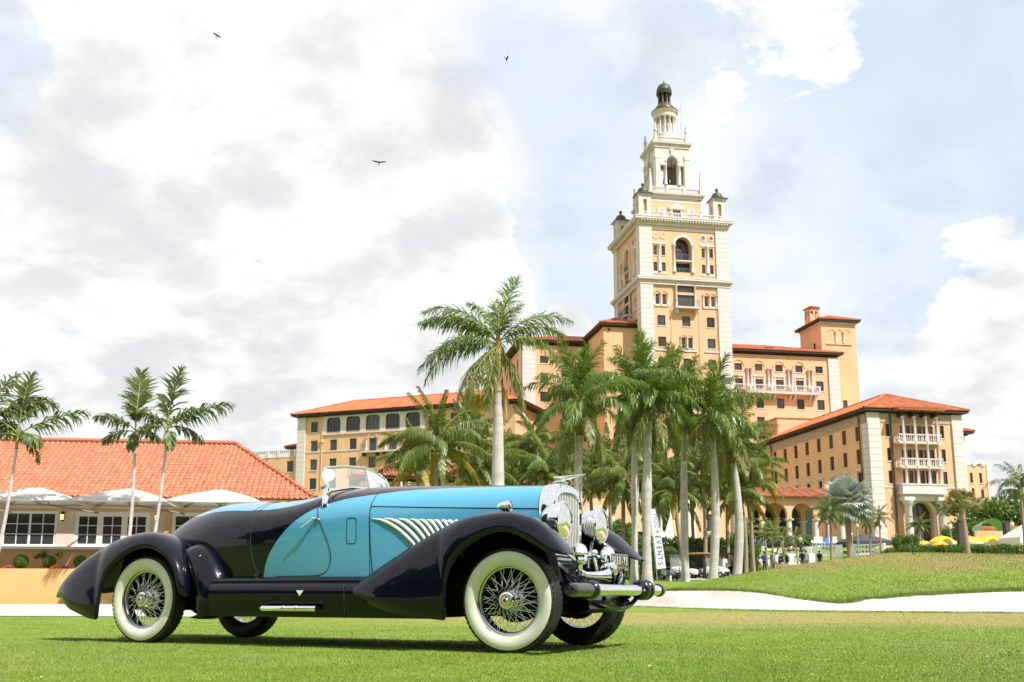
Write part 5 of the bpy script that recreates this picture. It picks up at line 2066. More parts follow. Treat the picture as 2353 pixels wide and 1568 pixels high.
for cx, cy in ((TC - q, TC - q), (TC + q, TC - q), (TC - q, TC + q), (TC + q, TC + q)):
    mb = MB()
    mb.lathe([(0.30, 79.6), (0.30, 80.1), (0.15, 80.2), (0.34, 80.6), (0.36, 80.9), (0.15, 81.1), (0.25, 81.45), (0.12, 81.8), (0.16, 82.0), (0.0, 82.3)], 10, (cx, cy, 0))
    mb.build('urn_finial', 'stone', tower, True, 50)
# lantern
mb = MB()
mb.lathe([(2.05, 78.5), (2.05, 80.9), (1.95, 81.0), (1.15, 81.02), (1.15, 84.4)], 24, (TC, TC, 0))
mb.build('lantern_core', 'stone', tower, True, 40)
for k in range(12):
    a = 2 * pi * (k + 0.35) / 12
    mb = MB()
    column(mb, 0, 0, 81.0, 84.3, 0.21, 8)
    mb.build('lantern_column', 'stone', tower, True, 50, loc=(TC + 1.72 * cos(a), TC + 1.72 * sin(a), 0))
mb = MB()
mb.lathe([(1.3, 84.25), (2.0, 84.25), (2.05, 84.9), (2.15, 85.0), (2.30, 85.25), (2.42, 85.45)], 28, (TC, TC, 0))
mb.build('lantern_entablature', 'stone', tower, True, 40)
mb = MB()
for k in range(24):
    a = 2 * pi * k / 24
    mb.obox((TC + 2.2 * cos(a), TC + 2.2 * sin(a), 85.28), (0.12 * cos(a), 0.12 * sin(a), 0), (-0.10 * sin(a), 0.10 * cos(a), 0), (0, 0, 0.10))
stuff(mb.build('bracket_course', 'stone', tower))
mb = MB()
mb.lathe([(2.45, 85.46), (2.45, 85.58), (1.85, 85.75), (1.80, 86.1), (1.70, 86.4), (1.35, 86.8), (1.2, 87.1)], 28, (TC, TC, 0))
mb.build('lantern_skirt', 'copperbrown', tower, True, 40)
mb = MB()
mb.lathe([(0.75, 87.0), (0.75, 89.0)], 16, (TC, TC, 0))
mb.build('cupola_core', 'dark', tower, True)
for k in range(8):
    a = 2 * pi * (k + 0.2) / 8
    mb = MB()
    mb.lathe([(0.30, 86.9), (0.22, 87.1), (0.20, 88.8), (0.28, 89.0)], 8, (TC + 0.98 * cos(a), TC + 0.98 * sin(a), 0))
    mb.build('cupola_column', 'copperbrown', tower, True, 50)
mb = MB()
mb.lathe([(1.1, 88.9), (1.35, 88.95), (1.42, 89.2), (1.30, 89.35), (1.38, 89.5), (1.40, 89.75)] + [(1.32 * cos(a), 89.85 + 1.35 * sin(a)) for a in [pi / 2 * k / 8 for k in range(8)]] + [(0.2, 91.2), (0.12, 91.4), (0.14, 91.55), (0.0, 91.9)], 24, (TC, TC, 0))
mb.build('cupola_dome', 'copper', tower, True, 35)
for dx, dy, h in ((1.6, -2.4, 85.0), (2.2, -2.2, 82.8), (2.6, -1.4, 87.0), (2.75, -1.0, 84.6)):
    mb = MB()
    mb.tube([(TC + dx, TC + dy, 79.5), (TC + dx, TC + dy, h)], 0.03, 5)
    mb.build('antenna', 'steel', tower)

# ------------------------------------------------------------------ main block either side of the tower
main = thing('hotel_main_block', 'ochre main hotel block behind the tower with arched top windows and tiled roof', 'building', (TX, TY, 0), BETA)
MF = Face(main, 0, 14.0, 0)
cols = [18.5, 22.45, 26.35, 30.3, 34.2, 38.15]
mw = []
for i, c in enumerate(cols):
    mw.append((c - 0.72, c + 0.72, 40.05, 41.35))
    for z in (33.2, 29.7, 26.2, 22.7, 19.2):
        mw.append((c - 0.72, c + 0.72, z, z + 1.9))
    mw.append((c - 0.72, c + 0.72, 36.75, 38.55))
MF.wall(15.0, 41.6, 5.0, 43.1, mw, 'stucco')
MF.windows(mw)
for c in cols[:-1]:
    mb = MB()
    ring(mb, c, 40.9, 1.05, 1.25, -0.12, 0.05)
    MF.put('blind_arch', mb, 'stucco2')
    mb = MB()
    mb.box(c - 1.05, c - 0.80, -0.10, 0.03, 37.2, 39.0)
    mb.box(c + 0.80, c + 1.05, -0.10, 0.03, 37.2, 39.0)
    mb.box(c - 1.15, c + 1.15, -0.16, 0.03, 39.01, 39.25)
    MF.put('door_surround', mb, 'stone')
for c in (20.2, 20.9, 24.1, 24.8, 28.1, 28.75, 32.0, 32.7, 35.95, 36.6):
    mb = MB()
    column(mb, c, -0.18, 37.0, 40.5, 0.25, 8)
    MF.put('engaged_column', mb, 'stone', True, 50)
mb = MB()
mb.box(16.0, 37.5, -1.4, 0.0, 35.75, 36.0)
bal = MF.put('balcony', mb, 'stone')
for c in (18.0, 19.2, 24.1, 24.9, 28.1, 28.9, 32.0, 32.8, 35.9, 36.7):
    mb = MB()
    mb.prism([(0, 35.74), (-1.1, 35.74), (-0.9, 35.35), (-0.4, 34.95), (0, 34.7)], c - 0.16, c + 0.16)
    mb.xf(Matrix(((0, 1, 0, 0), (1, 0, 0, 0), (0, 0, 1, 0), (0, 0, 0, 1))))
    mb.build('balcony_bracket', 'stone', bal)
mb = MB()
mb.box(16.0, 37.55, -1.42, -1.24, 37.14, 37.3)
mb.box(16.0, 37.55, -1.42, -1.24, 36.0, 36.12)
mb.box(37.35, 37.54, -1.23, 0.0, 37.14, 37.3)
for c in (24.1, 24.8, 28.1, 28.75, 32.0, 32.7, 35.95, 37.35):
    mb.box(c - 0.14, c + 0.14, -1.45, -1.20, 36.13, 37.13)
mb.build('balcony_rail', 'stone', bal)
balusters(bal, [(16.2 + 0.31 * k, -1.33) for k in range(69)], 36.1, 37.16, r=0.08)
for xx in (41.85,):
    quoins(main, xx, 13.85, -1, 1, 6.0, 43.05, 1.95)
mb = MB()
mb.box(41.0, 41.75, 14.2, 34.0, 5.0, 43.0)
mb.box(-17.1, 41.0, 33.6, 34.0, 5.0, 43.0)
mb.build('rear_wall', 'stucco', main)
hip_roof(main, -17.3, 41.9, 14.0, 34.0, 43.85, 3.4, 0.95, 0.42)
mb = MB()
for c in (-3.2, -2.6, 28.6, 29.2, 29.8):
    mb.box(c - 0.22, c + 0.22, 15.2, 15.7, 44.45, 44.85)
mb.build('roof_vents', 'dark', main)
# left part and its end wall
lcols = [-13.45, -9.6, -5.8, -2.0]
lw_ = []
for c in lcols:
    lw_.append((c - 0.72, c + 0.72, 39.85, 41.15))
    for z in (36.3, 33.0, 29.6, 26.2, 22.7, 19.2):
        lw_.append((c - 0.72, c + 0.72, z, z + 1.8))
MF.wall(-16.9, 0.5, 5.0, 43.1, lw_, 'stucco')
MF.windows(lw_)
for c in lcols[1:]:
    mb = MB()
    ring(mb, c, 40.75, 1.05, 1.25, -0.12, 0.05)
    MF.put('blind_arch', mb, 'stucco2')
mb = MB()
mb.box(-12.0, 0.3, -1.3, 0.0, 35.7, 35.95)
mb.box(-12.0, 0.3, -1.32, -1.14, 37.1, 37.28)
for k in range(38):
    mb.box(-11.9 + k * 0.32 - 0.07, -11.9 + k * 0.32 + 0.07, -1.30, -1.16, 35.96, 37.09)
stuff(MF.put('left_balcony', mb, 'stone'))
quoins(main, -17.3, 13.85, 1, 1, 6.0, 43.05, 2.25)
EF = Face(main, -17.1, 34.0, -pi / 2)
ew = [(t, t + 1.3, z, z + 1.8) for t in (3.0, 6.6, 10.2, 13.8, 17.2) for z in (39.7, 36.3, 33.0, 29.6, 26.2)]
EF.wall(0.2, 19.8, 5.0, 43.05, ew, 'stucco2')
EF.windows(ew)
mb = MB()
mb.tube([(41.95, 13.9, 43.0), (41.95, 13.85, 30.0)], 0.10, 6)
mb.tube([(-17.45, 13.75, 43.0), (-17.45, 13.75, 20.0)], 0.09, 6)
mb.build('downpipes', 'pipe', main)

# stair tower at the right end, with its chimney lantern
st = thing('hotel_stair_tower', 'square ochre stair tower with tiled cap and small arched chimney', 'tower', (TX, TY, 0), BETA)
SF = Face(st, 0, 16.0, 0)
SF.wall(40.0, 47.0, 5.0, 50.1, [(43.6, 44.5, 33.8, 35.6)], 'stucco')
SF.windows([(43.6, 44.5, 33.8, 35.6)])
SL = Face(st, 40.0, 24.5, -pi / 2)
SL.wall(0.0, 8.49, 5.0, 50.1, [(5.2, 6.1, 44.8, 46.9)], 'stucco2')
SL.windows([(5.2, 6.1, 44.8, 46.9)])
mb = MB()
mb.box(46.55, 47.0, 16.3, 24.5, 5.0, 50.1)
mb.box(40.3, 46.5, 24.2, 24.5, 5.0, 50.1)
mb.build('rear_wall', 'stucco', st)
mb = MB()
mb.box(39.85, 47.15, 15.85, 24.6, 50.11, 50.5)
mb.build('stone_band', 'stone', st)
for k in range(3):
    c = 42.1 + k * 1.55
    mb = MB()
    ring(mb, c, 48.5, 0.55, 0.72, -0.10, 0.05)
    SF.put('blind_arch', mb, 'stucco2')
for k in range(4):
    c = 41.33 + k * 1.55
    if k in (1, 2):
        mb = MB()
        column(mb, c, -0.08, 46.45, 48.6, 0.2, 8)
        SF.put('colonnette', mb, 'stone', True, 50)
mb = MB()
mb.box(40.9, 46.1, -0.2, 0.05, 46.15, 46.42)
SF.put('string_sill', mb, 'stucco2')
hip_roof(st, 40.0, 47.0, 16.0, 24.5, 50.85, 1.7, 0.85, 0.42)
mb = MB()
mb.tube([(41.0, 15.85, 44.0), (41.0, 15.85, 30.0)], 0.10, 6)
mb.build('downpipe', 'pipe', st)
ch = put('chimney', None, st, (40.7, 20.6, 51.2))
CF = [Face(ch, -1.0, -1.0, 0), Face(ch, -1.0, 1.0, -pi / 2), Face(ch, 1.0, -1.0, pi / 2), Face(ch, 1.0, 1.0, pi)]
mb = MB()
for i, f_ in enumerate(CF):
    k0 = len(mb.v)
    q = 1.0
    for a, b, c, d in ((0, 2, 0, 0.9), (0, 0.3, 0.9, 2.9), (0.85, 1.15, 0.9, 2.9), (1.7, 2, 0.9, 2.9)):
        mb.add([(a, 0, c), (b, 0, c), (b, 0, d), (a, 0, d), (a, 0.25, c), (b, 0.25, c), (b, 0.25, d), (a, 0.25, d)], [(0, 1, 2, 3), (0, 4, 7, 3), (1, 5, 6, 2), (3, 2, 6, 7)])
    for c0 in (0.575, 1.425):
        arc = [(c0 + 0.275 * cos(a), 2.1 + 0.275 * sin(a)) for a in [pi * k / 8 for k in range(9)]]
        for k in range(8):
            (ax, az), (bx_, bz) = arc[k], arc[k + 1]
            mb.add([(ax, 0, az), (bx_, 0, bz), (bx_, 0, 2.9), (ax, 0, 2.9)], [(0, 1, 2, 3)])
            mb.add([(ax, 0, az), (bx_, 0, bz), (bx_, 0.25, bz), (ax, 0.25, az)], [(0, 1, 2, 3)])
    T_ = Matrix.Translation((f_.ox, f_.oy, 0)) @ Matrix.Rotation(f_.rot, 4, 'Z')
    mb.xf(T_, k0)
mb.build('chimney_stack', 'stucco2', ch)
mb = MB()
mb.add([(-1.3, -1.3, 2.92), (1.3, -1.3, 2.92), (1.3, 1.3, 2.92), (-1.3, 1.3, 2.92), (0, 0, 3.6)], [(3, 2, 1, 0), (0, 1, 4), (1, 2, 4), (2, 3, 4), (3, 0, 4)])
slope_tiles(mb, (-1.3, -1.3, 2.95), (1, 0, 0), (0, 1, 0), 2.6, 1.3, 0.68, 1.3, 1.3, 0.3)
slope_tiles(mb, (-1.3, 1.3, 2.95), (0, -1, 0), (1, 0, 0), 2.6, 1.3, 0.68, 1.3, 1.3, 0.3)
mb.build('chimney_cap', 'tile', ch)

# flat-roofed block between main block and right wing
lk = thing('hotel_link_block', 'plain flat-roofed ochre block between the main block and the right wing', 'building', (TX, TY, 0), BETA)
KF = Face(lk, 0, 9.0, 0)
KF.wall(27.1, 46.0, 5.0, 30.5, [], 'stuccoy')
KL = Face(lk, 27.1, 14.0, -pi / 2)
KL.wall(0.0, 4.99, 5.0, 30.5, [], 'stucco', arches=[(1.0 + k * 1.05, 1.75 + k * 1.05, 26.6, 28.8, 0.3) for k in range(3)])
mb = MB()
mb.box(27.35, 46.0, 9.25, 14.0, 30.2, 30.4)
mb.build('roof_deck', 'stucco', lk)
mb = MB()
mb.box(27.0, 46.0, 8.9, 9.3, 30.5, 30.72)
mb.box(27.0, 27.3, 9.31, 14.0, 30.5, 30.72)
mb.build('coping', 'tile', lk)
mb = MB()
mb.box(27.3, 27.35, 9.5, 13.8, 26.4, 29.0)
mb.build('arch_backing', 'stuccoy', lk)

# turret block left of the tower
lb = thing('hotel_left_turret', 'plain ochre turret block with tiled cap left of the tower', 'building', (TX, TY, 0), BETA)
Face(lb, 0, 3.0, 0).wall(-5.7, 0.02, 5.0, 44.0, [], 'stuccoy')
Face(lb, -5.7, 13.9, -pi / 2).wall(0.0, 10.89, 5.0, 44.0, [], 'stucco2')
mb = MB()
mb.box(-5.4, 0.0, 12.0, 13.9, 5.0, 43.9)
mb.build('rear_wall', 'stucco', lb)
hip_roof(lb, -5.7, 1.0 - 0.9, 3.0, 13.0, 44.5, 1.7, 0.85, 0.42)
mb = MB()
mb.tube([(-4.8, 2.7, 43.6), (-4.8, 2.9, 43.4)], 0.16, 6)
mb.build('vent_hole', 'dark', lb)

# ------------------------------------------------------------------ right wing
rw = thing('hotel_right_wing', 'four-storey ochre right wing with tiled hip roof and columned portico', 'building', (46.974, 135.0, 0), BETA)
RW, RD = 13.5, 32.0
RF = Face(rw, 0, 0, 0)
ends = [(a, b, z, z + 1.7) for a, b in ((2.5, 3.12), (10.4, 11.0)) for z in (20.8, 17.6, 14.6)]
inner_w = [(c - 0.33, c + 0.33, z, z + 2.05) for z in (20.3, 17.1, 14.3) for c in (4.9, 5.75, 6.55, 7.4, 8.2, 9.05)]
RF.wall(1.2, 12.4, 5.0, 22.7, ends + inner_w, 'stucco', arches=[(5.2, 8.4, 5.5, 12.2, 0.8)])
RF.windows(ends)
RF.windows(inner_w, sill=False)
quoins(rw, 0, -0.14, 1, 1, 5.5, 22.65, 1.6, 0.14)
quoins(rw, RW, -0.14, -1, 1, 5.5, 22.65, 1.4, 0.14)
mb = MB()
mb.box(0.05, RW - 0.05, -0.10, 0.10, 22.7, 23.95)
RF.put('carved_frieze', mb, 'relief')
for a, b in ((-0.14, 1.6), (RW - 1.4, RW + 0.14)):
    mb = MB()
    mb.box(a, b, -0.2, 0.12, 22.62, 23.96)
    RF.put('pilaster_cap', mb, 'stone')
RL = Face(rw, 0, RD, -pi / 2)
sw = []
for t in (2.3, 5.95, 9.7, 13.4, 17.1, 20.8, 24.5, 28.2):
    for z in (20.5, 17.4, 14.3, 11.2):
        sw.append((RD - t - 1.15, RD - t, z, z + 2.0 if z > 12 else z + 1.9))
RL.wall(0.0, RD - 0.6, 5.0, 22.7, sw, 'stucco2')
RL.windows(sw)
for a, b, c, d in sw:
    if c == 14.3:
        mb = MB()
        mb.box(a - 0.25, a - 0.02, -0.08, 0.02, c, d + 0.2)
        mb.box(b + 0.02, b + 0.25, -0.08, 0.02, c, d + 0.2)
        mb.box(a - 0.35, b + 0.35, -0.14, 0.02, d + 0.21, d + 0.45)
        RL.put('window_surround', mb, 'stone')
mb = MB()
mb.box(0.0, RD - 0.5, -0.08, 0.10, 22.7, 23.95)
RL.put('carved_frieze', mb, 'relief')
for t in (1.9, 29.6):
    mb = MB()
    mb.tube([(RD - t, -0.5, 24.1), (RD - t, -0.25, 23.2), (RD - t, -0.18, 6.0)], 0.10, 6)
    RL.put('downpipe', mb, 'pipe')
mb = MB()
mb.box(RW - 0.3, RW - 0.02, 0.3, RD, 5.0, 23.9)
mb.box(0.3, RW - 0.3, RD - 0.3, RD, 5.0, 23.9)
mb.build('rear_wall', 'stucco', rw)
hip_roof(rw, 0, RW, 0, RD + 4, 24.45, 3.35, 0.95, 0.34)
# portico: stone parapet on two columns, two tiers of balcony above
PD = 1.35
mb = MB()
mb.box(3.5, 9.9, -PD - 0.1, -0.01, 13.15, 13.45)
mb.box(3.6, 9.8, -PD, -0.01, 13.46, 14.3)
mb.box(3.5, 9.9, -PD - 0.08, -0.01, 14.31, 14.5)
mb.box(3.7, 9.7, -PD * 0.6, -0.01, 12.3, 13.149)
pt = RF.put('portico_parapet', mb, 'stone')
for c in (4.35, 9.15):
    mb = MB()
    column(mb, c, -PD + 0.35, 5.5, 12.3, 0.52, 14)
    mb.box(c - 0.75, c + 0.75, -PD - 0.25, -0.05, 12.301, 12.75)
    RF.put('portico_column', mb, 'stone', True, 50)
mb = MB()
ring(mb, 6.8, 10.6, 1.6, 2.05, -0.22, 0.0, 0, pi, 18)
mb.box(4.75, 5.2, -0.22, 0.0, 5.5, 10.58)
mb.box(8.4, 8.85, -0.22, 0.0, 5.5, 10.58)
mb.prism([(6.5, 12.25), (7.1, 12.25), (7.25, 13.1), (6.35, 13.1)], -0.45, 0.0)
RF.put('portal_surround', mb, 'stone', True, 40)
mb = MB()
mb.add([(5.2, 0.78, 5.5), (8.4, 0.78, 5.5), (8.4, 0.78, 12.3), (5.2, 0.78, 12.3)], [(0, 1, 2, 3)])
dg_ = RF.put('portal_glazing', mb, 'pane')
mb = MB()
mb.box(5.2, 8.4, 0.66, 0.77, 10.3, 10.7)
for c in (5.27, 6.0, 6.8, 7.6, 8.33):
    mb.box(c - 0.07, c + 0.07, 0.67, 0.775, 5.5, 10.29)
    mb.box(c - 0.05, c + 0.05, 0.67, 0.775, 10.71, 12.2)
mb.build('door_frame', 'frame', dg_)
for zf, zr, zt_ in ((16.75, 17.85, 20.0), (20.0, 21.05, 23.6)):
    mb = MB()
    mb.box(3.6, 9.75, -PD, -0.01, zf - 0.22, zf)
    fl = RF.put('balcony_floor', mb, 'stone')
    mb = MB()
    mb.box(3.6, 9.75, -PD + 0.02, -PD + 0.2, zr - 0.15, zr)
    mb.box(3.6, 3.78, -PD + 0.21, -0.01, zr - 0.15, zr)
    mb.box(9.57, 9.75, -PD + 0.21, -0.01, zr - 0.15, zr)
    mb.build('balcony_rail', 'stone', fl)
    balusters(fl, [(3.7 + 0.285 * k, -PD + 0.11) for k in range(22)] + [(3.69, -PD + 0.11 + 0.3 * k) for k in range(1, 4)], zf, zr - 0.14, r=0.085)
for z0, z1 in ((14.51, 16.52), (16.76, 19.77), (20.01, 23.4)):
    for c in (4.3, 5.95, 7.6, 9.2):
        mb = MB()
        column(mb, c, -PD + 0.12, z0, z1, 0.17, 8)
        RF.put('balcony_column', mb, 'stone', True, 50)
for c in (4.3, 5.95, 7.6, 9.2):
    mb = MB()
    mb.box(c - 0.14, c + 0.14, -PD - 0.05, 0.0, 23.42, 23.98)
    RF.put('timber_bracket', mb, 'soffit')
mb = MB()
mb.tube([(3.15, -0.2, 24.0), (3.15, -0.18, 6.0)], 0.12, 6)
mb.tube([(9.95, -0.2, 23.0), (9.95, -0.18, 6.0)], 0.12, 6)
RF.put('downpipes', mb, 'pipe')
mb = MB()
mb.box(1.7, 3.5, -0.08, 0.02, 14.05, 14.3)
mb.box(10.0, 12.0, -0.08, 0.02, 14.05, 14.3)
RF.put('string_course', mb, 'stone')
# porch roof edge that steps forward
mb = MB()
slope_tiles(mb, (3.3, -PD - 0.95, 24.42), (1, 0, 0), (0, 1, 0), 6.7, PD + 0.1, 0.48, 0, 0, 0.34)
mb.box(3.3, 10.0, -PD - 0.85, -0.5, 24.12, 24.36)
RF.put('porch_eave', mb, ['tile'])

# low building far right
fr_ = thing('hotel_far_right_annex', 'cream annex with parapet at the far right edge behind the yellow parasols', 'building', (46.974, 135.0, 0), BETA)
AF = Face(fr_, 0, 20.0, 0)
aw = [(28.0, 28.5, 17.2, 18.8), (29.6, 30.1, 17.2, 18.8), (28.1, 28.6, 15.0, 16.4), (29.7, 30.2, 14.8, 16.2), (28.2, 28.7, 12.3, 13.8), (29.8, 30.3, 12.3, 13.8)]
AF.wall(20.0, 30.9, 5.0, 19.8, aw, 'stuccoy')
AF.windows(aw)
for a, b, c, d in aw[4:]:
    mb = MB()
    mb.box(a - 0.2, b + 0.2, -0.1, 0.02, d + 0.1, d + 0.3)
    AF.put('window_surround', mb, 'stone')
mb = MB()
mb.box(30.9, 31.8, 19.9, 29.0, 5.0, 20.5)
mb.box(20.0, 30.89, 28.0, 28.8, 5.0, 19.8)
mb.build('end_wall', 'stone', fr_)
mb = MB()
for c in (25.5, 27.2, 28.9, 30.4):
    mb.box(c - 0.3, c + 0.3, 19.85, 20.15, 19.81, 20.5)
mb.box(20.0, 30.88, 19.9, 20.1, 20.2, 20.45)
mb.build('parapet', 'stone', fr_)
mb = MB()
mb.box(13.6, 24.2, 15.0, 24.0, 5.0, 23.9)
mb.build('side_block', 'stone', fr_)
hip_roof(fr_, 13.6, 24.6, 15.0, 24.0, 24.3, 2.0, 0.9, 0.36)

# ------------------------------------------------------------------ left wing
GA = radians(21)
lw = thing('hotel_left_wing', 'long ochre left wing with big dark top windows and orange tiled roof', 'building', (-37.51, 180.0, 0), -GA)
WF = Face(lw, 0, 0, 0)
big = [(5.7, 8.45, 27.95, 30.45), (9.55, 12.3, 27.95, 30.45), (13.4, 16.1, 27.95, 30.45), (17.2, 19.9, 27.95, 30.45), (21.0, 23.7, 27.95, 30.45)]
lws = [(2.5, 3.9, 28.0, 29.9)]
for z in (24.7, 21.4, 18.1, 14.8):
    for c in (3.25, 7.1, 10.95, 14.75, 18.5, 22.3, 26.1, 30.0, 33.8, 37.6):
        if z == 24.7 and c in (14.75, 18.5):
            lws.append((c - 0.7, c + 0.7, 24.1, 26.5))
        else:
            lws.append((c - 0.7, c + 0.7, z, z + 1.9))
lws += [(c - 0.7, c + 0.7, 28.0, 29.9) for c in (26.1, 30.0, 33.8, 37.6)]
WF.wall(1.0, 40.6, 5.0, 30.75, big + lws, 'stuccoy')
WF.windows(big, 'big', False)
WF.windows(lws)
mb = MB()
xs_ = [4.9] + [v for b in big for v in (b[0], b[1])] + [24.6]
for k in range(0, len(xs_), 2):
    mb.box(xs_[k], xs_[k + 1], -0.12, -0.01, 27.6, 30.75)
for b in big:
    for sx_, e in ((b[0], 1), (b[1], -1)):
        mb.prism([(sx_, 30.45), (sx_ + e * 0.45, 30.45), (sx_ + e * 0.15, 30.2), (sx_, 29.9)], -0.12, -0.008)
    mb.box(b[0], b[1], -0.12, -0.01, 30.451, 30.75)
WF.put('window_band', mb, 'stone')
mb = MB()
mb.box(4.8, 24.7, -0.2, -0.012, 27.4, 27.599)
WF.put('string_course', mb, 'stone')
mb = MB()
mb.box(1.5, 13.0, -0.08, -0.005, 24.45, 24.62)
WF.put('string_course', mb, 'stone')
quoins(lw, 0, -0.14, 1, 1, 5.5, 30.75, 1.5, 0.12)
mb = MB()
mb.box(12.9, 20.2, -1.3, -0.01, 23.85, 24.08)
bal = WF.put('balcony', mb, 'stone')
for c in (13.4, 15.9, 17.3, 19.7):
    mb = MB()
    mb.box(c - 0.12, c + 0.12, -0.9, -0.01, 23.35, 23.84)
    mb.build('balcony_bracket', 'soffit', bal)
mb = MB()
railing(mb, 13.0, 20.1, -1.22, -0.02, 24.08, 25.2, 30)
mb.build('iron_railing', 'railing', bal)
for c in (14.75, 18.5):
    mb = MB()
    ring(mb, c, 26.6, 0.7, 0.95, -0.1, 0.0)
    WF.put('blind_arch', mb, 'stucco2')
    for e in (-1.15, 1.15):
        mb = MB()
        column(mb, c + e, -0.12, 24.09, 26.6, 0.2, 8)
        WF.put('engaged_column', mb, 'stone', True, 50)
mb = MB()
mb.tube([(4.75, -0.15, 31.0), (4.9, -0.12, 29.6), (4.9, -0.12, 18.0)], 0.07, 6)
mb.lathe([(0.05, 26.0), (0.3, 26.2), (0.35, 26.6)], 8, (4.9, -0.15, 0))
WF.put('downpipe', mb, 'stucco2')
mb = MB()
mb.box(0.2, 40.6, 13.5, 13.8, 5.0, 30.7)
mb.box(40.3, 40.6, 0.2, 13.49, 5.0, 30.7)
mb.box(0.05, 0.35, 1.5, 13.49, 5.0, 30.7)
mb.build('rear_wall', 'stuccoy', lw)
hip_roof(lw, 0, 41.0, 0, 14.0, 31.25, 3.3, 1.15, 0.36)
# terrace annex left of it
an = thing('hotel_left_annex', 'low ochre annex with white balustrade and tiled hut behind the clubhouse roof', 'building', (-37.51, 180.0, 0), -GA)
NF = Face(an, 0, 0.5, 0)
NF.wall(-14.0, -0.1, 5.0, 24.0, [(-2.5, -1.1, 21.4, 23.3)], 'stuccoy')
NF.windows([(-2.5, -1.1, 21.4, 23.3)])
mb = MB()
balustrade_mesh(mb, (-14.0, 0.6), (-0.1, 0.6), 24.0, 25.3, (0.1, 0.35, 0.55, 0.7, 0.95), 34)
mb.box(-14.0, -0.1, 0.75, 12.0, 23.8, 23.99)
stuff(mb.build('terrace_balustrade', 'stone', an))
mb = MB()
mb.box(-3.6, -0.2, 3.0, 9.0, 24.0, 25.9)
mb.build('hut_wall', 'stucco', an)
hip_roof(an, -3.4, 3.2, 3.0, 9.0, 26.1, 1.3, 0.9, 0.36)

# ------------------------------------------------------------------ arcade and low pavilions in front
ar = thing('arcade', 'open ochre arcade with white columns and mottled tiled roof beside the right wing', 'arcade', (40.0, 125.0, 0), BETA)
A0, A1, PITCH_ = -24.1, -0.3, 3.4
for yy, nm in ((0.0, 'arcade_wall'), (3.4, 'inner_arcade_wall')):
    AFc = Face(ar, 0, yy, 0)
    arcs = [(A0 + k * PITCH_ + 0.28, A0 + (k + 1) * PITCH_ - 0.28, 9.2, 11.05, 0.55) for k in range(7)]
    mb = MB()
    AFc.wall(A0, A1, 9.2, 11.9, [], 'stucco', arches=arcs, name=nm)
    for k in range(8):
        mb = MB()
        c = A0 + k * PITCH_
        column(mb, c, 0.28, 5.6, 9.2, 0.36, 12)
        mb.box(c - 0.45, c + 0.45, -0.12, 0.68, 9.0, 9.199)
        AFc.put('arcade_column', mb, 'stone', True, 50)
mb = MB()
slope_tiles(mb, (A0 - 0.4, -0.7, 11.75), (1, 0, 0), (0, 1, 0), A1 - A0 + 0.8, 4.4, 1.5, 0, 0, 0.30)
mb.add([(A0 - 0.4, -0.7, 11.72), (A1 + 0.4, -0.7, 11.72), (A1 + 0.4, 3.7, 13.22), (A0 - 0.4, 3.7, 13.22)], [(0, 1, 2, 3)])
mb.build('arcade_roof', 'tile2', ar)
mb = MB()
mb.box(A0, A1, 3.5, 8.0, 11.9, 12.1)
mb.box(A0, A1, 0.6, 3.4, 11.6, 11.7)
mb.build('arcade_ceiling', 'stucco2', ar)
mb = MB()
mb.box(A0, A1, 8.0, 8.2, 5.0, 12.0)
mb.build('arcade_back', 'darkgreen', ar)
mb = MB()
mb.box(A0 - 0.5, 6.0, -1.5, 12.0, 4.6, 5.6)
mb.build('terrace_floor', 'stone', ar)

pv = thing('entrance_pavilion', 'ochre entrance pavilion with white buttresses half hidden behind the palm trunks', 'building', (2.0, 117.0, 0), BETA)
VF = Face(pv, 0, 0, 0)
vw = [(12.6, 14.2, 3.6, 7.4), (3.5, 5.0, 7.5, 9.5), (20.6, 22.0, 7.5, 9.5)]
VF.wall(0.0, 26.0, 3.0, 12.0, vw, 'stucco', arches=[(6.4, 9.4, 4.0, 9.6, 0.6)])
VF.windows(vw)
mb = MB()
mb.add([(6.4, 0.55, 4.0), (9.4, 0.55, 4.0), (9.4, 0.55, 9.7), (6.4, 0.55, 9.7)], [(0, 1, 2, 3)])
VF.put('arch_window', mb, 'pane')
mb = MB()
ring(mb, 7.9, 8.1, 1.5, 2.1, -0.25, 0.0, 0, pi, 18)
mb.box(5.8, 6.4, -0.25, 0.0, 3.0, 8.1)
mb.box(9.4, 10.0, -0.25, 0.0, 3.0, 8.1)
VF.put('arch_surround', mb, 'stone', True, 40)
for c, w_b, w_t in ((15.9, 2.2, 0.8), (1.0, 1.2, 1.0), (24.8, 1.4, 1.1), (19.0, 0.9, 0.8)):
    mb = MB()
    mb.prism([(c - w_b / 2, 3.0), (c + w_b / 2, 3.0), (c + w_t / 2, 11.2), (c - w_t / 2, 11.2)], -0.5, -0.01)
    VF.put('buttress', mb, 'white')
mb = MB()
mb.box(0.0, 0.3, 0.3, 9.0, 3.0, 12.0)
mb.box(25.7, 26.0, 0.3, 9.0, 3.0, 12.0)
mb.box(0.3, 25.7, 8.7, 9.0, 3.0, 12.0)
mb.build('rear_wall', 'stucco', pv)
hip_roof(pv, 0.0, 26.0, 0.0, 9.0, 12.4, 2.0, 0.8, 0.34, 'tile2')

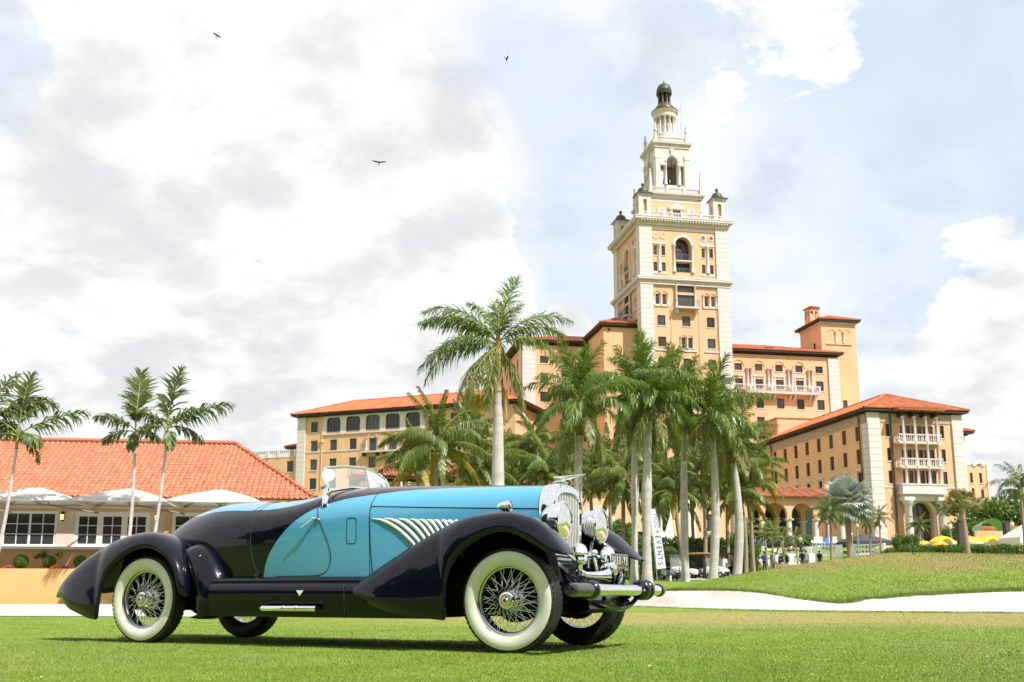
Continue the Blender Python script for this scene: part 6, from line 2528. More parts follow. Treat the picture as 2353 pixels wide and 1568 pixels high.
pv2 = thing('left_pavilion', 'low ochre pavilion with mottled tile eaves behind the coconut palms', 'building', (-17.0, 116.0, 0), BETA)
VF = Face(pv2, 0, 0, 0)
vw = [(a, a + 1.3, 9.6, 11.4) for a in (2.0, 6.0, 10.0, 14.0)]
VF.wall(0.0, 17.5, 2.0, 13.0, vw, 'stucco2')
VF.windows(vw)
mb = MB()
mb.box(0.0, 0.3, 0.3, 9.0, 2.0, 13.0)
mb.box(0.31, 17.5, 8.7, 9.0, 2.0, 13.0)
mb.build('rear_wall', 'stucco', pv2)
hip_roof(pv2, 0.0, 17.5, 0.0, 9.0, 13.4, 1.8, 1.0, 0.34, 'tile2')

# ------------------------------------------------------------------ clubhouse on the left
CB = radians(7)
cb = thing('clubhouse', 'single-storey clubhouse with salmon tiled roof and white-framed windows on the left', 'building', (-20.0, 50.0, 0), CB)
HF = Face(cb, 0, 0, 0)
# glazed openings: two big lights left, three doors right, one light further on
op = [(-9.4, -7.0, 2.65, 4.32), (-6.7, -4.5, 2.65, 4.32), (-4.25, -1.78, 2.65, 4.32), (-0.98, 2.52, 2.65, 4.30), (3.55, 5.2, 2.65, 4.30), (5.9, 8.4, 2.65, 4.3)]
HF.wall(-14.0, 10.0, 0.0, 5.0, op, 'wallcream', depth=0.2)


def french(x0, x1, z0, z1, leaves, nx, nz, stile):
    o = HF.put('glazed_opening', MB().box(x0, x0 + 0.06, 0.03, 0.14, z0, z1).box(x1 - 0.06, x1, 0.03, 0.14, z0, z1).box(x0 + 0.061, x1 - 0.061, 0.03, 0.14, z1 - 0.07, z1).box(x0 + 0.061, x1 - 0.061, 0.03, 0.14, z0, z0 + 0.06), 'white')
    lw_ = (x1 - x0 - 0.12) / leaves
    for k in range(leaves):
        a = x0 + 0.06 + k * lw_
        b = a + lw_
        mb = MB()
        mb.box(a, a + stile, 0.05, 0.11, z0 + 0.06, z1 - 0.07)
        mb.box(b - stile, b, 0.05, 0.11, z0 + 0.06, z1 - 0.07)
        mb.box(a + stile, b - stile, 0.05, 0.11, z0 + 0.06, z0 + 0.08 + stile * 0.4)
        mb.box(a + stile, b - stile, 0.05, 0.11, z1 - 0.07 - stile, z1 - 0.07)
        for i in range(1, nx):
            x = lerp(a + stile, b - stile, i / nx)
            mb.box(x - 0.02, x + 0.02, 0.06, 0.10, z0 + 0.08 + stile * 0.4, z1 - 0.07 - stile)
        for i in range(1, nz):
            z = lerp(z0 + 0.08 + stile * 0.4, z1 - 0.07 - stile, i / nz)
            mb.box(a + stile, b - stile, 0.062, 0.098, z - 0.018, z + 0.018)
        mb.build('glazed_leaf', 'white', o)
        for i in range(nx):
            for j in range(nz):
                xa, xb = lerp(a + stile, b - stile, i / nx), lerp(a + stile, b - stile, (i + 1) / nx)
                za, zb = lerp(z0 + 0.1, z1 - 0.07 - stile, j / nz), lerp(z0 + 0.1, z1 - 0.07 - stile, (j + 1) / nz)
                MB().add([(xa, 0.08, za), (xb, 0.08, za), (xb, 0.08, zb), (xa, 0.08, zb)], [(0, 1, 2, 3)]).build('pane', 'pane2', o)


french(*op[0], 2, 2, 3, 0.05)
french(*op[1], 2, 2, 3, 0.05)
french(*op[2], 2, 2, 3, 0.05)
french(*op[3], 3, 2, 3, 0.14)
french(*op[4], 1, 2, 3, 0.10)
french(*op[5], 2, 2, 3, 0.05)
mb = MB()
mb.box(-14.0, 10.0, -0.22, -0.01, 2.50, 2.64)
HF.put('window_ledge', mb, 'white')
mb = MB()
mb.box(-14.0, 10.0, -0.12, -0.012, 0.0, 2.49)
HF.put('base_wall', mb, 'planter')
mb = MB()
mb.box(-14.0, 10.0, -0.10, -0.01, 4.36, 4.75)
mb.box(3.22, 3.5, -0.10, -0.01, 2.65, 4.35)
HF.put('ochre_trim', mb, 'planter')
mb = MB()
mb.box(9.7, 10.0, 0.3, 12.0, 0.0, 5.0)
mb.box(-14.0, 9.7, 11.7, 12.0, 0.0, 5.0)
mb.build('rear_wall', 'wallcream', cb)
for c in (-1.5, 2.87, -7.0):
    wl_ = put('wall_lantern', None, cb, (c, -0.10, 4.05))
    mb = MB()
    mb.box(-0.05, 0.05, -0.03, 0.10, -0.20, 0.26)
    mb.lathe([(0.0, 0.22), (0.10, 0.14), (0.10, 0.11), (0.03, 0.10)], 8, (0, -0.12, 0))
    mb.lathe([(0.07, -0.14), (0.02, -0.18), (0.0, -0.22)], 8, (0, -0.12, 0))
    mb.build('lantern_body', 'black', wl_)
    mb = MB()
    mb.lathe([(0.07, -0.14), (0.085, 0.10)], 8, (0, -0.12, 0))
    mb.build('lantern_glass', mat('lit_lantern_glass', (0.8, 0.6, 0.3), 0.3, emit=(1.0, 0.7, 0.3, 1.2)), wl_)
# roof: eave y=-1 at z 4.95, ridge y=5.2 at z 8.35, right hip to x=10.4
EY, EZ, RY, RZ, HX, RX = -1.0, 4.92, 5.1, 8.38, 10.45, 5.65
roof_o = put('roof', None, cb)
mb = MB()
mb.add([(-14.5, EY, EZ), (HX, EY, EZ), (RX, RY, RZ), (-14.5, RY, RZ), (HX, 2 * RY - EY, EZ), (-14.5, 2 * RY - EY, EZ)], [(0, 1, 2, 3), (1, 4, 2), (4, 5, 3, 2)])
mb.build('roof_bedding', 'tilebed', roof_o)
mb = MB()
mb.box(-14.4, HX - 0.1, EY + 0.06, EY + 0.12, EZ - 0.22, EZ - 0.02)
mb.box(-14.4, HX - 0.15, EY + 0.13, -0.13, EZ - 0.10, EZ - 0.04)
mb.build('fascia', 'planter', roof_o)
run, rise = RY - EY, RZ - EZ
sl = sqrt(run * run + rise * rise)
TPX, TPY = 0.265, 0.36
ncol = int((HX + 14.5) / TPX)
nrow = int(sl / TPY)
slope_rot = math.atan2(rise, run)
tm = MB()
rows = []
for k in range(2):
    row = []
    for j in range(7):
        a = pi * j / 6
        w = 0.088 if k == 0 else 0.072
        row.append((-cos(a) * w, (0 if k == 0 else TPY * 1.10), (0.030 if k == 0 else 0.0) + sin(a) * 0.070))
    rows.append(row)
tm.grid(rows)
tm.add([rows[0][j] for j in range(7)] + [(-0.088, 0, 0.012), (0.088, 0, 0.012)], [tuple(range(6, -1, -1)) + (7, 8)])
# the pan beside the barrel
tm.add([(0.080, 0.0, 0.045), (0.133, 0.0, 0.012), (0.186, 0.0, 0.045), (0.080, TPY * 1.1, 0.030), (0.133, TPY * 1.1, 0.0), (0.186, TPY * 1.1, 0.030)], [(0, 1, 4, 3), (1, 2, 5, 4)])
tile_me = tm.mesh('roof_tile', 'tilenear', True, 50)
tiles = []
R_ = Matrix.Rotation(slope_rot, 4, 'X')
for r_ in range(nrow):
    t = r_ * TPY / sl
    yy, zz = EY + run * t, EZ + rise * t
    xmax = lerp(HX, RX, t) - 0.12
    for c in range(ncol):
        x = -14.4 + c * TPX
        if x > xmax:
            continue
        tiles.append((x, yy, zz + 0.012))
cw, sw_ = cos(CB), sin(CB)


def tile_score(p):
    X, Y, Z = -20 + p[0] * cw - p[1] * sw_, 50 + p[0] * sw_ + p[1] * cw, p[2]
    vis = abs(X / Y) < 0.48 and Z > 5.3
    return (0 if vis else 1, -X * 0.6 + Y)


tiles.sort(key=tile_score)
for p in tiles[:300]:
    put('roof_tile', tile_me, roof_o, (p[0], p[1], p[2] + random.uniform(-0.004, 0.004)), (slope_rot, random.uniform(-0.02, 0.02), random.uniform(-0.02, 0.02)))
vv = np.array(tm.v)
Rm = np.array(R_.to_3x3())
vv = vv @ Rm.T
big_ = MB()
for p in tiles[300:]:
    big_.add((vv + np.array(p)).tolist(), tm.f)
stuff(big_.build('roof_tiles', 'tilenear', roof_o, True, 50))
mb = MB()
mb.tube([(-14.5, RY, RZ + 0.10), (RX, RY, RZ + 0.10)], 0.13, 8)
mb.build('ridge_roll', 'tilenear', roof_o, True, 40)
HIPT = MB()
HIPT.lathe([(0.13, 0.0), (0.10, 0.40)], 8)
HIPT = HIPT.mesh('hip_tile', 'tilenear', True, 50)
a_, b_ = Vector((HX, EY, EZ + 0.08)), Vector((RX, RY, RZ + 0.10))
nh = int((b_ - a_).length / 0.34)
q_ = (b_ - a_).to_track_quat('Z', 'Y').to_euler()
for k in range(nh):
    put('hip_tile', HIPT, roof_o, a_ + (b_ - a_) * (k / nh), q_)

# planter wall before it, with its soil
pw = thing('planter_wall', 'long ochre planter wall in front of the clubhouse', 'planter', (-20.0, 46.0, 0), CB)
mb = MB()
mb.box(-14.0, 8.0, 0.0, 0.28, 0.0, 1.52)
mb.build('wall_face', 'planter', pw)
mb = MB()
mb.box(-14.0, 8.0, 0.281, 3.8, 0.0, 1.42)
mb.build('soil', mat('dark_soil', (0.06, 0.04, 0.03), 0.95), pw)

# ------------------------------------------------------------------ vegetation
def frond_mesh(name, L_, a0, a1, ll, n, hang=0.4, plum=0.3, seed=1, leaf='royal', width=0.05, petiole=0.10, curl=0.0, rach=0.03):
    """feather leaf: bent stem along +x with two ranks of drooping leaflets"""
    rg = random.Random(seed)
    mb = MB()
    K = 14
    pts, tans = [Vector((0, 0, 0))], []
    for k in range(K):
        s = (k + 0.5) / K
        a = radians(lerp(a0, a1, s ** 1.25))
        yaw = curl * s * s
        t = Vector((cos(a) * cos(yaw), cos(a) * sin(yaw), sin(a)))
        tans.append(t)
        pts.append(pts[-1] + t * (L_ / K))
    tans.append(tans[-1])
    mb.tube(pts, [rach * (1 - 0.85 * k / K) for k in range(K + 1)], 5, 1)

    def spine(s):
        q = min(s, 0.9999) * K
        i = int(q)
        return pts[i].lerp(pts[i + 1], q - i), tans[i].lerp(tans[min(i + 1, K)], q - i).normalized()
    for k in range(n):
        s = petiole + (1 - petiole) * (k + rg.uniform(0.1, 0.9)) / n
        p, t = spine(s)
        side0 = t.cross(Vector((0, 0, 1)))
        if side0.length < 0.05:
            side0 = Vector((0, 1, 0))
        side0.normalize()
        nrm = side0.cross(t).normalized()
        prof = min(1.0, (s - petiole) / 0.22 + 0.45) * (1.0 if s < 0.6 else lerp(1.0, 0.42, (s - 0.6) / 0.4))
        for sg in (1, -1):
            l = ll * prof * rg.uniform(0.85, 1.1)
            fwd = radians(lerp(38, 62, s) + rg.uniform(-7, 7))
            el = rg.uniform(-1, 1) * plum - 0.10
            d = (side0 * sg * cos(fwd) + t * sin(fwd) + nrm * el).normalized()
            g = Vector((0, 0, -1)) * hang
            m_ = p + d * (l * 0.5) + g * (l * 0.14)
            e = p + (d + g).normalized() * (l * (0.96 - 0.06 * hang)) + g * (l * 0.12)
            wd = d.cross(nrm).normalized() * (width * 0.5)
            if rg.random() < 0.5:
                wd = (wd + nrm * (width * rg.uniform(-0.3, 0.3)))
            mb.add([p - wd * 0.5, p + wd * 0.5, m_ + wd, m_ - wd, e], [(0, 1, 2, 3), (3, 2, 4)])
    return mb.mesh(name, [leaf, 'rachis'])


ROYAL = {
    'up': [frond_mesh('frond', 3.0, 82, 48, 0.92, 78, 0.25, 0.69, 11, 'royal', 0.050), frond_mesh('frond', 3.0, 76, 20, 0.92, 78, 0.35, 0.62, 12, 'royal', 0.050)],
    'mid': [frond_mesh('frond', 3.3, 52, -28, 0.92, 85, 0.5, 0.62, 13, 'royal', 0.050), frond_mesh('frond', 3.3, 40, -22, 0.92, 85, 0.5, 0.62, 14, 'royal', 0.050, curl=0.3)],
    'low': [frond_mesh('frond', 3.3, 18, -62, 0.86, 85, 0.6, 0.62, 15, 'royal', 0.050), frond_mesh('frond', 3.2, 5, -70, 0.86, 85, 0.6, 0.56, 16, 'royal', 0.050, curl=-0.3)],
    'hang': [frond_mesh('frond', 3.1, -32, -84, 0.81, 78, 0.6, 0.50, 17, 'royalold', 0.050), frond_mesh('frond', 3.0, -52, -86, 0.76, 78, 0.6, 0.50, 18, 'royalold', 0.050)]}
COCO = {
    'up': [frond_mesh('frond', 3.3, 78, 35, 0.75, 66, 0.7, 0.18, 21, 'coco', 0.055), frond_mesh('frond', 3.4, 68, 5, 0.80, 66, 0.8, 0.18, 22, 'coco', 0.055, curl=0.4)],
    'mid': [frond_mesh('frond', 3.6, 48, -30, 0.85, 72, 1.0, 0.18, 23, 'coco', 0.055), frond_mesh('frond', 3.7, 34, -45, 0.85, 72, 1.1, 0.18, 24, 'coco', 0.055, curl=-0.4)],
    'low': [frond_mesh('frond', 3.6, 14, -58, 0.85, 72, 1.2, 0.14, 25, 'coco', 0.055), frond_mesh('frond', 3.5, 0, -66, 0.80, 72, 1.2, 0.14, 26, 'coco', 0.055, curl=0.4)],
    'hang': [frond_mesh('frond', 3.2, -30, -82, 0.70, 63, 1.0, 0.14, 27, 'coco', 0.055), frond_mesh('frond', 3.2, -18, -75, 0.70, 63, 1.0, 0.14, 28, 'cocoyellow', 0.065)]}
SLIM = {
    'up': [frond_mesh('frond', 2.3, 88, 66, 0.95, 46, 0.30, 0.7, 31, 'slim', 0.085, 0.14), frond_mesh('frond', 2.2, 76, 40, 0.90, 44, 0.4, 0.7, 32, 'slim', 0.085, 0.16)],
    'mid': [frond_mesh('frond', 2.1, 44, -12, 0.80, 42, 0.5, 0.7, 33, 'slim', 0.085, 0.16), frond_mesh('frond', 2.2, 34, 4, 0.80, 42, 0.5, 0.7, 34, 'slim', 0.085, 0.18)],
    'low': [frond_mesh('frond', 1.4, 15, -60, 0.7, 30, 0.6, 0.6, 35, 'slim', 0.085, 0.14)], 'hang': [frond_mesh('frond', 1.2, -20, -80, 0.6, 26, 0.6, 0.5, 36, 'slim', 0.085, 0.14)]}
SMALL = {
    'up': [frond_mesh('frond', 1.3, 75, 25, 0.30, 34, 0.4, 0.3, 41, 'coco', 0.03)], 'mid': [frond_mesh('frond', 1.4, 45, -35, 0.30, 36, 0.5, 0.3, 42, 'coco', 0.03)],
    'low': [frond_mesh('frond', 1.4, 15, -65, 0.30, 36, 0.6, 0.3, 43, 'coco', 0.03)], 'hang': [frond_mesh('frond', 1.2, -25, -80, 0.28, 30, 0.6, 0.3, 44, 'tanfan', 0.03)]}
ARCH = {
    'up': [frond_mesh('frond', 2.2, 80, 10, 0.45, 60, 0.5, 0.9, 51, 'slim', 0.03)], 'mid': [frond_mesh('frond', 2.5, 55, -60, 0.45, 66, 0.6, 0.9, 52, 'slim', 0.03)],
    'low': [frond_mesh('frond', 2.3, 25, -80, 0.42, 60, 0.7, 0.9, 53, 'slim', 0.03)], 'hang': [frond_mesh('frond', 1.8, -10, -85, 0.4, 50, 0.7, 0.8, 54, 'slim', 0.03)]}


def trunk_path(base, top, bend, n=12):
    base, top = Vector(base), Vector(top)
    out_ = []
    for k in range(n + 1):
        t = k / n
        p = base.lerp(top, t)
        p += Vector(bend) * sin(pi * t)
        out_.append(p)
    return out_


def make_palm(name, label, base, top, rb, rt, fronds, spec, trunkmat='trunk', shaft=None, shaftmat='shaft', bend=(0, 0, 0), bulge=(), group=None, cat='palm tree', fscale=1.0, extras=None):
    """base/top in world metres; fronds: (kind, azimuth deg, scale, variant)"""
    root = thing(name, label, cat, base, 0.0, group)
    b = Vector((0, 0, -0.1))
    tp = Vector(top) - Vector(base)
    NS = 56
    path = trunk_path(b, tp, bend, NS)
    rg_ = random.Random(int(abs(base[0] * 97 + base[1] * 13)))
    rad = []
    for k in range(NS + 1):
        t = k / NS
        r = lerp(rb, rt, t ** 0.8) * (1 + 0.25 * max(0, 1 - t * 9))
        for bt, ba, bw in bulge:
            r *= 1 + ba * math.exp(-((t - bt) / bw) ** 2)
        rad.append(r * (1 + (0.018 if k % 3 == 0 else -0.006) + rg_.uniform(-0.012, 0.012)))
    MB().tube(path, rad, 12).build('trunk', trunkmat, root, True)
    at = tp.copy()
    if shaft:
        ax = (path[-1] - path[-2]).normalized()
        sh_ = [tp + ax * (shaft * q) for q in (0, 0.12, 0.35, 0.7, 1.0)]
        MB().tube(sh_, [rt * 1.02, rt * 1.12, rt * 1.05, rt * 0.75, rt * 0.42], 10).build('crownshaft', shaftmat, root, True)
        at = tp + ax * (shaft * 0.86)
    else:
        MB().tube([tp - Vector((0, 0, 0.3)), tp, tp + Vector((0, 0, 0.3))], [rt * 0.95, rt * 1.4, rt * 0.6], 8).build('leaf_base', 'trunkbrown', root, True)
    for i, (kind, az, sc, var) in enumerate(fronds):
        v = spec[kind]
        zoff = {'up': 0.10, 'mid': 0.0, 'low': -0.06, 'hang': -0.12}[kind]
        put('frond', v[var % len(v)], root, at + Vector((0, 0, zoff)), (0, 0, radians(az)), sc * fscale)
    return root, at


def auto_fronds(seed, n_up=4, n_mid=6, n_low=4, n_hang=3, j=0.12):
    rg = random.Random(seed)
    res = []
    a = rg.uniform(0, 360)
    for kind, n in (('up', n_up), ('mid', n_mid), ('low', n_low), ('hang', n_hang)):
        o = rg.uniform(0, 360)
        for k in range(n):
            res.append((kind, o + 360 * k / max(n, 1) + rg.uniform(-22, 22), rg.uniform(1 - j, 1 + j), rg.randint(0, 3)))
    return res


G_ROYAL = 'royal palms along the cart path'
# the tall royal palm behind the bonnet: fronds set as they hang in the breeze
R1F = [('up', 52, 1.08, 0), ('up', 100, 0.7, 0), ('mid', 168, 1.1, 0), ('mid', 186, 1.05, 1), ('mid', 205, 1.1, 0), ('low', 178, 1.1, 0), ('mid', -6, 1.0, 0), ('mid', 16, 0.95, 1), ('low', 190, 1.12, 1), ('low', 212, 1.05, 0), ('hang', 205, 1.05, 0),
       ('hang', 232, 1.1, 0), ('hang', 250, 1.0, 1), ('low', -18, 0.9, 0), ('hang', 340, 0.95, 1), ('hang', 20, 0.9, 1), ('up', 150, 0.8, 1), ('low', 95, 0.9, 0), ('up', 330, 0.6, 1)]
r1, r1at = make_palm('royal_palm', 'tallest royal palm with smooth grey trunk rising behind the car bonnet', (-0.55, 41.0, gz(-0.55, 41)), (-0.56, 41.0, 8.45), 0.285, 0.20, R1F, ROYAL, shaft=2.35, shaftmat='shaftbrown', bulge=((0.5, 0.10, 0.18),), group=G_ROYAL)
mb = MB()
mb.tube([r1at, r1at + Vector((0.04, 0, 1.9))], [0.035, 0.008], 5)
mb.build('spear_leaf', 'rachis', r1)
mb = MB()
rg = random.Random(5)
for k in range(420):
    a = rg.uniform(0, 2 * pi)
    p = Vector((-0.55 - rg.random() ** 0.8 * 1.3, rg.uniform(-0.3, 0.3), 8.45 - 0.1 - rg.random() * 0.25))
    tl = p + Vector((rg.uniform(-0.25, 0.1), rg.uniform(-0.2, 0.2), -rg.uniform(0.3, 0.85) * (0.4 + 0.6 * sin(min(1, (-0.55 - p.x) / 1.3) * pi))))
    w_ = Vector((0.012, 0.01, 0))
    mb.add([p - w_, p + w_, tl], [(0, 1, 2)])
o_ = mb.build('flower_plume', 'cocoyellow', r1)
o_.location = (0.55 - 0.1, 0, 0 - r1.location.z)
mb = MB()
mb.tube([(0.18, -0.1, 8.6 - r1.location.z), (0.30, -0.12, 8.0 - r1.location.z), (0.34, -0.12, 7.3 - r1.location.z)], [0.05, 0.13, 0.02], 8)
mb.build('leaf_boot', 'shaftbrown', r1, True)

royals = [
    ('royal palm with pale trunk just behind the radiator', 3.13, 48.0, (3.15, 48.0, 7.7), 0.25, 1.9, 2, 61, 1.0),
    ('left of the twin royal palms, slim bowed grey trunk', 6.38, 55.0, (6.57, 55.0, 9.6), 0.21, 1.6, 3, 62, 1.0),
    ('right of the twin royal palms, trunk swollen at mid height', 6.95, 54.0, (7.22, 54.0, 9.4), 0.26, 1.6, 4, 63, 1.05),
    ('royal palm standing behind the parked golf carts', 9.89, 60.0, (10.1, 60.0, 10.2), 0.23, 1.6, 5, 64, 1.05),
    ('royal palm beside the man in the white shirt', 11.06, 58.0, (11.32, 58.0, 9.1), 0.26, 1.6, 6, 65, 1.1),
    ('stout royal palm at the right end of the row', 14.1, 66.0, (14.2, 66.0, 8.6), 0.30, 1.6, 7, 66, 0.95)]
for lab, x, y, top, rb, sh_, k, seed, fs in royals:
    make_palm('royal_palm', lab, (x, y, gz(x, y)), top, rb, rb * 0.72, auto_fronds(seed, 5, 7, 6, 5), ROYAL, shaft=sh_, bend=(random.uniform(-0.25, 0.25), 0, 0),
              bulge=((0.58, 0.26, 0.09), (0.3, -0.12, 0.1)) if k in (3, 4) else ((0.45, 0.10, 0.2),), group=G_ROYAL, fscale=fs)

G_COCO = 'coconut palms in front of the hotel'


coco = [
    ((-4.458, 62.0, 9.467), 'coconut palm with clustered yellow nuts above the windscreen'),
    ((-3.2, 78.0, 12.795), 'coconut palm standing behind the tall royal palm, left side'),
    ((-1.993, 66.0, 8.556), 'low coconut palm left of the tall royal palm trunk'),
    ((-6.772, 74.0, 9.789), 'low coconut palm at the left end of the palm group'),
    ((1.573, 72.0, 10.919), 'coconut palm with slender bare stem right of the tall royal palm'),
    ((0.053, 84.0, 11.586), 'hazy coconut palm just right of the tall royal palm trunk'),
    ((3.8, 74.0, 9.789), 'coconut palm left of the radiator mascot'),
    ((5.93, 80.0, 10.206), 'coconut palm with orange leaf bases above the radiator'),
    ((7.322, 68.0, 7.937), 'arching coconut palm left of the twin royal trunks'),
    ((10.7, 76.0, 9.557), 'dark coconut palm behind the event banner'),
    ((10.315, 66.0, 7.105), 'leaning coconut palm right of the event banner'),
    ((14.292, 78.0, 10.293), 'coconut palm between the right royal trunks'),
    ((17.519, 84.0, 12.843), 'high coconut palm left of the balcony'),
    ((17.391, 79.0, 8.247), 'low coconut palm left of the arcade'),
    ((18.626, 80.0, 10.036), 'coconut palm at the right end in front of the main block'),
    ((-1.169, 76.0, 8.913), 'low feathery palm behind the tall royal palm trunk'),
    ((2.338, 68.0, 8.398), 'low feathery palm over the middle of the bonnet'),
    ((7.683, 82.0, 11.146), 'coconut palm between the radiator palm and the twin trunks'),
    ((10.943, 88.0, 12.679), 'coconut palm high behind the twin royal trunks'),
    ((14.612, 84.0, 8.917), 'low coconut palm behind the tan-roofed cart')]
for i, (P, lab) in enumerate(coco):
    x, Y, z = P
    zb = gz(x, Y)
    xb = x + (0.9 if 'leaning' in lab else 0.0) + random.uniform(-0.3, 0.3)
    r_, at = make_palm('coconut_palm', lab, (xb, Y, zb), (x, Y, z - 0.1), 0.17, 0.12, auto_fronds(100 + i, 5, 8, 6, 4), COCO, 'trunkbrown', None, bend=(random.uniform(-0.2, 0.2), 0, 0), group=G_COCO, fscale=1.05 if i in (0, 12) else 0.95)
    if i in (0, 2, 3):
        rg = random.Random(i)
        for k in range(10):
            a = rg.uniform(pi, 2 * pi)
            q = at + Vector((0.30 * cos(a), 0.30 * sin(a), -0.25 - 0.5 * rg.random()))
            MB().sphere(q, 0.105, 8, 6, sq=(1, 1, 1.15)).build('coconut', 'coconut', r_, True)

# slim wind-blown palms on the left
G_SLIM = 'slim young palms in front of the clubhouse'
slim = [
    ('slim palm leaning right at the left edge of the picture', (-21.142, 43.0, 3.081), (-20.749, 43.0, 6.928), [('up', 80, 1.0, 0), ('mid', 8, 1.15, 1), ('mid', 178, 0.9, 0), ('low', 200, 1.0, 0), ('low', 330, 1.0, 0), ('mid', 140, 0.8, 1), ('hang', 30, 1, 0)]),
    ('slim palm in the middle of the left group, fronds blown upright', (-15.883, 43.0, 2.85), (-15.793, 43.0, 7.075), [('up', 100, 1.0, 0), ('up', 130, 0.75, 1), ('mid', 172, 0.85, 0), ('mid', 30, 0.7, 1), ('low', 190, 0.9, 0), ('low', -10, 0.8, 0), ('hang', 280, 0.8, 0)]),
    ('slim palm just above the rear wing, fronds blown to the right', (-14.661, 42.5, 3.227), (-14.321, 42.5, 7.181), [('up', 60, 0.95, 0), ('mid', 2, 1.1, 1), ('mid', -20, 0.8, 0), ('mid', 165, 0.8, 0), ('low', 20, 1.0, 0), ('low', 200, 1.0, 0), ('hang', 300, 0.9, 0), ('up', 140, 0.6, 1)])]
for lab, B_, T_, fr in slim:
    slope = (T_[0] - B_[0]) / (T_[2] - B_[2])
    x0 = B_[0] - slope * B_[2]
    make_palm('slim_palm', lab, (x0, B_[1], 0.0), (T_[0], B_[1], T_[2] - 0.55), 0.085, 0.06, fr, SLIM, 'trunk', 0.75, 'shaft', bend=(0.12, 0, 0), group=G_SLIM, fscale=1.12)
make_palm('slim_palm', 'slim palm cut off by the left edge of the picture', (-22.6, 43.5, 0), (-22.4, 43.5, 7.0), 0.085, 0.06,
          [('up', 60, 1.0, 1), ('mid', 20, 1.2, 0), ('mid', 0, 1.1, 1), ('low', -10, 1.2, 0), ('mid', 160, 1, 0), ('low', 40, 1.1, 0)], SLIM, 'trunk', 0.75, 'shaft', group=G_SLIM, fscale=1.15)


# fan palms
def fan_mesh(name, R, seg, leaf, pet, spread=250, droop=0.25, seed=1, fold=0.10):
    rg = random.Random(seed)
    mb = MB()
    mb.tube([(0, 0, 0), (pet * 0.6, 0, 0.03), (pet, 0, 0)], [0.03, 0.022, 0.016], 5, 1)
    c = Vector((pet, 0, 0))
    for k in range(seg):
        a = radians(-spread / 2 + spread * (k + 0.5) / seg)
        l = R * (1.0 - 0.25 * abs(a) / radians(spread / 2)) * rg.uniform(0.9, 1.05)
        d = Vector((cos(a), sin(a), 0.12 * cos(3 * a)))
        w_ = Vector((-sin(a), cos(a), 0)) * (R * radians(spread) / seg * 0.40)
        m_ = c + d * (l * 0.6) + Vector((0, 0, fold * R * 0.5))
        t = c + d * l + Vector((0, 0, -droop * R * rg.uniform(0.6, 1.3)))
        mb.add([c, m_ - w_, t, m_ + w_, m_ + Vector((0, 0, -fold * R * 0.35))], [(0, 1, 4), (1, 2, 4), (4, 2, 3), (0, 4, 3)])
    return mb.mesh(name, [leaf, 'rachis'])


def fan_palm(name, label, base, top, r, leafm, n, sc, seed, el=(-40, 80), group=None, trunkmat='trunkbrown'):
    root = thing(name, label, 'palm tree', base, 0.0, group)
    tp = Vector(top) - Vector(base)
    MB().tube(trunk_path((0, 0, -0.1), tp, (0.05, 0, 0), 8), [r * 1.2] + [r] * 8, 10).build('trunk', trunkmat, root, True)
    rg = random.Random(seed)
    for k in range(n):
        t = (k + 0.5) / n
        e = radians(lerp(el[0], el[1], t))
        put('fan_leaf', leafm[k % len(leafm)], root, tp, (rg.uniform(-0.5, 0.5), -e, k * 2.39996 + rg.uniform(-0.2, 0.2)), sc * rg.uniform(0.85, 1.1))
    return root


SIL = [fan_mesh('fan_leaf', 1.0, 26, 'silver', 1.0, 260, 0.15, s) for s in (1, 2)]
TANF = [fan_mesh('fan_leaf', 0.75, 20, 'tanfan', 1.0, 190, 0.35, s) for s in (3, 4)]
GRF = [fan_mesh('fan_leaf', 0.7, 20, 'bush', 0.7, 230, 0.3, s) for s in (5, 6)]
P = (29.65, 92.0, 8.177)
fan_palm('silver_fan_palm', 'silver-blue fan palm with round crown before the right wing corner', (P[0], 92, gz(P[0], 92)), P, 0.24, SIL, 46, 1.42, 3, (-50, 85))
P = (33.76, 78.0, 6.84)
fan_palm('tan_fan_palm', 'thin tan fan palm with bare forked crown beside the portico', (P[0] + 0.25, 78, gz(P[0], 78)), P, 0.20, TANF, 20, 0.95, 4, (-5, 85))

# small ornamental palms on the terrace edge
small = [
    ((21.787, 90.0, 5.312), 'small date palm leftmost on the terrace edge', SMALL, 1.05),
    ((23.978, 96.0, 6.033), 'tallest small date palm before the arcade columns', SMALL, 1.15),
    ((23.381, 90.0, 4.903), 'small date palm behind the group of spectators', SMALL, 1.05),
    ((24.979, 92.0, 5.116), 'small date palm rightmost before the balustrade', SMALL, 1.0),
    ((21.328, 94.0, 6.073), 'small date palm near the cart stand', SMALL, 1.0),
    ((25.724, 84.0, 6.734), 'arching young palm in front of the arcade', ARCH, 0.95),
    ((35.717, 104.0, 7.448), 'left of two little palms by the white quoins', SMALL, 1.1),
    ((36.708, 104.0, 7.968), 'right of two little palms by the white quoins', SMALL, 1.15),
    ((43.785, 112.0, 7.753), 'dark palm in front of the portal', COCO, 0.42),
    ((41.265, 84.0, 8.634), 'drooping palm cut off by the right edge of the picture', ARCH, 1.35)]
for i, (P, lab, spec, sc) in enumerate(small):
    x, Y, z = P
    make_palm('ornamental_palm', lab, (x + random.uniform(-0.2, 0.2), Y, gz(x, Y)), (x, Y, z), 0.10 if spec is SMALL else 0.14, 0.08 if spec is SMALL else 0.10, auto_fronds(300 + i, 5, 8, 6, 3), spec, 'trunkbrown', None, group='small palms on the terrace edge', fscale=sc)


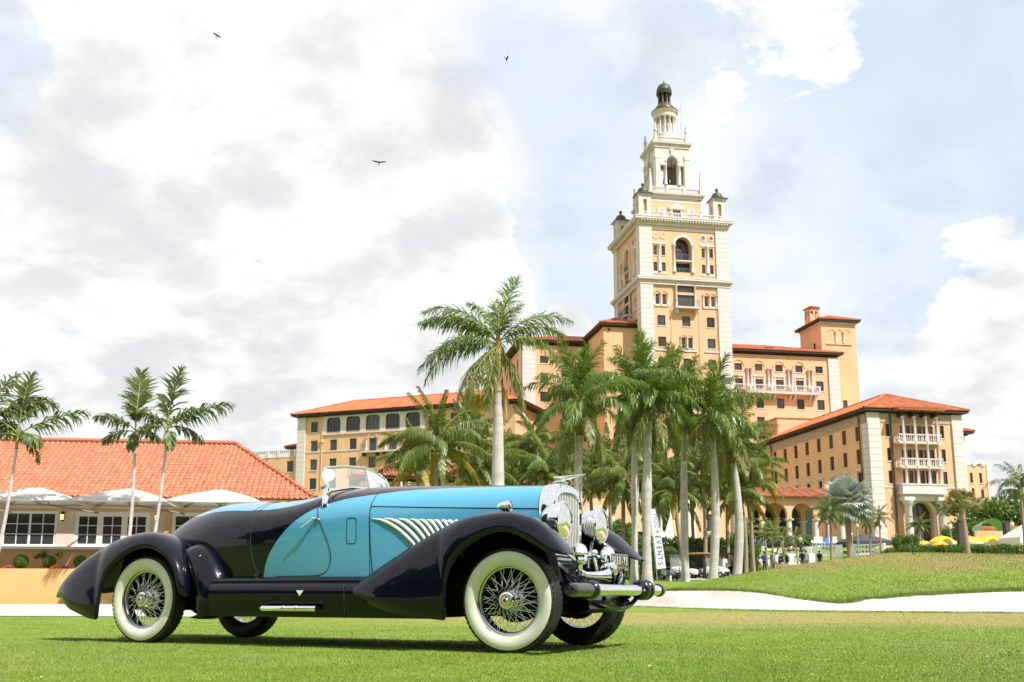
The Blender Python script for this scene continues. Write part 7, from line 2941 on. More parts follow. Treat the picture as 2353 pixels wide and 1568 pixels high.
# bushes: leaf-sized faces spread through a lumpy volume
def bush_mesh(name, n, leaf, size, rx, ry, rz, seed, lumps=7, box=False, shell=0.55):
    rg = np.random.default_rng(seed)
    if box:
        p = rg.uniform(-1, 1, (n, 3))
        # push most leaves to the faces
        ax = rg.integers(0, 3, n)
        sg = np.where(rg.random(n) < 0.5, -1.0, 1.0)
        hit = rg.random(n) < 0.8
        for k in range(3):
            q = hit & (ax == k)
            p[q, k] = sg[q] * rg.uniform(0.85, 1.05, q.sum())
        p *= np.array([rx, ry, rz])
        p[:, 2] += 0.06 * np.sin(p[:, 0] * 3.1) + 0.05 * np.sin(p[:, 0] * 7.7 + 1)
    else:
        c = rg.normal(0, 0.42, (lumps, 3))
        c[0] = 0
        rad = rg.uniform(0.45, 0.7, lumps)
        rad[0] = 0.8
        k = rg.integers(0, lumps, n)
        d = rg.normal(0, 1, (n, 3))
        d /= np.linalg.norm(d, axis=1)[:, None]
        r = (shell + (1 - shell) * rg.random(n)) * rad[k]
        p = (c[k] + d * r[:, None]) * np.array([rx, ry, rz])
    p[:, 2] = np.maximum(p[:, 2], -rz)
    a = rg.normal(0, 1, (n, 3))
    a /= np.linalg.norm(a, axis=1)[:, None]
    b = np.cross(a, rg.normal(0, 1, (n, 3)))
    b /= np.linalg.norm(b, axis=1)[:, None]
    s = (size * rg.uniform(0.6, 1.3, n))[:, None]
    v = np.stack([p - a * s, p + b * s * 0.45, p + a * s, p - b * s * 0.45], 1).reshape(-1, 3)
    me = bpy.data.meshes.new(name)
    me.from_pydata(v.tolist(), [], [(4 * i, 4 * i + 1, 4 * i + 2, 4 * i + 3) for i in range(n)])
    me.materials.append(M[leaf])
    return me


def bush(name, label, x, y, z, me, sc=1.0, group=None, cat='shrub', rot=0.0, stem=True, core=None):
    root = thing(name, label, cat, (x, y, z), rot, group)
    put('foliage', me, root, (0, 0, 0), (0, 0, 0), sc)
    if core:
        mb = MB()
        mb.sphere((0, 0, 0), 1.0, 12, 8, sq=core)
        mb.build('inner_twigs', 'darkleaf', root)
    return root


BALL = bush_mesh('foliage', 2600, 'bushlight', 0.040, 0.37, 0.37, 0.36, 1, 1, shell=0.85)
cwv, swv = cos(CB), sin(CB)


def planter_pt(s, d=1.0):
    return (-20 + s * cwv - d * swv, 46 + s * swv + d * cwv)


for s, lab in ((-1.65, 'clipped round bush leftmost in the planter'), (-0.45, 'clipped round bush in the middle of the planter'), (0.86, 'clipped round bush nearest the rear wing'), (-2.9, 'clipped round bush at the left picture edge')):
    x, y = planter_pt(s, 0.55)
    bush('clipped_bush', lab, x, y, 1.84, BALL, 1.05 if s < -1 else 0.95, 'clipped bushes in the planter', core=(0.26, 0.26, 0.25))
ROSE = bush_mesh('foliage', 260, 'bush', 0.06, 0.40, 0.3, 0.34, 3, 6, shell=0.2)
for s, lab in ((-0.95, 'loose twiggy shrub between the clipped bushes'), (1.55, 'loose twiggy shrub beside the right clipped bush')):
    x, y = planter_pt(s, 1.5)
    root = bush('loose_shrub', lab, x, y, 2.22, ROSE, 1.0, 'loose shrubs in the planter')
    mb = MB()
    for k in range(7):
        mb.tube([(0, 0, -0.75), (random.uniform(-0.25, 0.25), random.uniform(-0.1, 0.1), random.uniform(-0.1, 0.3))], 0.008, 4)
    mb.build('twigs', 'trunkbrown', root)
for s0, s1, m_, lab in ((-2.4, -2.05, 'flowerorange', 'orange flowers at the left of the planter'), (-0.35, 0.02, 'flowerorange', 'orange flowers beside the middle clipped bush'), (0.02, 0.45, 'flowerpink', 'pink flowers between the clipped bushes'), (-2.1, -1.95, 'flowerpink', 'few pink flowers by the leftmost clipped bush')):
    x, y = planter_pt((s0 + s1) / 2, 0.35)
    fm = bush_mesh('blossoms', 300, m_, 0.035, (s1 - s0) / 2, 0.15, 0.10, int(s0 * 10) + 90, 4, shell=0.2)
    root = thing('flower_bed', lab, 'flowers', (x, y, 1.58), CB, 'flowers in the planter')
    put('blossoms', fm, root)

# hedges and shrubs under the palms and along the right
HEDGE = bush_mesh('foliage', 5200, 'bush', 0.11, 3.4, 0.8, 0.85, 7, box=True)
HEDGEL = bush_mesh('foliage', 4200, 'bushlight', 0.11, 3.0, 0.8, 0.7, 8, box=True)
SHRUB = [bush_mesh('foliage', 4200, 'bush', 0.12, 1.5, 1.2, 1.2, 11, 9, shell=0.35), bush_mesh('foliage', 4200, 'bushlight', 0.12, 1.4, 1.2, 1.1, 12, 9, shell=0.35), bush_mesh('foliage', 4400, 'bush', 0.13, 1.6, 1.2, 1.3, 13, 9, shell=0.35)]
BIGB = [bush_mesh('foliage', 5200, 'bush', 0.20, 3.2, 2.4, 2.4, 14, 12, shell=0.35), bush_mesh('foliage', 5200, 'bushlight', 0.20, 3.0, 2.4, 2.2, 15, 12, shell=0.35)]


def hedge(label, P, me, sc, dz=0.75, core=(3.2, 0.62, 0.7), name='hedge', rot=0.15):
    x, Y = P[0], P[1]
    root = thing(name, label, 'hedge', (x, Y, gz(x, Y)), rot, 'clipped hedges')
    put('foliage', me, root, (0, 0, dz * sc[2]), (0, 0, 0), sc)
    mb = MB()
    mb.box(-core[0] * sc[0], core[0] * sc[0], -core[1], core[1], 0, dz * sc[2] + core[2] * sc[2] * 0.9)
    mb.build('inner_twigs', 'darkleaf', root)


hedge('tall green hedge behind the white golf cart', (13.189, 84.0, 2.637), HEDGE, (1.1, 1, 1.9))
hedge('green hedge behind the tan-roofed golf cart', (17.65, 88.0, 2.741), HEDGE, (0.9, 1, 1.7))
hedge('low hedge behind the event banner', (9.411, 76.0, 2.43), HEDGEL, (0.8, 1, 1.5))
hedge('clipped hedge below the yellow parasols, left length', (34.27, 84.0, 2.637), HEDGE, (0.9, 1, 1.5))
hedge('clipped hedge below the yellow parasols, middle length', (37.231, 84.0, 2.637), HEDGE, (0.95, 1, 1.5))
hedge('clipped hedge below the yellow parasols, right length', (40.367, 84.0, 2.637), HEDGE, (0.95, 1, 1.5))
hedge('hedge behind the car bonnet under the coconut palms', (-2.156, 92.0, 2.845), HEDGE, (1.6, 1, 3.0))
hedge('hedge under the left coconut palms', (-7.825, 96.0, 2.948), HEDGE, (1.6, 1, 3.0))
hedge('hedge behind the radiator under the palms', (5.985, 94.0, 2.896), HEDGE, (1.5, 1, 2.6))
shr = [
    ((7.315, 72.0, 4.551), 0, 0.8, 'spiky shrub beside the right headlamp'),
    ((8.428, 74.0, 3.899), 1, 0.6, 'yellow-green shrub left of the twin trunks'),
    ((10.998, 74.0, 2.136), 0, 0.5, 'low shrub at the foot of the banner'),
    ((18.383, 86.0, 4.279), 2, 0.8, 'dark shrub left of the terrace palms'),
    ((18.437, 84.0, 3.154), 2, 0.5, 'dark low shrub behind the white-shirted man'),
    ((34.073, 92.0, 4.66), 2, 0.62, 'dark shrub left of the golf pin'),
    ((35.851, 94.0, 5.023), 0, 0.75, 'broad green shrub in front of the portico base'),
    ((32.318, 90.0, 3.975), 1, 0.35, 'pale shrub at the right end of the balustrade'),
    ((46.032, 110.0, 6.391), 2, 0.75, 'dark shrub left of the black loudspeaker'),
    ((49.281, 110.0, 6.846), 2, 1.0, 'dark shrub behind the yellow parasols'),
    ((51.243, 110.0, 6.709), 2, 1.0, 'dark shrub between the loudspeakers'),
    ((31.67, 112.0, 6.128), 1, 0.45, 'bright yellow-green shrub inside the arcade'),
    ((35.522, 112.0, 5.758), 1, 0.5, 'yellow-green shrub behind the silver palm trunk'),
    ((24.858, 96.0, 3.539), 0, 0.5, 'grey-green shrub before the balustrade'),
    ((34.108, 86.0, 3.925), 1, 0.42, 'bright low shrub at the left end of the clipped hedge')]
for P, k, sc, lab in shr:
    bush('shrub', lab, P[0], P[1], max(P[2], gz(P[0], P[1]) + 0.4), SHRUB[k], sc, 'shrubs before the hotel')
bigs = [
    ((52.666, 112.0, 8.685), 1, 1.1, 'light green tree mass at the right before the sky'),
    ((53.569, 118.0, 8.634), 0, 1.0, 'green tree left of the mint canopy'),
    ((54.711, 112.0, 7.985), 1, 1.1, 'light green tree at the right picture edge')]
for P, k, sc, lab in bigs:
    x, Y, z = P
    root = bush('garden_tree', lab, x, Y, z, BIGB[k], sc, 'leafy trees at the right', 'tree')
    MB().tube([(0, 0, gz(x, Y) - z), (0, 0, 0.3)], [0.2, 0.12], 8).build('trunk', 'trunkbrown', root)

# woods on the far side of the course, behind the camera (seen in the car's paint)
rgn = np.random.default_rng(77)
vs_, n_tr = [], 34
for k in range(n_tr):
    a = radians(lerp(178, 362, (k + 0.5) / n_tr) + rgn.uniform(-2, 2))
    d_ = rgn.uniform(34, 48)
    cx, cy, hh = d_ * cos(a), d_ * sin(a), rgn.uniform(8.5, 16.0)
    n = 900
    p = rgn.normal(0, 1, (n, 3))
    p /= np.linalg.norm(p, axis=1)[:, None]
    p *= rgn.uniform(0.5, 1.0, n)[:, None] ** 0.5
    p = p * np.array([4.6, 4.0, hh * 0.48]) + np.array([cx, cy, hh * 0.55])
    p[:, :2] += 0.9 * np.sin(p[:, 2:3] * 1.7 + k)
    a_ = rgn.normal(0, 1, (n, 3))
    a_ /= np.linalg.norm(a_, axis=1)[:, None]
    b_ = np.cross(a_, rgn.normal(0, 1, (n, 3)))
    b_ /= np.linalg.norm(b_, axis=1)[:, None]
    s_ = rgn.uniform(0.5, 1.0, n)[:, None]
    vs_.append(np.stack([p - a_ * s_, p + b_ * s_ * 0.7, p + a_ * s_, p - b_ * s_ * 0.7], 1).reshape(-1, 3))
v = np.concatenate(vs_)
me = bpy.data.meshes.new('woodland')
me.from_pydata(v.tolist(), [], [(4 * i, 4 * i + 1, 4 * i + 2, 4 * i + 3) for i in range(len(v) // 4)])
me.materials.append(M['darkleaf'])
tag(stuff(put('woodland', me)), 'dark tree line mirrored in the navy paint of the car', 'trees')

# ------------------------------------------------------------------ terrace parasols of the clubhouse
def square_parasol(label, s, depth, z_edge, z_top, half, name='square_parasol'):
    x = -20 + s * cwv - depth * swv
    y = 47 + s * swv + depth * cwv
    root = thing(name, label, 'parasol', (x, y, 1.42), CB, 'white parasols in front of the clubhouse')
    ze, zt = z_edge - 1.42, z_top - 1.42
    mb = MB()
    n = 8
    for k in range(4):
        a = k * pi / 2
        R_ = Matrix.Rotation(a, 4, 'Z')
        rows = []
        for i in range(7):
            t = i / 6                                   # edge -> crown
            w = half * (1 - t) + 0.03 * t
            zc = ze + (zt - ze) * (1.25 * t - 0.25 * t * t if t < 1 else 1.0)
            row = []
            for j in range(n + 1):
                q = -1 + 2 * j / n
                sag = 0.10 * (1 - q * q) * (1 - t) * (0.35 + t)
                bow = 0.05 * (1 - q * q) * (1 - t)
                row.append(R_ @ Vector((q * w, -w + bow, zc - sag)))
            rows.append(row)
        mb.grid(rows)
        drop = [[p - Vector((0, 0, 0.12)) for p in rows[0]], rows[0]]
        mb.grid(drop)
    cn = mb.build('canopy', 'canvas', root, True, 25)
    so = cn.modifiers.new('thickness', 'SOLIDIFY')
    so.thickness = 0.012
    for k in range(8):
        a = k * pi / 4 + pi / 4
        r = half * (1.36 if k % 2 == 0 else 0.98)
        e = Vector((cos(a) * r, sin(a) * r, ze + 0.0 - (0.03 if k % 2 else -0.0)))
        mb = MB()
        mb.tube([Vector((0, 0, zt - 0.10)), e * 1.0 + Vector((0, 0, -0.02))], 0.022, 5)
        rb = mb.build('rib', 'ribs', root)
        mb = MB()
        mid = Vector((0, 0, zt - 0.10)).lerp(e, 0.55)
        mb.tube([Vector((0, 0, ze - 0.05)), mid], 0.018, 5)
        mb.build('strut', 'ribs', rb)
    mb = MB()
    mb.tube([(0, 0, ze - 0.15), (0, 0, zt + 0.05)], 0.045, 8)
    mb.lathe([(0.0, zt + 0.10), (0.06, zt + 0.06), (0.07, zt)], 10)
    mb.build('hub', 'ribs', root)
    # cantilever arm to the house front
    mb = MB()
    mb.tube([(0, 0, ze - 0.10), (half * 0.5, half * 0.8, ze - 0.18), (half * 0.98, half * 1.45, ze - 0.30)], 0.04, 6)
    mb.build('wall_arm', 'ribs', root)


square_parasol('white square parasol nearest the left picture edge', -5.3, -0.25, 4.52, 5.14, 1.96)
square_parasol('white square parasol over the clubhouse windows', -1.35, -0.25, 4.52, 5.14, 1.96)
square_parasol('white square parasol over the clubhouse doors', 2.62, -0.25, 4.52, 5.14, 1.96)
square_parasol('white square parasol behind the tail of the car', 6.62, -0.25, 4.52, 5.14, 1.96)


# ------------------------------------------------------------------ people
def body_mesh(pose):
    J = {'pel': (0, 0, .95), 'spi': (0, 0, 1.14), 'che': (0, 0.0, 1.34), 'nec': (0, 0.0, 1.50), 'chin': (0, -0.015, 1.575), 'head': (0, -0.01, 1.65), 'top': (0, 0.0, 1.715)}
    for s, q in ((1, 'r'), (-1, 'l')):
        J['sh' + q] = (s * .175, 0, 1.43)
        if pose == 'hold' or (pose == 'phone' and s > 0):
            J['el' + q] = (s * .22, -.03, 1.17)
            J['wr' + q] = (s * .11, -.24, 1.24)
            J['ha' + q] = (s * .08, -.31, 1.27)
        elif pose == 'walk':
            J['el' + q] = (s * .23, .05 - .08 * s, 1.16)
            J['wr' + q] = (s * .25, -.02 - .14 * s, .93)
            J['ha' + q] = (s * .25, -.05 - .15 * s, .85)
        elif pose == 'sit':
            J['el' + q] = (s * .22, -.08, 1.16)
            J['wr' + q] = (s * .17, -.30, 1.12)
            J['ha' + q] = (s * .15, -.38, 1.14)
        else:
            J['el' + q] = (s * .23, .02, 1.16)
            J['wr' + q] = (s * .245, -.04, .92)
            J['ha' + q] = (s * .245, -.06, .84)
        J['hi' + q] = (s * .09, 0, .90)
        if pose == 'walk':
            J['kn' + q] = (s * .095, -.10 * s - .03, .50)
            J['an' + q] = (s * .095, -.16 * s + .08, .10)
            J['to' + q] = (s * .095, -.16 * s - .06, .04)
        elif pose == 'sit':
            J['kn' + q] = (s * .10, -.42, .90)
            J['an' + q] = (s * .10, -.46, .50)
            J['to' + q] = (s * .10, -.60, .45)
        else:
            J['kn' + q] = (s * .10, -.02, .50)
            J['an' + q] = (s * .105, .02, .09)
            J['to' + q] = (s * .12, -.13, .035)
    R = {'pel': .125, 'spi': .115, 'che': .135, 'nec': .055, 'chin': .068, 'head': .088, 'top': .062, 'sh': .068, 'el': .043, 'wr': .030, 'ha': .036, 'hi': .088, 'kn': .058, 'an': .040, 'to': .036}
    E_ = [('pel', 'spi'), ('spi', 'che'), ('che', 'nec'), ('nec', 'chin'), ('chin', 'head'), ('head', 'top')]
    for q in 'rl':
        E_ += [('che', 'sh' + q), ('sh' + q, 'el' + q), ('el' + q, 'wr' + q), ('wr' + q, 'ha' + q), ('pel', 'hi' + q), ('hi' + q, 'kn' + q), ('kn' + q, 'an' + q), ('an' + q, 'to' + q)]
    names = list(J)
    verts = [Vector(J[n]) for n in names]
    rad = [R[n] if n in R else R[n[:2]] for n in names]
    edges = [(names.index(a), names.index(b)) for a, b in E_]
    for q, s in (('r', 1), ('l', -1)):
        h, w = Vector(J['ha' + q]), Vector(J['wr' + q])
        d = (h - w).normalized()
        sd = d.cross(Vector((0, 0, 1)))
        sd = sd.normalized() if sd.length > 0.1 else Vector((0, 1, 0))
        for k, (off, ln) in enumerate(((-.027, .062), (-.009, .074), (.009, .070), (.027, .055))):
            verts.append(h + d * ln + sd * off)
            rad.append(.0095)
            edges.append((names.index('ha' + q), len(verts) - 1))
        verts.append(w + d * .035 + sd * .052)
        rad.append(.010)
        edges.append((names.index('wr' + q), len(verts) - 1))
    me = bpy.data.meshes.new('body')
    me.from_pydata([tuple(v) for v in verts], edges, [])
    o = bpy.data.objects.new('body', me)
    COL.objects.link(o)
    o.modifiers.new('skin', 'SKIN')
    for i, sv in enumerate(me.skin_vertices[0].data):
        sv.radius = (rad[i], rad[i])
        sv.use_root = (i == 0)
    sub = o.modifiers.new('smooth', 'SUBSURF')
    sub.levels = sub.render_levels = 1
    dg = bpy.context.evaluated_depsgraph_get()
    res = bpy.data.meshes.new_from_object(o.evaluated_get(dg))
    bpy.data.objects.remove(o)
    res.materials.clear()
    res.materials.append(M['skin'])
    res.polygons.foreach_set('use_smooth', [True] * len(res.polygons))
    res.name = 'body'
    return res, J


BODIES = {p: body_mesh(p) for p in ('stand', 'hold', 'walk', 'sit')}


def ell(mb, secs, n=12):
    rows = []
    for c, rx, ry in secs:
        rows.append([(c[0] + rx * cos(2 * pi * k / n), c[1] + ry * sin(2 * pi * k / n), c[2]) for k in range(n)])
    mb.grid(rows, closed=True)


def person(label, x, y, z, face, pose, shirt, legs, hat=None, h=1.75, shorts=False, hair='hair', group='people in front of the hotel'):
    root = thing('person', label, 'person', (x, y, z), face, group)
    k_ = h / 1.75
    me, J = BODIES[pose]
    put('body', me, root, scale=k_)
    V = lambda n: Vector(J[n])
    mb = MB()
    ell(mb, [((0, 0, .90), .165, .125), ((0, 0, 1.0), .160, .122), ((0, 0, 1.15), .160, .118), ((0, 0, 1.32), .178, .125), ((0, 0, 1.42), .175, .115), ((0, 0, 1.48), .11, .085), ((0, 0, 1.52), .066, .064)])
    for q in 'rl':
        a, b = V('sh' + q), V('el' + q)
        mb.tube([a.lerp(V('che'), 0.35), a, a.lerp(b, 0.5), a.lerp(b, 0.95)], [.08, .083, .070, .066], 8, cap=False)
    mb.build('shirt', shirt, root, True).scale = (k_,) * 3
    mb = MB()
    if pose != 'sit':
        ell(mb, [((0, 0, .82), .17, .125), ((0, 0, .92), .165, .128), ((0, 0, 1.0), .155, .12)])
    for q in 'rl':
        a, b, c = V('hi' + q), V('kn' + q), V('an' + q)
        pts = [a, a.lerp(b, .5), b] if shorts else [a, a.lerp(b, .5), b, b.lerp(c, .5), c + Vector((0, 0, -.02))]
        mb.tube(pts, [.105, .093, .082] if shorts else [.105, .090, .074, .064, .062], 8, cap=False)
    mb.build('trousers', legs, root, True).scale = (k_,) * 3
    mb = MB()
    for q in 'rl':
        a, t = V('an' + q), V('to' + q)
        mb.tube([a + Vector((0, .06, -.045)), a + Vector((0, 0, -.04)), t + Vector((0, -.03, .0))], [.045, .05, .042], 8)
    mb.build('shoes', 'cartblack', root, True).scale = (k_,) * 3
    mb = MB()
    if hat:
        mb.lathe([(.105, 1.665), (.100, 1.71), (.075, 1.745), (0, 1.76)], 12)
        mb.obox((0, -.13, 1.672), (.075, 0, 0), (0, .06, -.01), (0, 0, .006))
        mb.build('cap', hat, root, True).scale = (k_,) * 3
    else:
        mb.lathe([(.096, 1.64), (.102, 1.68), (.080, 1.735), (0, 1.755)], 12, (0, .012, 0))
        mb.build('hair', hair, root, True).scale = (k_,) * 3
    mb = MB()
    mb.sphere((0, -.105, 1.635), .016, 6, 4, sq=(.8, 1.3, 1.4))
    for s in (-1, 1):
        mb.sphere((s * .034, -.090, 1.66), .010, 6, 4)
        mb.sphere((s * .094, 0, 1.645), .022, 6, 4, sq=(.5, 1, 1.4))
    mb.obox((0, -.088, 1.595), (.024, 0, 0), (0, .006, 0), (0, 0, .005))
    mb.build('face', 'skin', root, True).scale = (k_,) * 3
    return root


def ground(P):
    return gz(P[0], P[1])


for P, face, pose, shirt, legs, hat, shorts, lab, dz in [
    ((16.15, 80.0, 1.814), 170, 'walk', 'cloth_white', 'cloth_tan', 'hair', False, 'man in white polo and khaki trousers walking beside the palms', 0.0),
    ((11.666, 72.0, 1.444), 20, 'sit', 'cloth_white', 'cloth_grey', None, False, 'person in a pale shirt sitting in the front white golf cart', -0.05),
    ((22.154, 92.0, 2.845), 10, 'stand', 'cloth_blue', 'cloth_navy', 'cloth_navy', False, 'person in blue top and dark cap at the left of the spectators', 0),
    ((23.127, 93.0, 2.87), 200, 'stand', 'cloth_grey', 'cloth_grey', 'cloth_navy', False, 'person in grey beside the white-shirted spectator', 0),
    ((23.184, 92.0, 2.845), 180, 'hold', 'cloth_white', 'cloth_tan', 'cloth_blue', False, 'spectator in white shirt and blue cap turned away', 0),
    ((23.165, 90.0, 2.793), 0, 'hold', 'cloth_navy', 'cloth_tan', None, False, 'bald man in navy shirt facing the camera', 0),
    ((26.019, 94.0, 3.474), 150, 'stand', 'cloth_navy', 'cloth_grey', None, False, 'person in navy seen from behind by the balustrade', 0),
    ((26.409, 94.0, 3.474), 190, 'stand', 'cloth_white', 'cloth_tan', None, True, 'person in white shorts beside the navy figure', 0),
    ((27.591, 94.0, 3.667), 190, 'stand', 'cloth_navy', 'cloth_blue', None, False, 'person in navy shirt and bright blue trousers', 0),
    ((34.42, 106.0, 4.862), 20, 'stand', 'cloth_white', 'cloth_white', None, False, 'person all in white standing behind the balustrade', 1.0),
    ((36.059, 98.0, 3.884), 0, 'stand', 'cloth_navy', 'cloth_grey', None, False, 'person in dark clothes left of the golf pin', 0.35),
    ((27.604, 100.0, 4.613), 40, 'stand', 'cloth_white', 'cloth_navy', None, False, 'woman in white top on the terrace left of the chairs', 1.2)]:
    person(lab, P[0], P[1], ground(P) + dz, radians(face), pose, shirt, legs, hat, 1.75, shorts)


# ------------------------------------------------------------------ golf carts
def golf_cart(label, x, y, z, rot, body='cart', roof='cartblack', bag=False):
    root = thing('golf_cart', label, 'golf cart', (x, y, z), rot, 'golf carts on the path')
    # front faces -y
    mb = MB()
    rows = []
    for yy, w, z0, z1 in ((-1.16, .30, .42, .52), (-1.12, .46, .32, .62), (-1.0, .54, .28, .70), (-.8, .57, .28, .78), (-.6, .58, .28, .86), (-.52, .56, .30, .90)):
        rows.append([(-w, yy, z0), (-w * 1.02, yy, lerp(z0, z1, .55)), (-w * .86, yy, lerp(z0, z1, .9)), (-w * .45, yy, z1), (w * .45, yy, z1), (w * .86, yy, lerp(z0, z1, .9)), (w * 1.02, yy, lerp(z0, z1, .55)), (w, yy, z0)])
    mb.grid(rows)
    mb.add(rows[0], [tuple(range(8))])
    mb.build('front_cowl', body, root, True, 50)
    mb = MB()
    rows = []
    for yy, w, z0, z1 in ((.10, .58, .28, .62), (.3, .60, .28, .70), (.6, .60, .34, .74), (.95, .58, .40, .74), (1.15, .50, .46, .68)):
        rows.append([(-w, yy, z0), (-w, yy, lerp(z0, z1, .7)), (-w * .85, yy, z1), (w * .85, yy, z1), (w, yy, lerp(z0, z1, .7)), (w, yy, z0)])
    mb.grid(rows)
    mb.add(rows[0], [tuple(range(6))])
    mb.add(rows[-1], [tuple(range(6))[::-1]])
    mb.build('rear_body', body, root, True, 50)
    MB().box(-.55, .55, -.8, .9, .26, .33).build('floor_pan', 'cartblack', root)
    MB().box(-.50, .50, -1.21, -1.13, .36, .46).build('front_bumper', 'cartblack', root)
    mb = MB()
    mb.box(-.52, .52, .05, .52, .70, .84)
    mb.box(-.52, .52, .48, .60, .90, 1.22)
    mb.build('seat', 'cartblack', root)
    mb = MB()
    rows = [[(-.62, yy, 1.80 + h_), (-.58, yy, 1.86 + h_), (.58, yy, 1.86 + h_), (.62, yy, 1.80 + h_)] for yy, h_ in ((-.78, -.04), (-.72, .0), (.2, .02), (.80, .0), (.86, -.04))]
    mb.grid(rows)
    mb.box(-.60, .60, -.76, .84, 1.765, 1.79)
    mb.build('roof', roof, root, True, 40)
    for sx in (-1, 1):
        MB().tube([(sx * .54, -.60, .82), (sx * .56, -.48, 1.78)], .018, 6).build('front_strut', 'cartblack', root)
        MB().tube([(sx * .54, .72, .70), (sx * .56, .66, 1.78)], .018, 6).build('rear_strut', 'cartblack', root)
        MB().sphere((sx * .36, -1.10, .56), .055, 8, 5, sq=(1.3, .5, .8)).build('headlight', 'steel', root)
        for yy in (-.80, .72):
            w_ = put('wheel', None, root, (sx * .52, yy, .225))
            MB().lathe([(.10, -.08), (.19, -.085), (.22, -.06), (.225, 0), (.22, .06), (.19, .085), (.10, .08)], 18, axis='x').build('tyre', 'rubber', w_, True, 40)
            MB().lathe([(0, -.06), (.10, -.07), (.115, -.03), (.115, .03), (.10, .07), (0, .06)], 12, axis='x').build('hub_cap', 'white', w_, True, 40)
    MB().add([(-.52, -.585, .88), (.52, -.585, .88), (.54, -.50, 1.70), (-.54, -.50, 1.70)], [(0, 1, 2, 3)]).build('windshield', 'screen', root)
    mb = MB()
    mb.tube([(-.25 + .17 * cos(a), -.20 + .06 * sin(a), 1.0 + .15 * sin(a)) for a in [2 * pi * k / 14 for k in range(14)]], .014, 5, closed=True)
    mb.tube([(-.25, -.2, 1.0), (-.25, -.5, .8)], .016, 5)
    mb.build('steering_wheel', 'cartblack', root)
    if bag:
        mb = MB()
        mb.tube([(0.2, 1.15, .55), (0.2, 1.10, 1.35)], [.15, .17], 10)
        mb.tube([(-.2, 1.15, .55), (-.2, 1.10, 1.3)], [.15, .17], 10)
        mb.build('golf_bags', 'cartblack', root)
    return root


for P, rot, body, roof, bag, lab in [
    ((11.125, 72.0, 1.297), 16, 'cart', 'cartblack', False, 'white golf cart with dark roof facing the camera on the path'),
    ((14.058, 78.0, 1.526), 62, 'cart', 'carttan', False, 'golf cart with tan roof parked behind the front cart'),
    ((15.348, 80.0, 1.618), 55, 'cart', 'cartblack', False, 'white golf cart with tilted windshield under the palms'),
    ((17.578, 82.0, 1.982), 185, 'cartblack', 'cartblack', True, 'black golf cart with bags beside the walking man')]:
    golf_cart(lab, P[0], P[1], ground(P) + 0.06, radians(rot), body, roof, bag)


# ------------------------------------------------------------------ event banner
BP, BT = ((7.834, 57.0, 1.774), (7.536, 57.0, 5.003))
root = thing('feather_banner', 'lilac feather banner lettered MODAEVENTS in front of the twin palm trunks', 'banner', (BP[0] + 0.25, BP[1], ground(BP)))
bz = ground(BP)
H_ = BT[2] - BP[2]
lean = math.atan2(BT[0] - BP[0], H_)
hold = put('banner_cloth', None, root, (0, 0, BP[2] - bz), (0, 0, 0))
hold.rotation_euler = (0, lean, 0)
bpoly = []
n = 14
for k in range(n + 1):
    t = k / n
    bpoly.append((-0.22 + 0.02 * sin(t * 3), H_ * t * 0.985))
for k in range(n + 1):
    t = 1 - k / n
    w_ = 0.50 - 0.14 * t - 0.12 * max(0, (t - 0.85) / 0.15)
    bpoly.append((-0.22 + w_ + 0.02 * sin(t * 3), H_ * (t + 0.012 * (1 if t > .9 else 0))))
mb = MB()
mb.prism(bpoly, -0.006, 0.006)
mb.build('cloth', 'bannerc', hold)
for k, ch in enumerate('MODAEVENTS'):
    g_ = text_mesh(ch, 0.40, 'letter', 'ink', 0.001, 0.006 if k > 3 else -0.004, 0.85)
    put('letter', g_, hold, (0.00 + 0.05 * (1 - k / 10), -0.009, H_ * (0.885 - 0.089 * k)), (pi / 2, pi / 2, 0))
mb = MB()
mb.tube([(-0.26, 0, -(BP[2] - bz)), (-0.25, 0, H_ * 0.5), (-0.24, 0, H_ + 0.02)], 0.018, 6)
mb.build('pole', 'steel', hold)


# ------------------------------------------------------------------ lamp posts, balustrade, terrace clutter
for P, lab in [
    ((13.735, 100.0, 7.262), 'teal lamp post behind the event banner'),
    ((23.783, 98.0, 7.045), 'teal lamp post before the arcade'),
    ((33.123, 100.0, 7.054), 'teal lamp post beside the silver palm'),
    ((42.057, 100.0, 6.93), 'teal lamp post left of the tan fan palm'),
    ((47.053, 98.0, 7.045), 'teal lamp post beside the white tent')]:
    zb = min(ground(P), P[2] - 2.6)
    root = thing('lamp_post', lab, 'lamp post', (P[0], P[1], zb), 0, 'teal lamp posts on the terrace')
    hh = P[2] - zb
    MB().lathe([(.16, 0), (.16, .3), (.09, .4), (.07, hh * .55), (.06, hh - .5), (.10, hh - .48), (.12, hh - .42)], 10).build('post', 'teal', root, True, 50)
    MB().lathe([(.10, hh - .42), (.19, hh - .28), (.18, hh - .12), (.08, hh)], 12).build('globe', 'lampglobe', root, True)
    MB().lathe([(.09, hh), (.05, hh + .06), (.0, hh + .22)], 8).build('finial', 'teal', root)

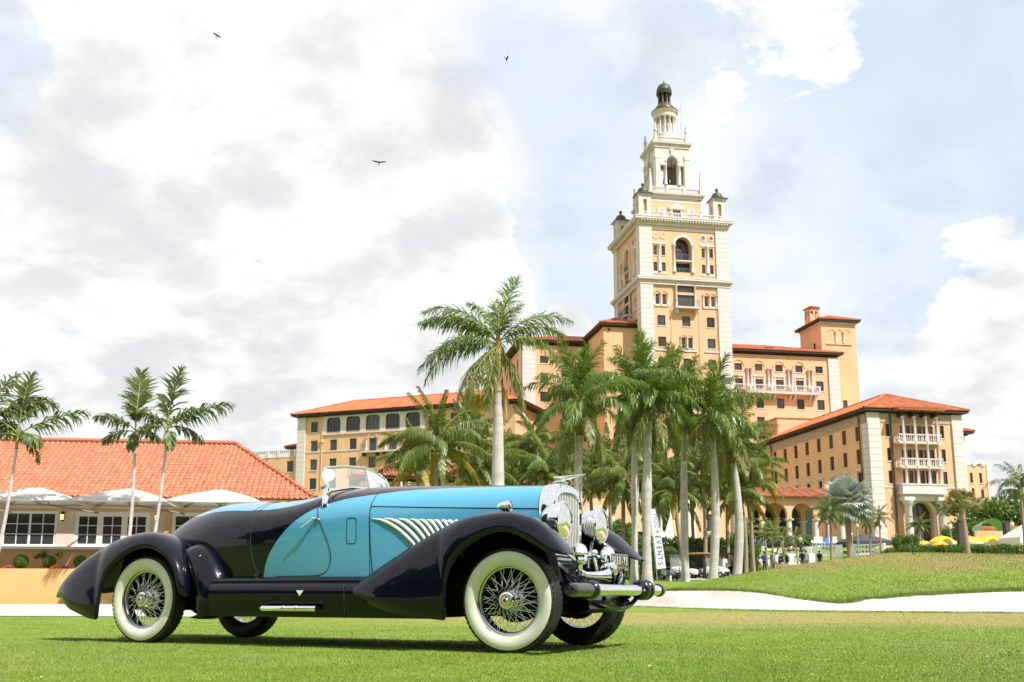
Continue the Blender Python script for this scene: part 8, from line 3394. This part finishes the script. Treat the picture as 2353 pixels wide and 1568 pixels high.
G_BAL = 'lengths of the terrace balustrade'
for (A_, B_, lab) in [
    ((23.886, 112.0, 4.098), (28.314, 112.0, 4.282), 'white balustrade length left, behind the small palms'),
    ((27.987, 110.0, 4.123), (31.032, 108.0, 4.234), 'white balustrade length behind the spectators'),
    ((31.212, 108.0, 4.234), (33.416, 106.0, 4.295), 'white balustrade length below the blue canopy'),
    ((23.288, 100.0, 2.97), (26.117, 100.0, 3.134), 'lower white balustrade length behind the left spectators'),
    ((26.283, 100.0, 3.134), (28.868, 100.0, 3.38), 'lower white balustrade length behind the navy figures'),
    ((34.209, 106.0, 4.295), (37.114, 104.0, 4.308), 'white balustrade length right of the silver palm trunk')]:
    a, b = Vector(A_), Vector(B_)
    d = b - a
    L_ = Vector((d.x, d.y, 0)).length
    root = thing('terrace_balustrade', lab, 'balustrade', A_, atan2(d.y, d.x), G_BAL)
    MB().box(0, L_, -.16, .16, 0, .16).box(0, L_, -.22, .22, -1.6, -0.002).build('plinth', 'white', root)
    MB().box(0, L_, -.17, .17, .86, 1.0).build('handrail', 'white', root)
    for s in [0.3, L_ - 0.3] + ([L_ / 2] if L_ > 5 else []):
        MB().box(s - .28, s + .28, -.24, .24, .002, 1.06).build('pier', 'white', root)
    balusters(root, [(s, 0) for s in np.arange(0.85, L_ - 0.7, 0.33)], .16, .87, 'baluster', 'white', .105)

for P, lab in [
    ((32.807, 114.0, 5.382), 'leftmost white chair on the terrace'),
    ((33.281, 114.0, 5.382), 'second white chair on the terrace'),
    ((33.803, 114.0, 5.382), 'third white chair on the terrace'),
    ((34.942, 114.0, 5.382), 'fourth white chair on the terrace'),
    ((35.369, 114.0, 5.382), 'rightmost white chair on the terrace')]:
    root = thing('terrace_chair', lab, 'chair', (P[0], P[1], P[2]), 0.3, 'white chairs on the terrace')
    for sx in (-.2, .2):
        for sy in (-.2, .2):
            MB().box(sx - .02, sx + .02, sy - .02, sy + .02, 0, .45).build('leg', 'white', root)
    MB().box(-.24, .24, -.24, .24, .451, .50).build('seat', 'white', root)
    MB().box(-.24, .24, .20, .24, .501, 1.15).build('backrest', 'white', root)

for P, w_, h_, m_, lab in [
    ((35.744, 118.0, 6.724), 2.6, 2.0, 'tentblue', 'bright blue canopy tent under the arcade'),
    ((25.703, 112.0, 6.313), 2.2, 1.6, 'tentblue', 'blue canopy half hidden behind the small palms'),
    ((30.211, 114.0, 6.606), 3.6, 1.8, 'tentdark', 'dark canopy behind the small date palms'),
    ((37.104, 110.0, 6.664), 4.2, 2.2, 'tentdark', 'charcoal canopy right of the silver palm'),
    ((45.116, 92.0, 6.45), 3.0, 3.0, 'canvas', 'white peaked tent at the right picture edge')]:
    root = thing('canopy_tent', lab, 'tent', (P[0], P[1], ground(P) if P[2] > 4 else P[2] - h_), BETA, 'canopies on the terrace')
    zc = P[2] - root.location.z
    q = w_ / 2
    mb = MB()
    mb.add([(-q, -q, zc - h_ * .4), (q, -q, zc - h_ * .4), (q, q, zc - h_ * .4), (-q, q, zc - h_ * .4), (0, 0, zc), (-q, -q, zc - h_ * .58), (q, -q, zc - h_ * .58), (q, q, zc - h_ * .58), (-q, q, zc - h_ * .58)],
           [(0, 1, 4), (1, 2, 4), (2, 3, 4), (3, 0, 4), (5, 6, 1, 0), (6, 7, 2, 1), (7, 8, 3, 2), (8, 5, 0, 3)])
    mb.build('canopy', m_, root)
    for sx in (-1, 1):
        for sy in (-1, 1):
            MB().box(sx * q - .03, sx * q + .03, sy * q - .03, sy * q + .03, 0, zc - h_ * .585).build('leg', 'steel', root)
    if m_ == 'canvas':
        MB().box(-q * .96, q * .96, -q * .96, -q * .94, 0, zc - h_ * .6).build('side_sheet', 'canvas', root)

for P, r, lab in [
    ((38.395, 100.0, 5.397), 0.85, 'yellow parasol leftmost, half behind shrubs'),
    ((40.971, 104.0, 5.594), 0.8, 'small yellow parasol left of the big pair'),
    ((40.356, 98.0, 5.744), 1.25, 'largest yellow parasol right of the portal'),
    ((38.51, 94.0, 4.984), 0.95, 'lower yellow parasol in front of the largest one'),
    ((43.455, 102.0, 5.495), 0.8, 'yellow parasol beside the black loudspeaker'),
    ((43.009, 98.0, 5.703), 1.2, 'yellow parasol right of the tan palm trunk'),
    ((45.622, 102.0, 5.495), 0.85, 'small yellow parasol between two bigger ones'),
    ((44.77, 98.0, 5.744), 1.2, 'rightmost yellow parasol by the hedge')]:
    zb = ground(P)
    root = thing('yellow_parasol', lab, 'parasol', (P[0], P[1], zb), random.uniform(0, 1), 'yellow parasols by the pool')
    hh = P[2] - zb
    mb = MB()
    n = 8
    prof = [(1.0, -.62 * r), (1.0, -.46 * r), (.78, -.26 * r), (.45, -.08 * r), (.02, 0)]
    for k in range(n):
        a0, a1 = 2 * pi * k / n, 2 * pi * (k + 1) / n
        rows = []
        for q, dz in prof:
            sc = 1.0 if dz > -.6 * r else (0.99)
            rows.append([(r * q * cos(lerp(a0, a1, j / 3)) * (1 - .03 * sin(pi * j / 3)), r * q * sin(lerp(a0, a1, j / 3)) * (1 - .03 * sin(pi * j / 3)), hh + dz) for j in range(4)])
        mb.grid(rows[:2], 1)
        mb.grid(rows[1:], 0)
    mb.build('canopy', ['yellow', 'canvas'], root, True, 30)
    MB().tube([(0, 0, 0), (0, 0, hh + .12)], .03, 6).build('pole', 'white', root)

for P, lab in [
    ((41.234, 96.0, 6.87), 'black column loudspeaker beside the tan fan palm'),
    ((45.531, 96.0, 6.91), 'black column loudspeaker at the right')]:
    zb = ground(P)
    root = thing('column_loudspeaker', lab, 'loudspeaker', (P[0], P[1], zb), 0.1, 'black column loudspeakers')
    hh = P[2] - zb
    MB().box(-.24, .24, -.24, .24, hh - 2.2, hh).build('cabinet', 'cartblack', root)
    MB().box(-.21, .21, -.255, -.245, hh - 2.1, hh - .1).build('grille', 'tentdark', root)
    MB().tube([(0, 0, 0), (0, 0, hh - 2.2)], .05, 6).build('stand', 'cartblack', root)

P = (48.794, 106.0, 7.891)
root = thing('mint_canopy', 'mint green curved shade canopy among the trees at the right', 'canopy', (P[0], P[1], ground(P)))
mb = MB()
hh = P[2] - ground(P)
rows = []
for i in range(9):
    a = pi * i / 8
    rows.append([(1.3 * cos(a) - .3, y, hh - 1.2 + 1.2 * sin(a) * (1 - .3 * (y + 1) / 2)) for y in (-1, -.3, .4, 1)])
mb.grid(rows)
mb.build('shade', 'mint', root, True)
for sx in (-1.55, .95):
    MB().tube([(sx, 0, 0), (sx, 0, hh - 1.2)], .04, 6).build('post', 'white', root)
P0_, P1_ = ((47.957, 108.0, 6.999), (52.692, 108.0, 6.999))
root = thing('garden_wall', 'low terracotta-coped garden wall behind the clipped hedge', 'wall', (P0_[0], P0_[1], ground(P0_)))
L_ = P1_[0] - P0_[0]
MB().box(0, L_, 0, .4, 0, P0_[2] - ground(P0_)).build('wall_body', 'stucco2', root)
MB().box(-.1, L_ + .1, -.1, .5, P0_[2] - ground(P0_) + .002, P0_[2] - ground(P0_) + .3).build('coping', 'tile', root)

P, T_ = ((16.866, 44.0, 1.998), (16.824, 44.0, 2.687))
root = thing('golf_pin', 'thin dark golf pin standing on the mound', 'golf pin', (P[0], P[1], ground(P)))
MB().tube([(0, 0, -.1), (T_[0] - P[0], 0, T_[2] - ground(P))], [.022, .015], 6).build('stick', 'cartblack', root)
MB().sphere((0, 0, .02), .06, 8, 4, sq=(1, 1, .3)).build('cup', 'cartblack', root)
for P, lab in [
    ((9.321, 66.0, 1.093), 'dark green rope stake beside the front golf cart'),
    ((12.169, 66.0, 1.362), 'dark green rope stake right of the front golf cart'),
    ((10.52, 66.0, 1.039), 'dark green rope stake in front of the cart wheel'),
    ((7.058, 60.0, 0.986), 'dark green rope stake at the foot of the twin palms')]:
    o = MB().tube([(0, 0, -.1), (0.02, 0, .78)], .03, 6).sphere((0.02, 0, .80), .04, 6, 4).build('rope_stake', 'darkgreen', None, loc=(P[0], P[1], ground(P)))
    tag(o, lab, 'stake', 'dark green rope stakes along the path')
P = (9.342, 62.0, 0.928)
root = thing('water_bottle', 'small blue and white bottle standing on the grass by the path', 'bottle', (P[0], P[1], ground(P)))
MB().lathe([(.06, 0), (.06, .30), (.03, .38), (.03, .42)], 10).build('bottle_body', 'cloth_white', root, True, 50)
MB().lathe([(.062, .30), (.066, .50), (.0, .52)], 10).build('bottle_cap', 'cloth_blue', root, True, 50)

# fallen petals and litter specks on the turf
rg = random.Random(9)
mb = MB()
for k in range(46):
    y = rg.uniform(5.6, 17)
    x = rg.uniform(-0.5, 0.5) * y
    a = rg.uniform(0, 2 * pi)
    c, s_ = cos(a), sin(a)
    sz = rg.uniform(.5, 1.1)
    mb.add([(x + (px_ * c - py_ * s_) * sz, y + (px_ * s_ + py_ * c) * sz, .018 + pz_) for px_, py_, pz_ in ((-.02, 0, 0), (0, -.009, .004), (.022, 0, .001), (0, .009, .006))], [(0, 1, 2, 3)])
tag(stuff(mb.build('leaf_litter', 'wallcream')), 'few pale dry leaf scraps scattered over the turf', 'leaves')


# ------------------------------------------------------------------ soaring birds
def bird(label, P, span, rot, bank):
    span *= 0.5
    root = thing('bird', label, 'bird', P, rot, 'birds circling in the sky')
    root.rotation_euler = (bank, 0.0, rot)
    h = span / 2
    MB().tube([(0, -.30 * h, 0), (0, -.22 * h, .0), (0, 0, 0), (0, .22 * h, 0), (0, .42 * h, 0)], [.02 * h, .07 * h, .10 * h, .06 * h, .015 * h], 8).build('body', 'bird', root, True)
    for sx in (-1, 1):
        mb = MB()
        rows = []
        for t, y0, y1, zz in ((0, -.14, .14, 0), (.35, -.20, .13, .10), (.7, -.17, .12, .16), (.92, -.10, .10, .22), (1.0, -.02, .06, .26)):
            rows.append([(sx * h * t, y0 * h, zz * h + .012 * h), (sx * h * t, y1 * h, zz * h), (sx * h * t, y0 * h, zz * h)])
        mb.grid(rows, closed=True)
        mb.build('wing', 'bird', root, True)
    MB().add([(-.05 * h, .36 * h, 0), (.05 * h, .36 * h, 0), (.10 * h, .62 * h, .01 * h), (-.10 * h, .62 * h, .01 * h), (0, .5 * h, .02 * h)], [(0, 1, 4), (1, 2, 4), (2, 3, 4), (3, 0, 4)]).build('tail', 'bird', root)


for P, span, rot, bank, lab in [
    ((-21.687, 70.0, 40.792), 1.5, 60, -35, 'dark bird highest at the left of the sky'),
    ((-0.369, 60.0, 33.42), 1.5, 100, 60, 'dark bird banking left of the tower top'),
    ((-8.191, 60.0, 26.526), 1.7, 10, -12, 'dark bird gliding in the middle of the sky'),
    ((-19.126, 75.0, 25.102), 1.6, 20, 12, 'dark bird lowest in the sky')]:
    bird(lab, P, span, radians(rot), radians(bank))
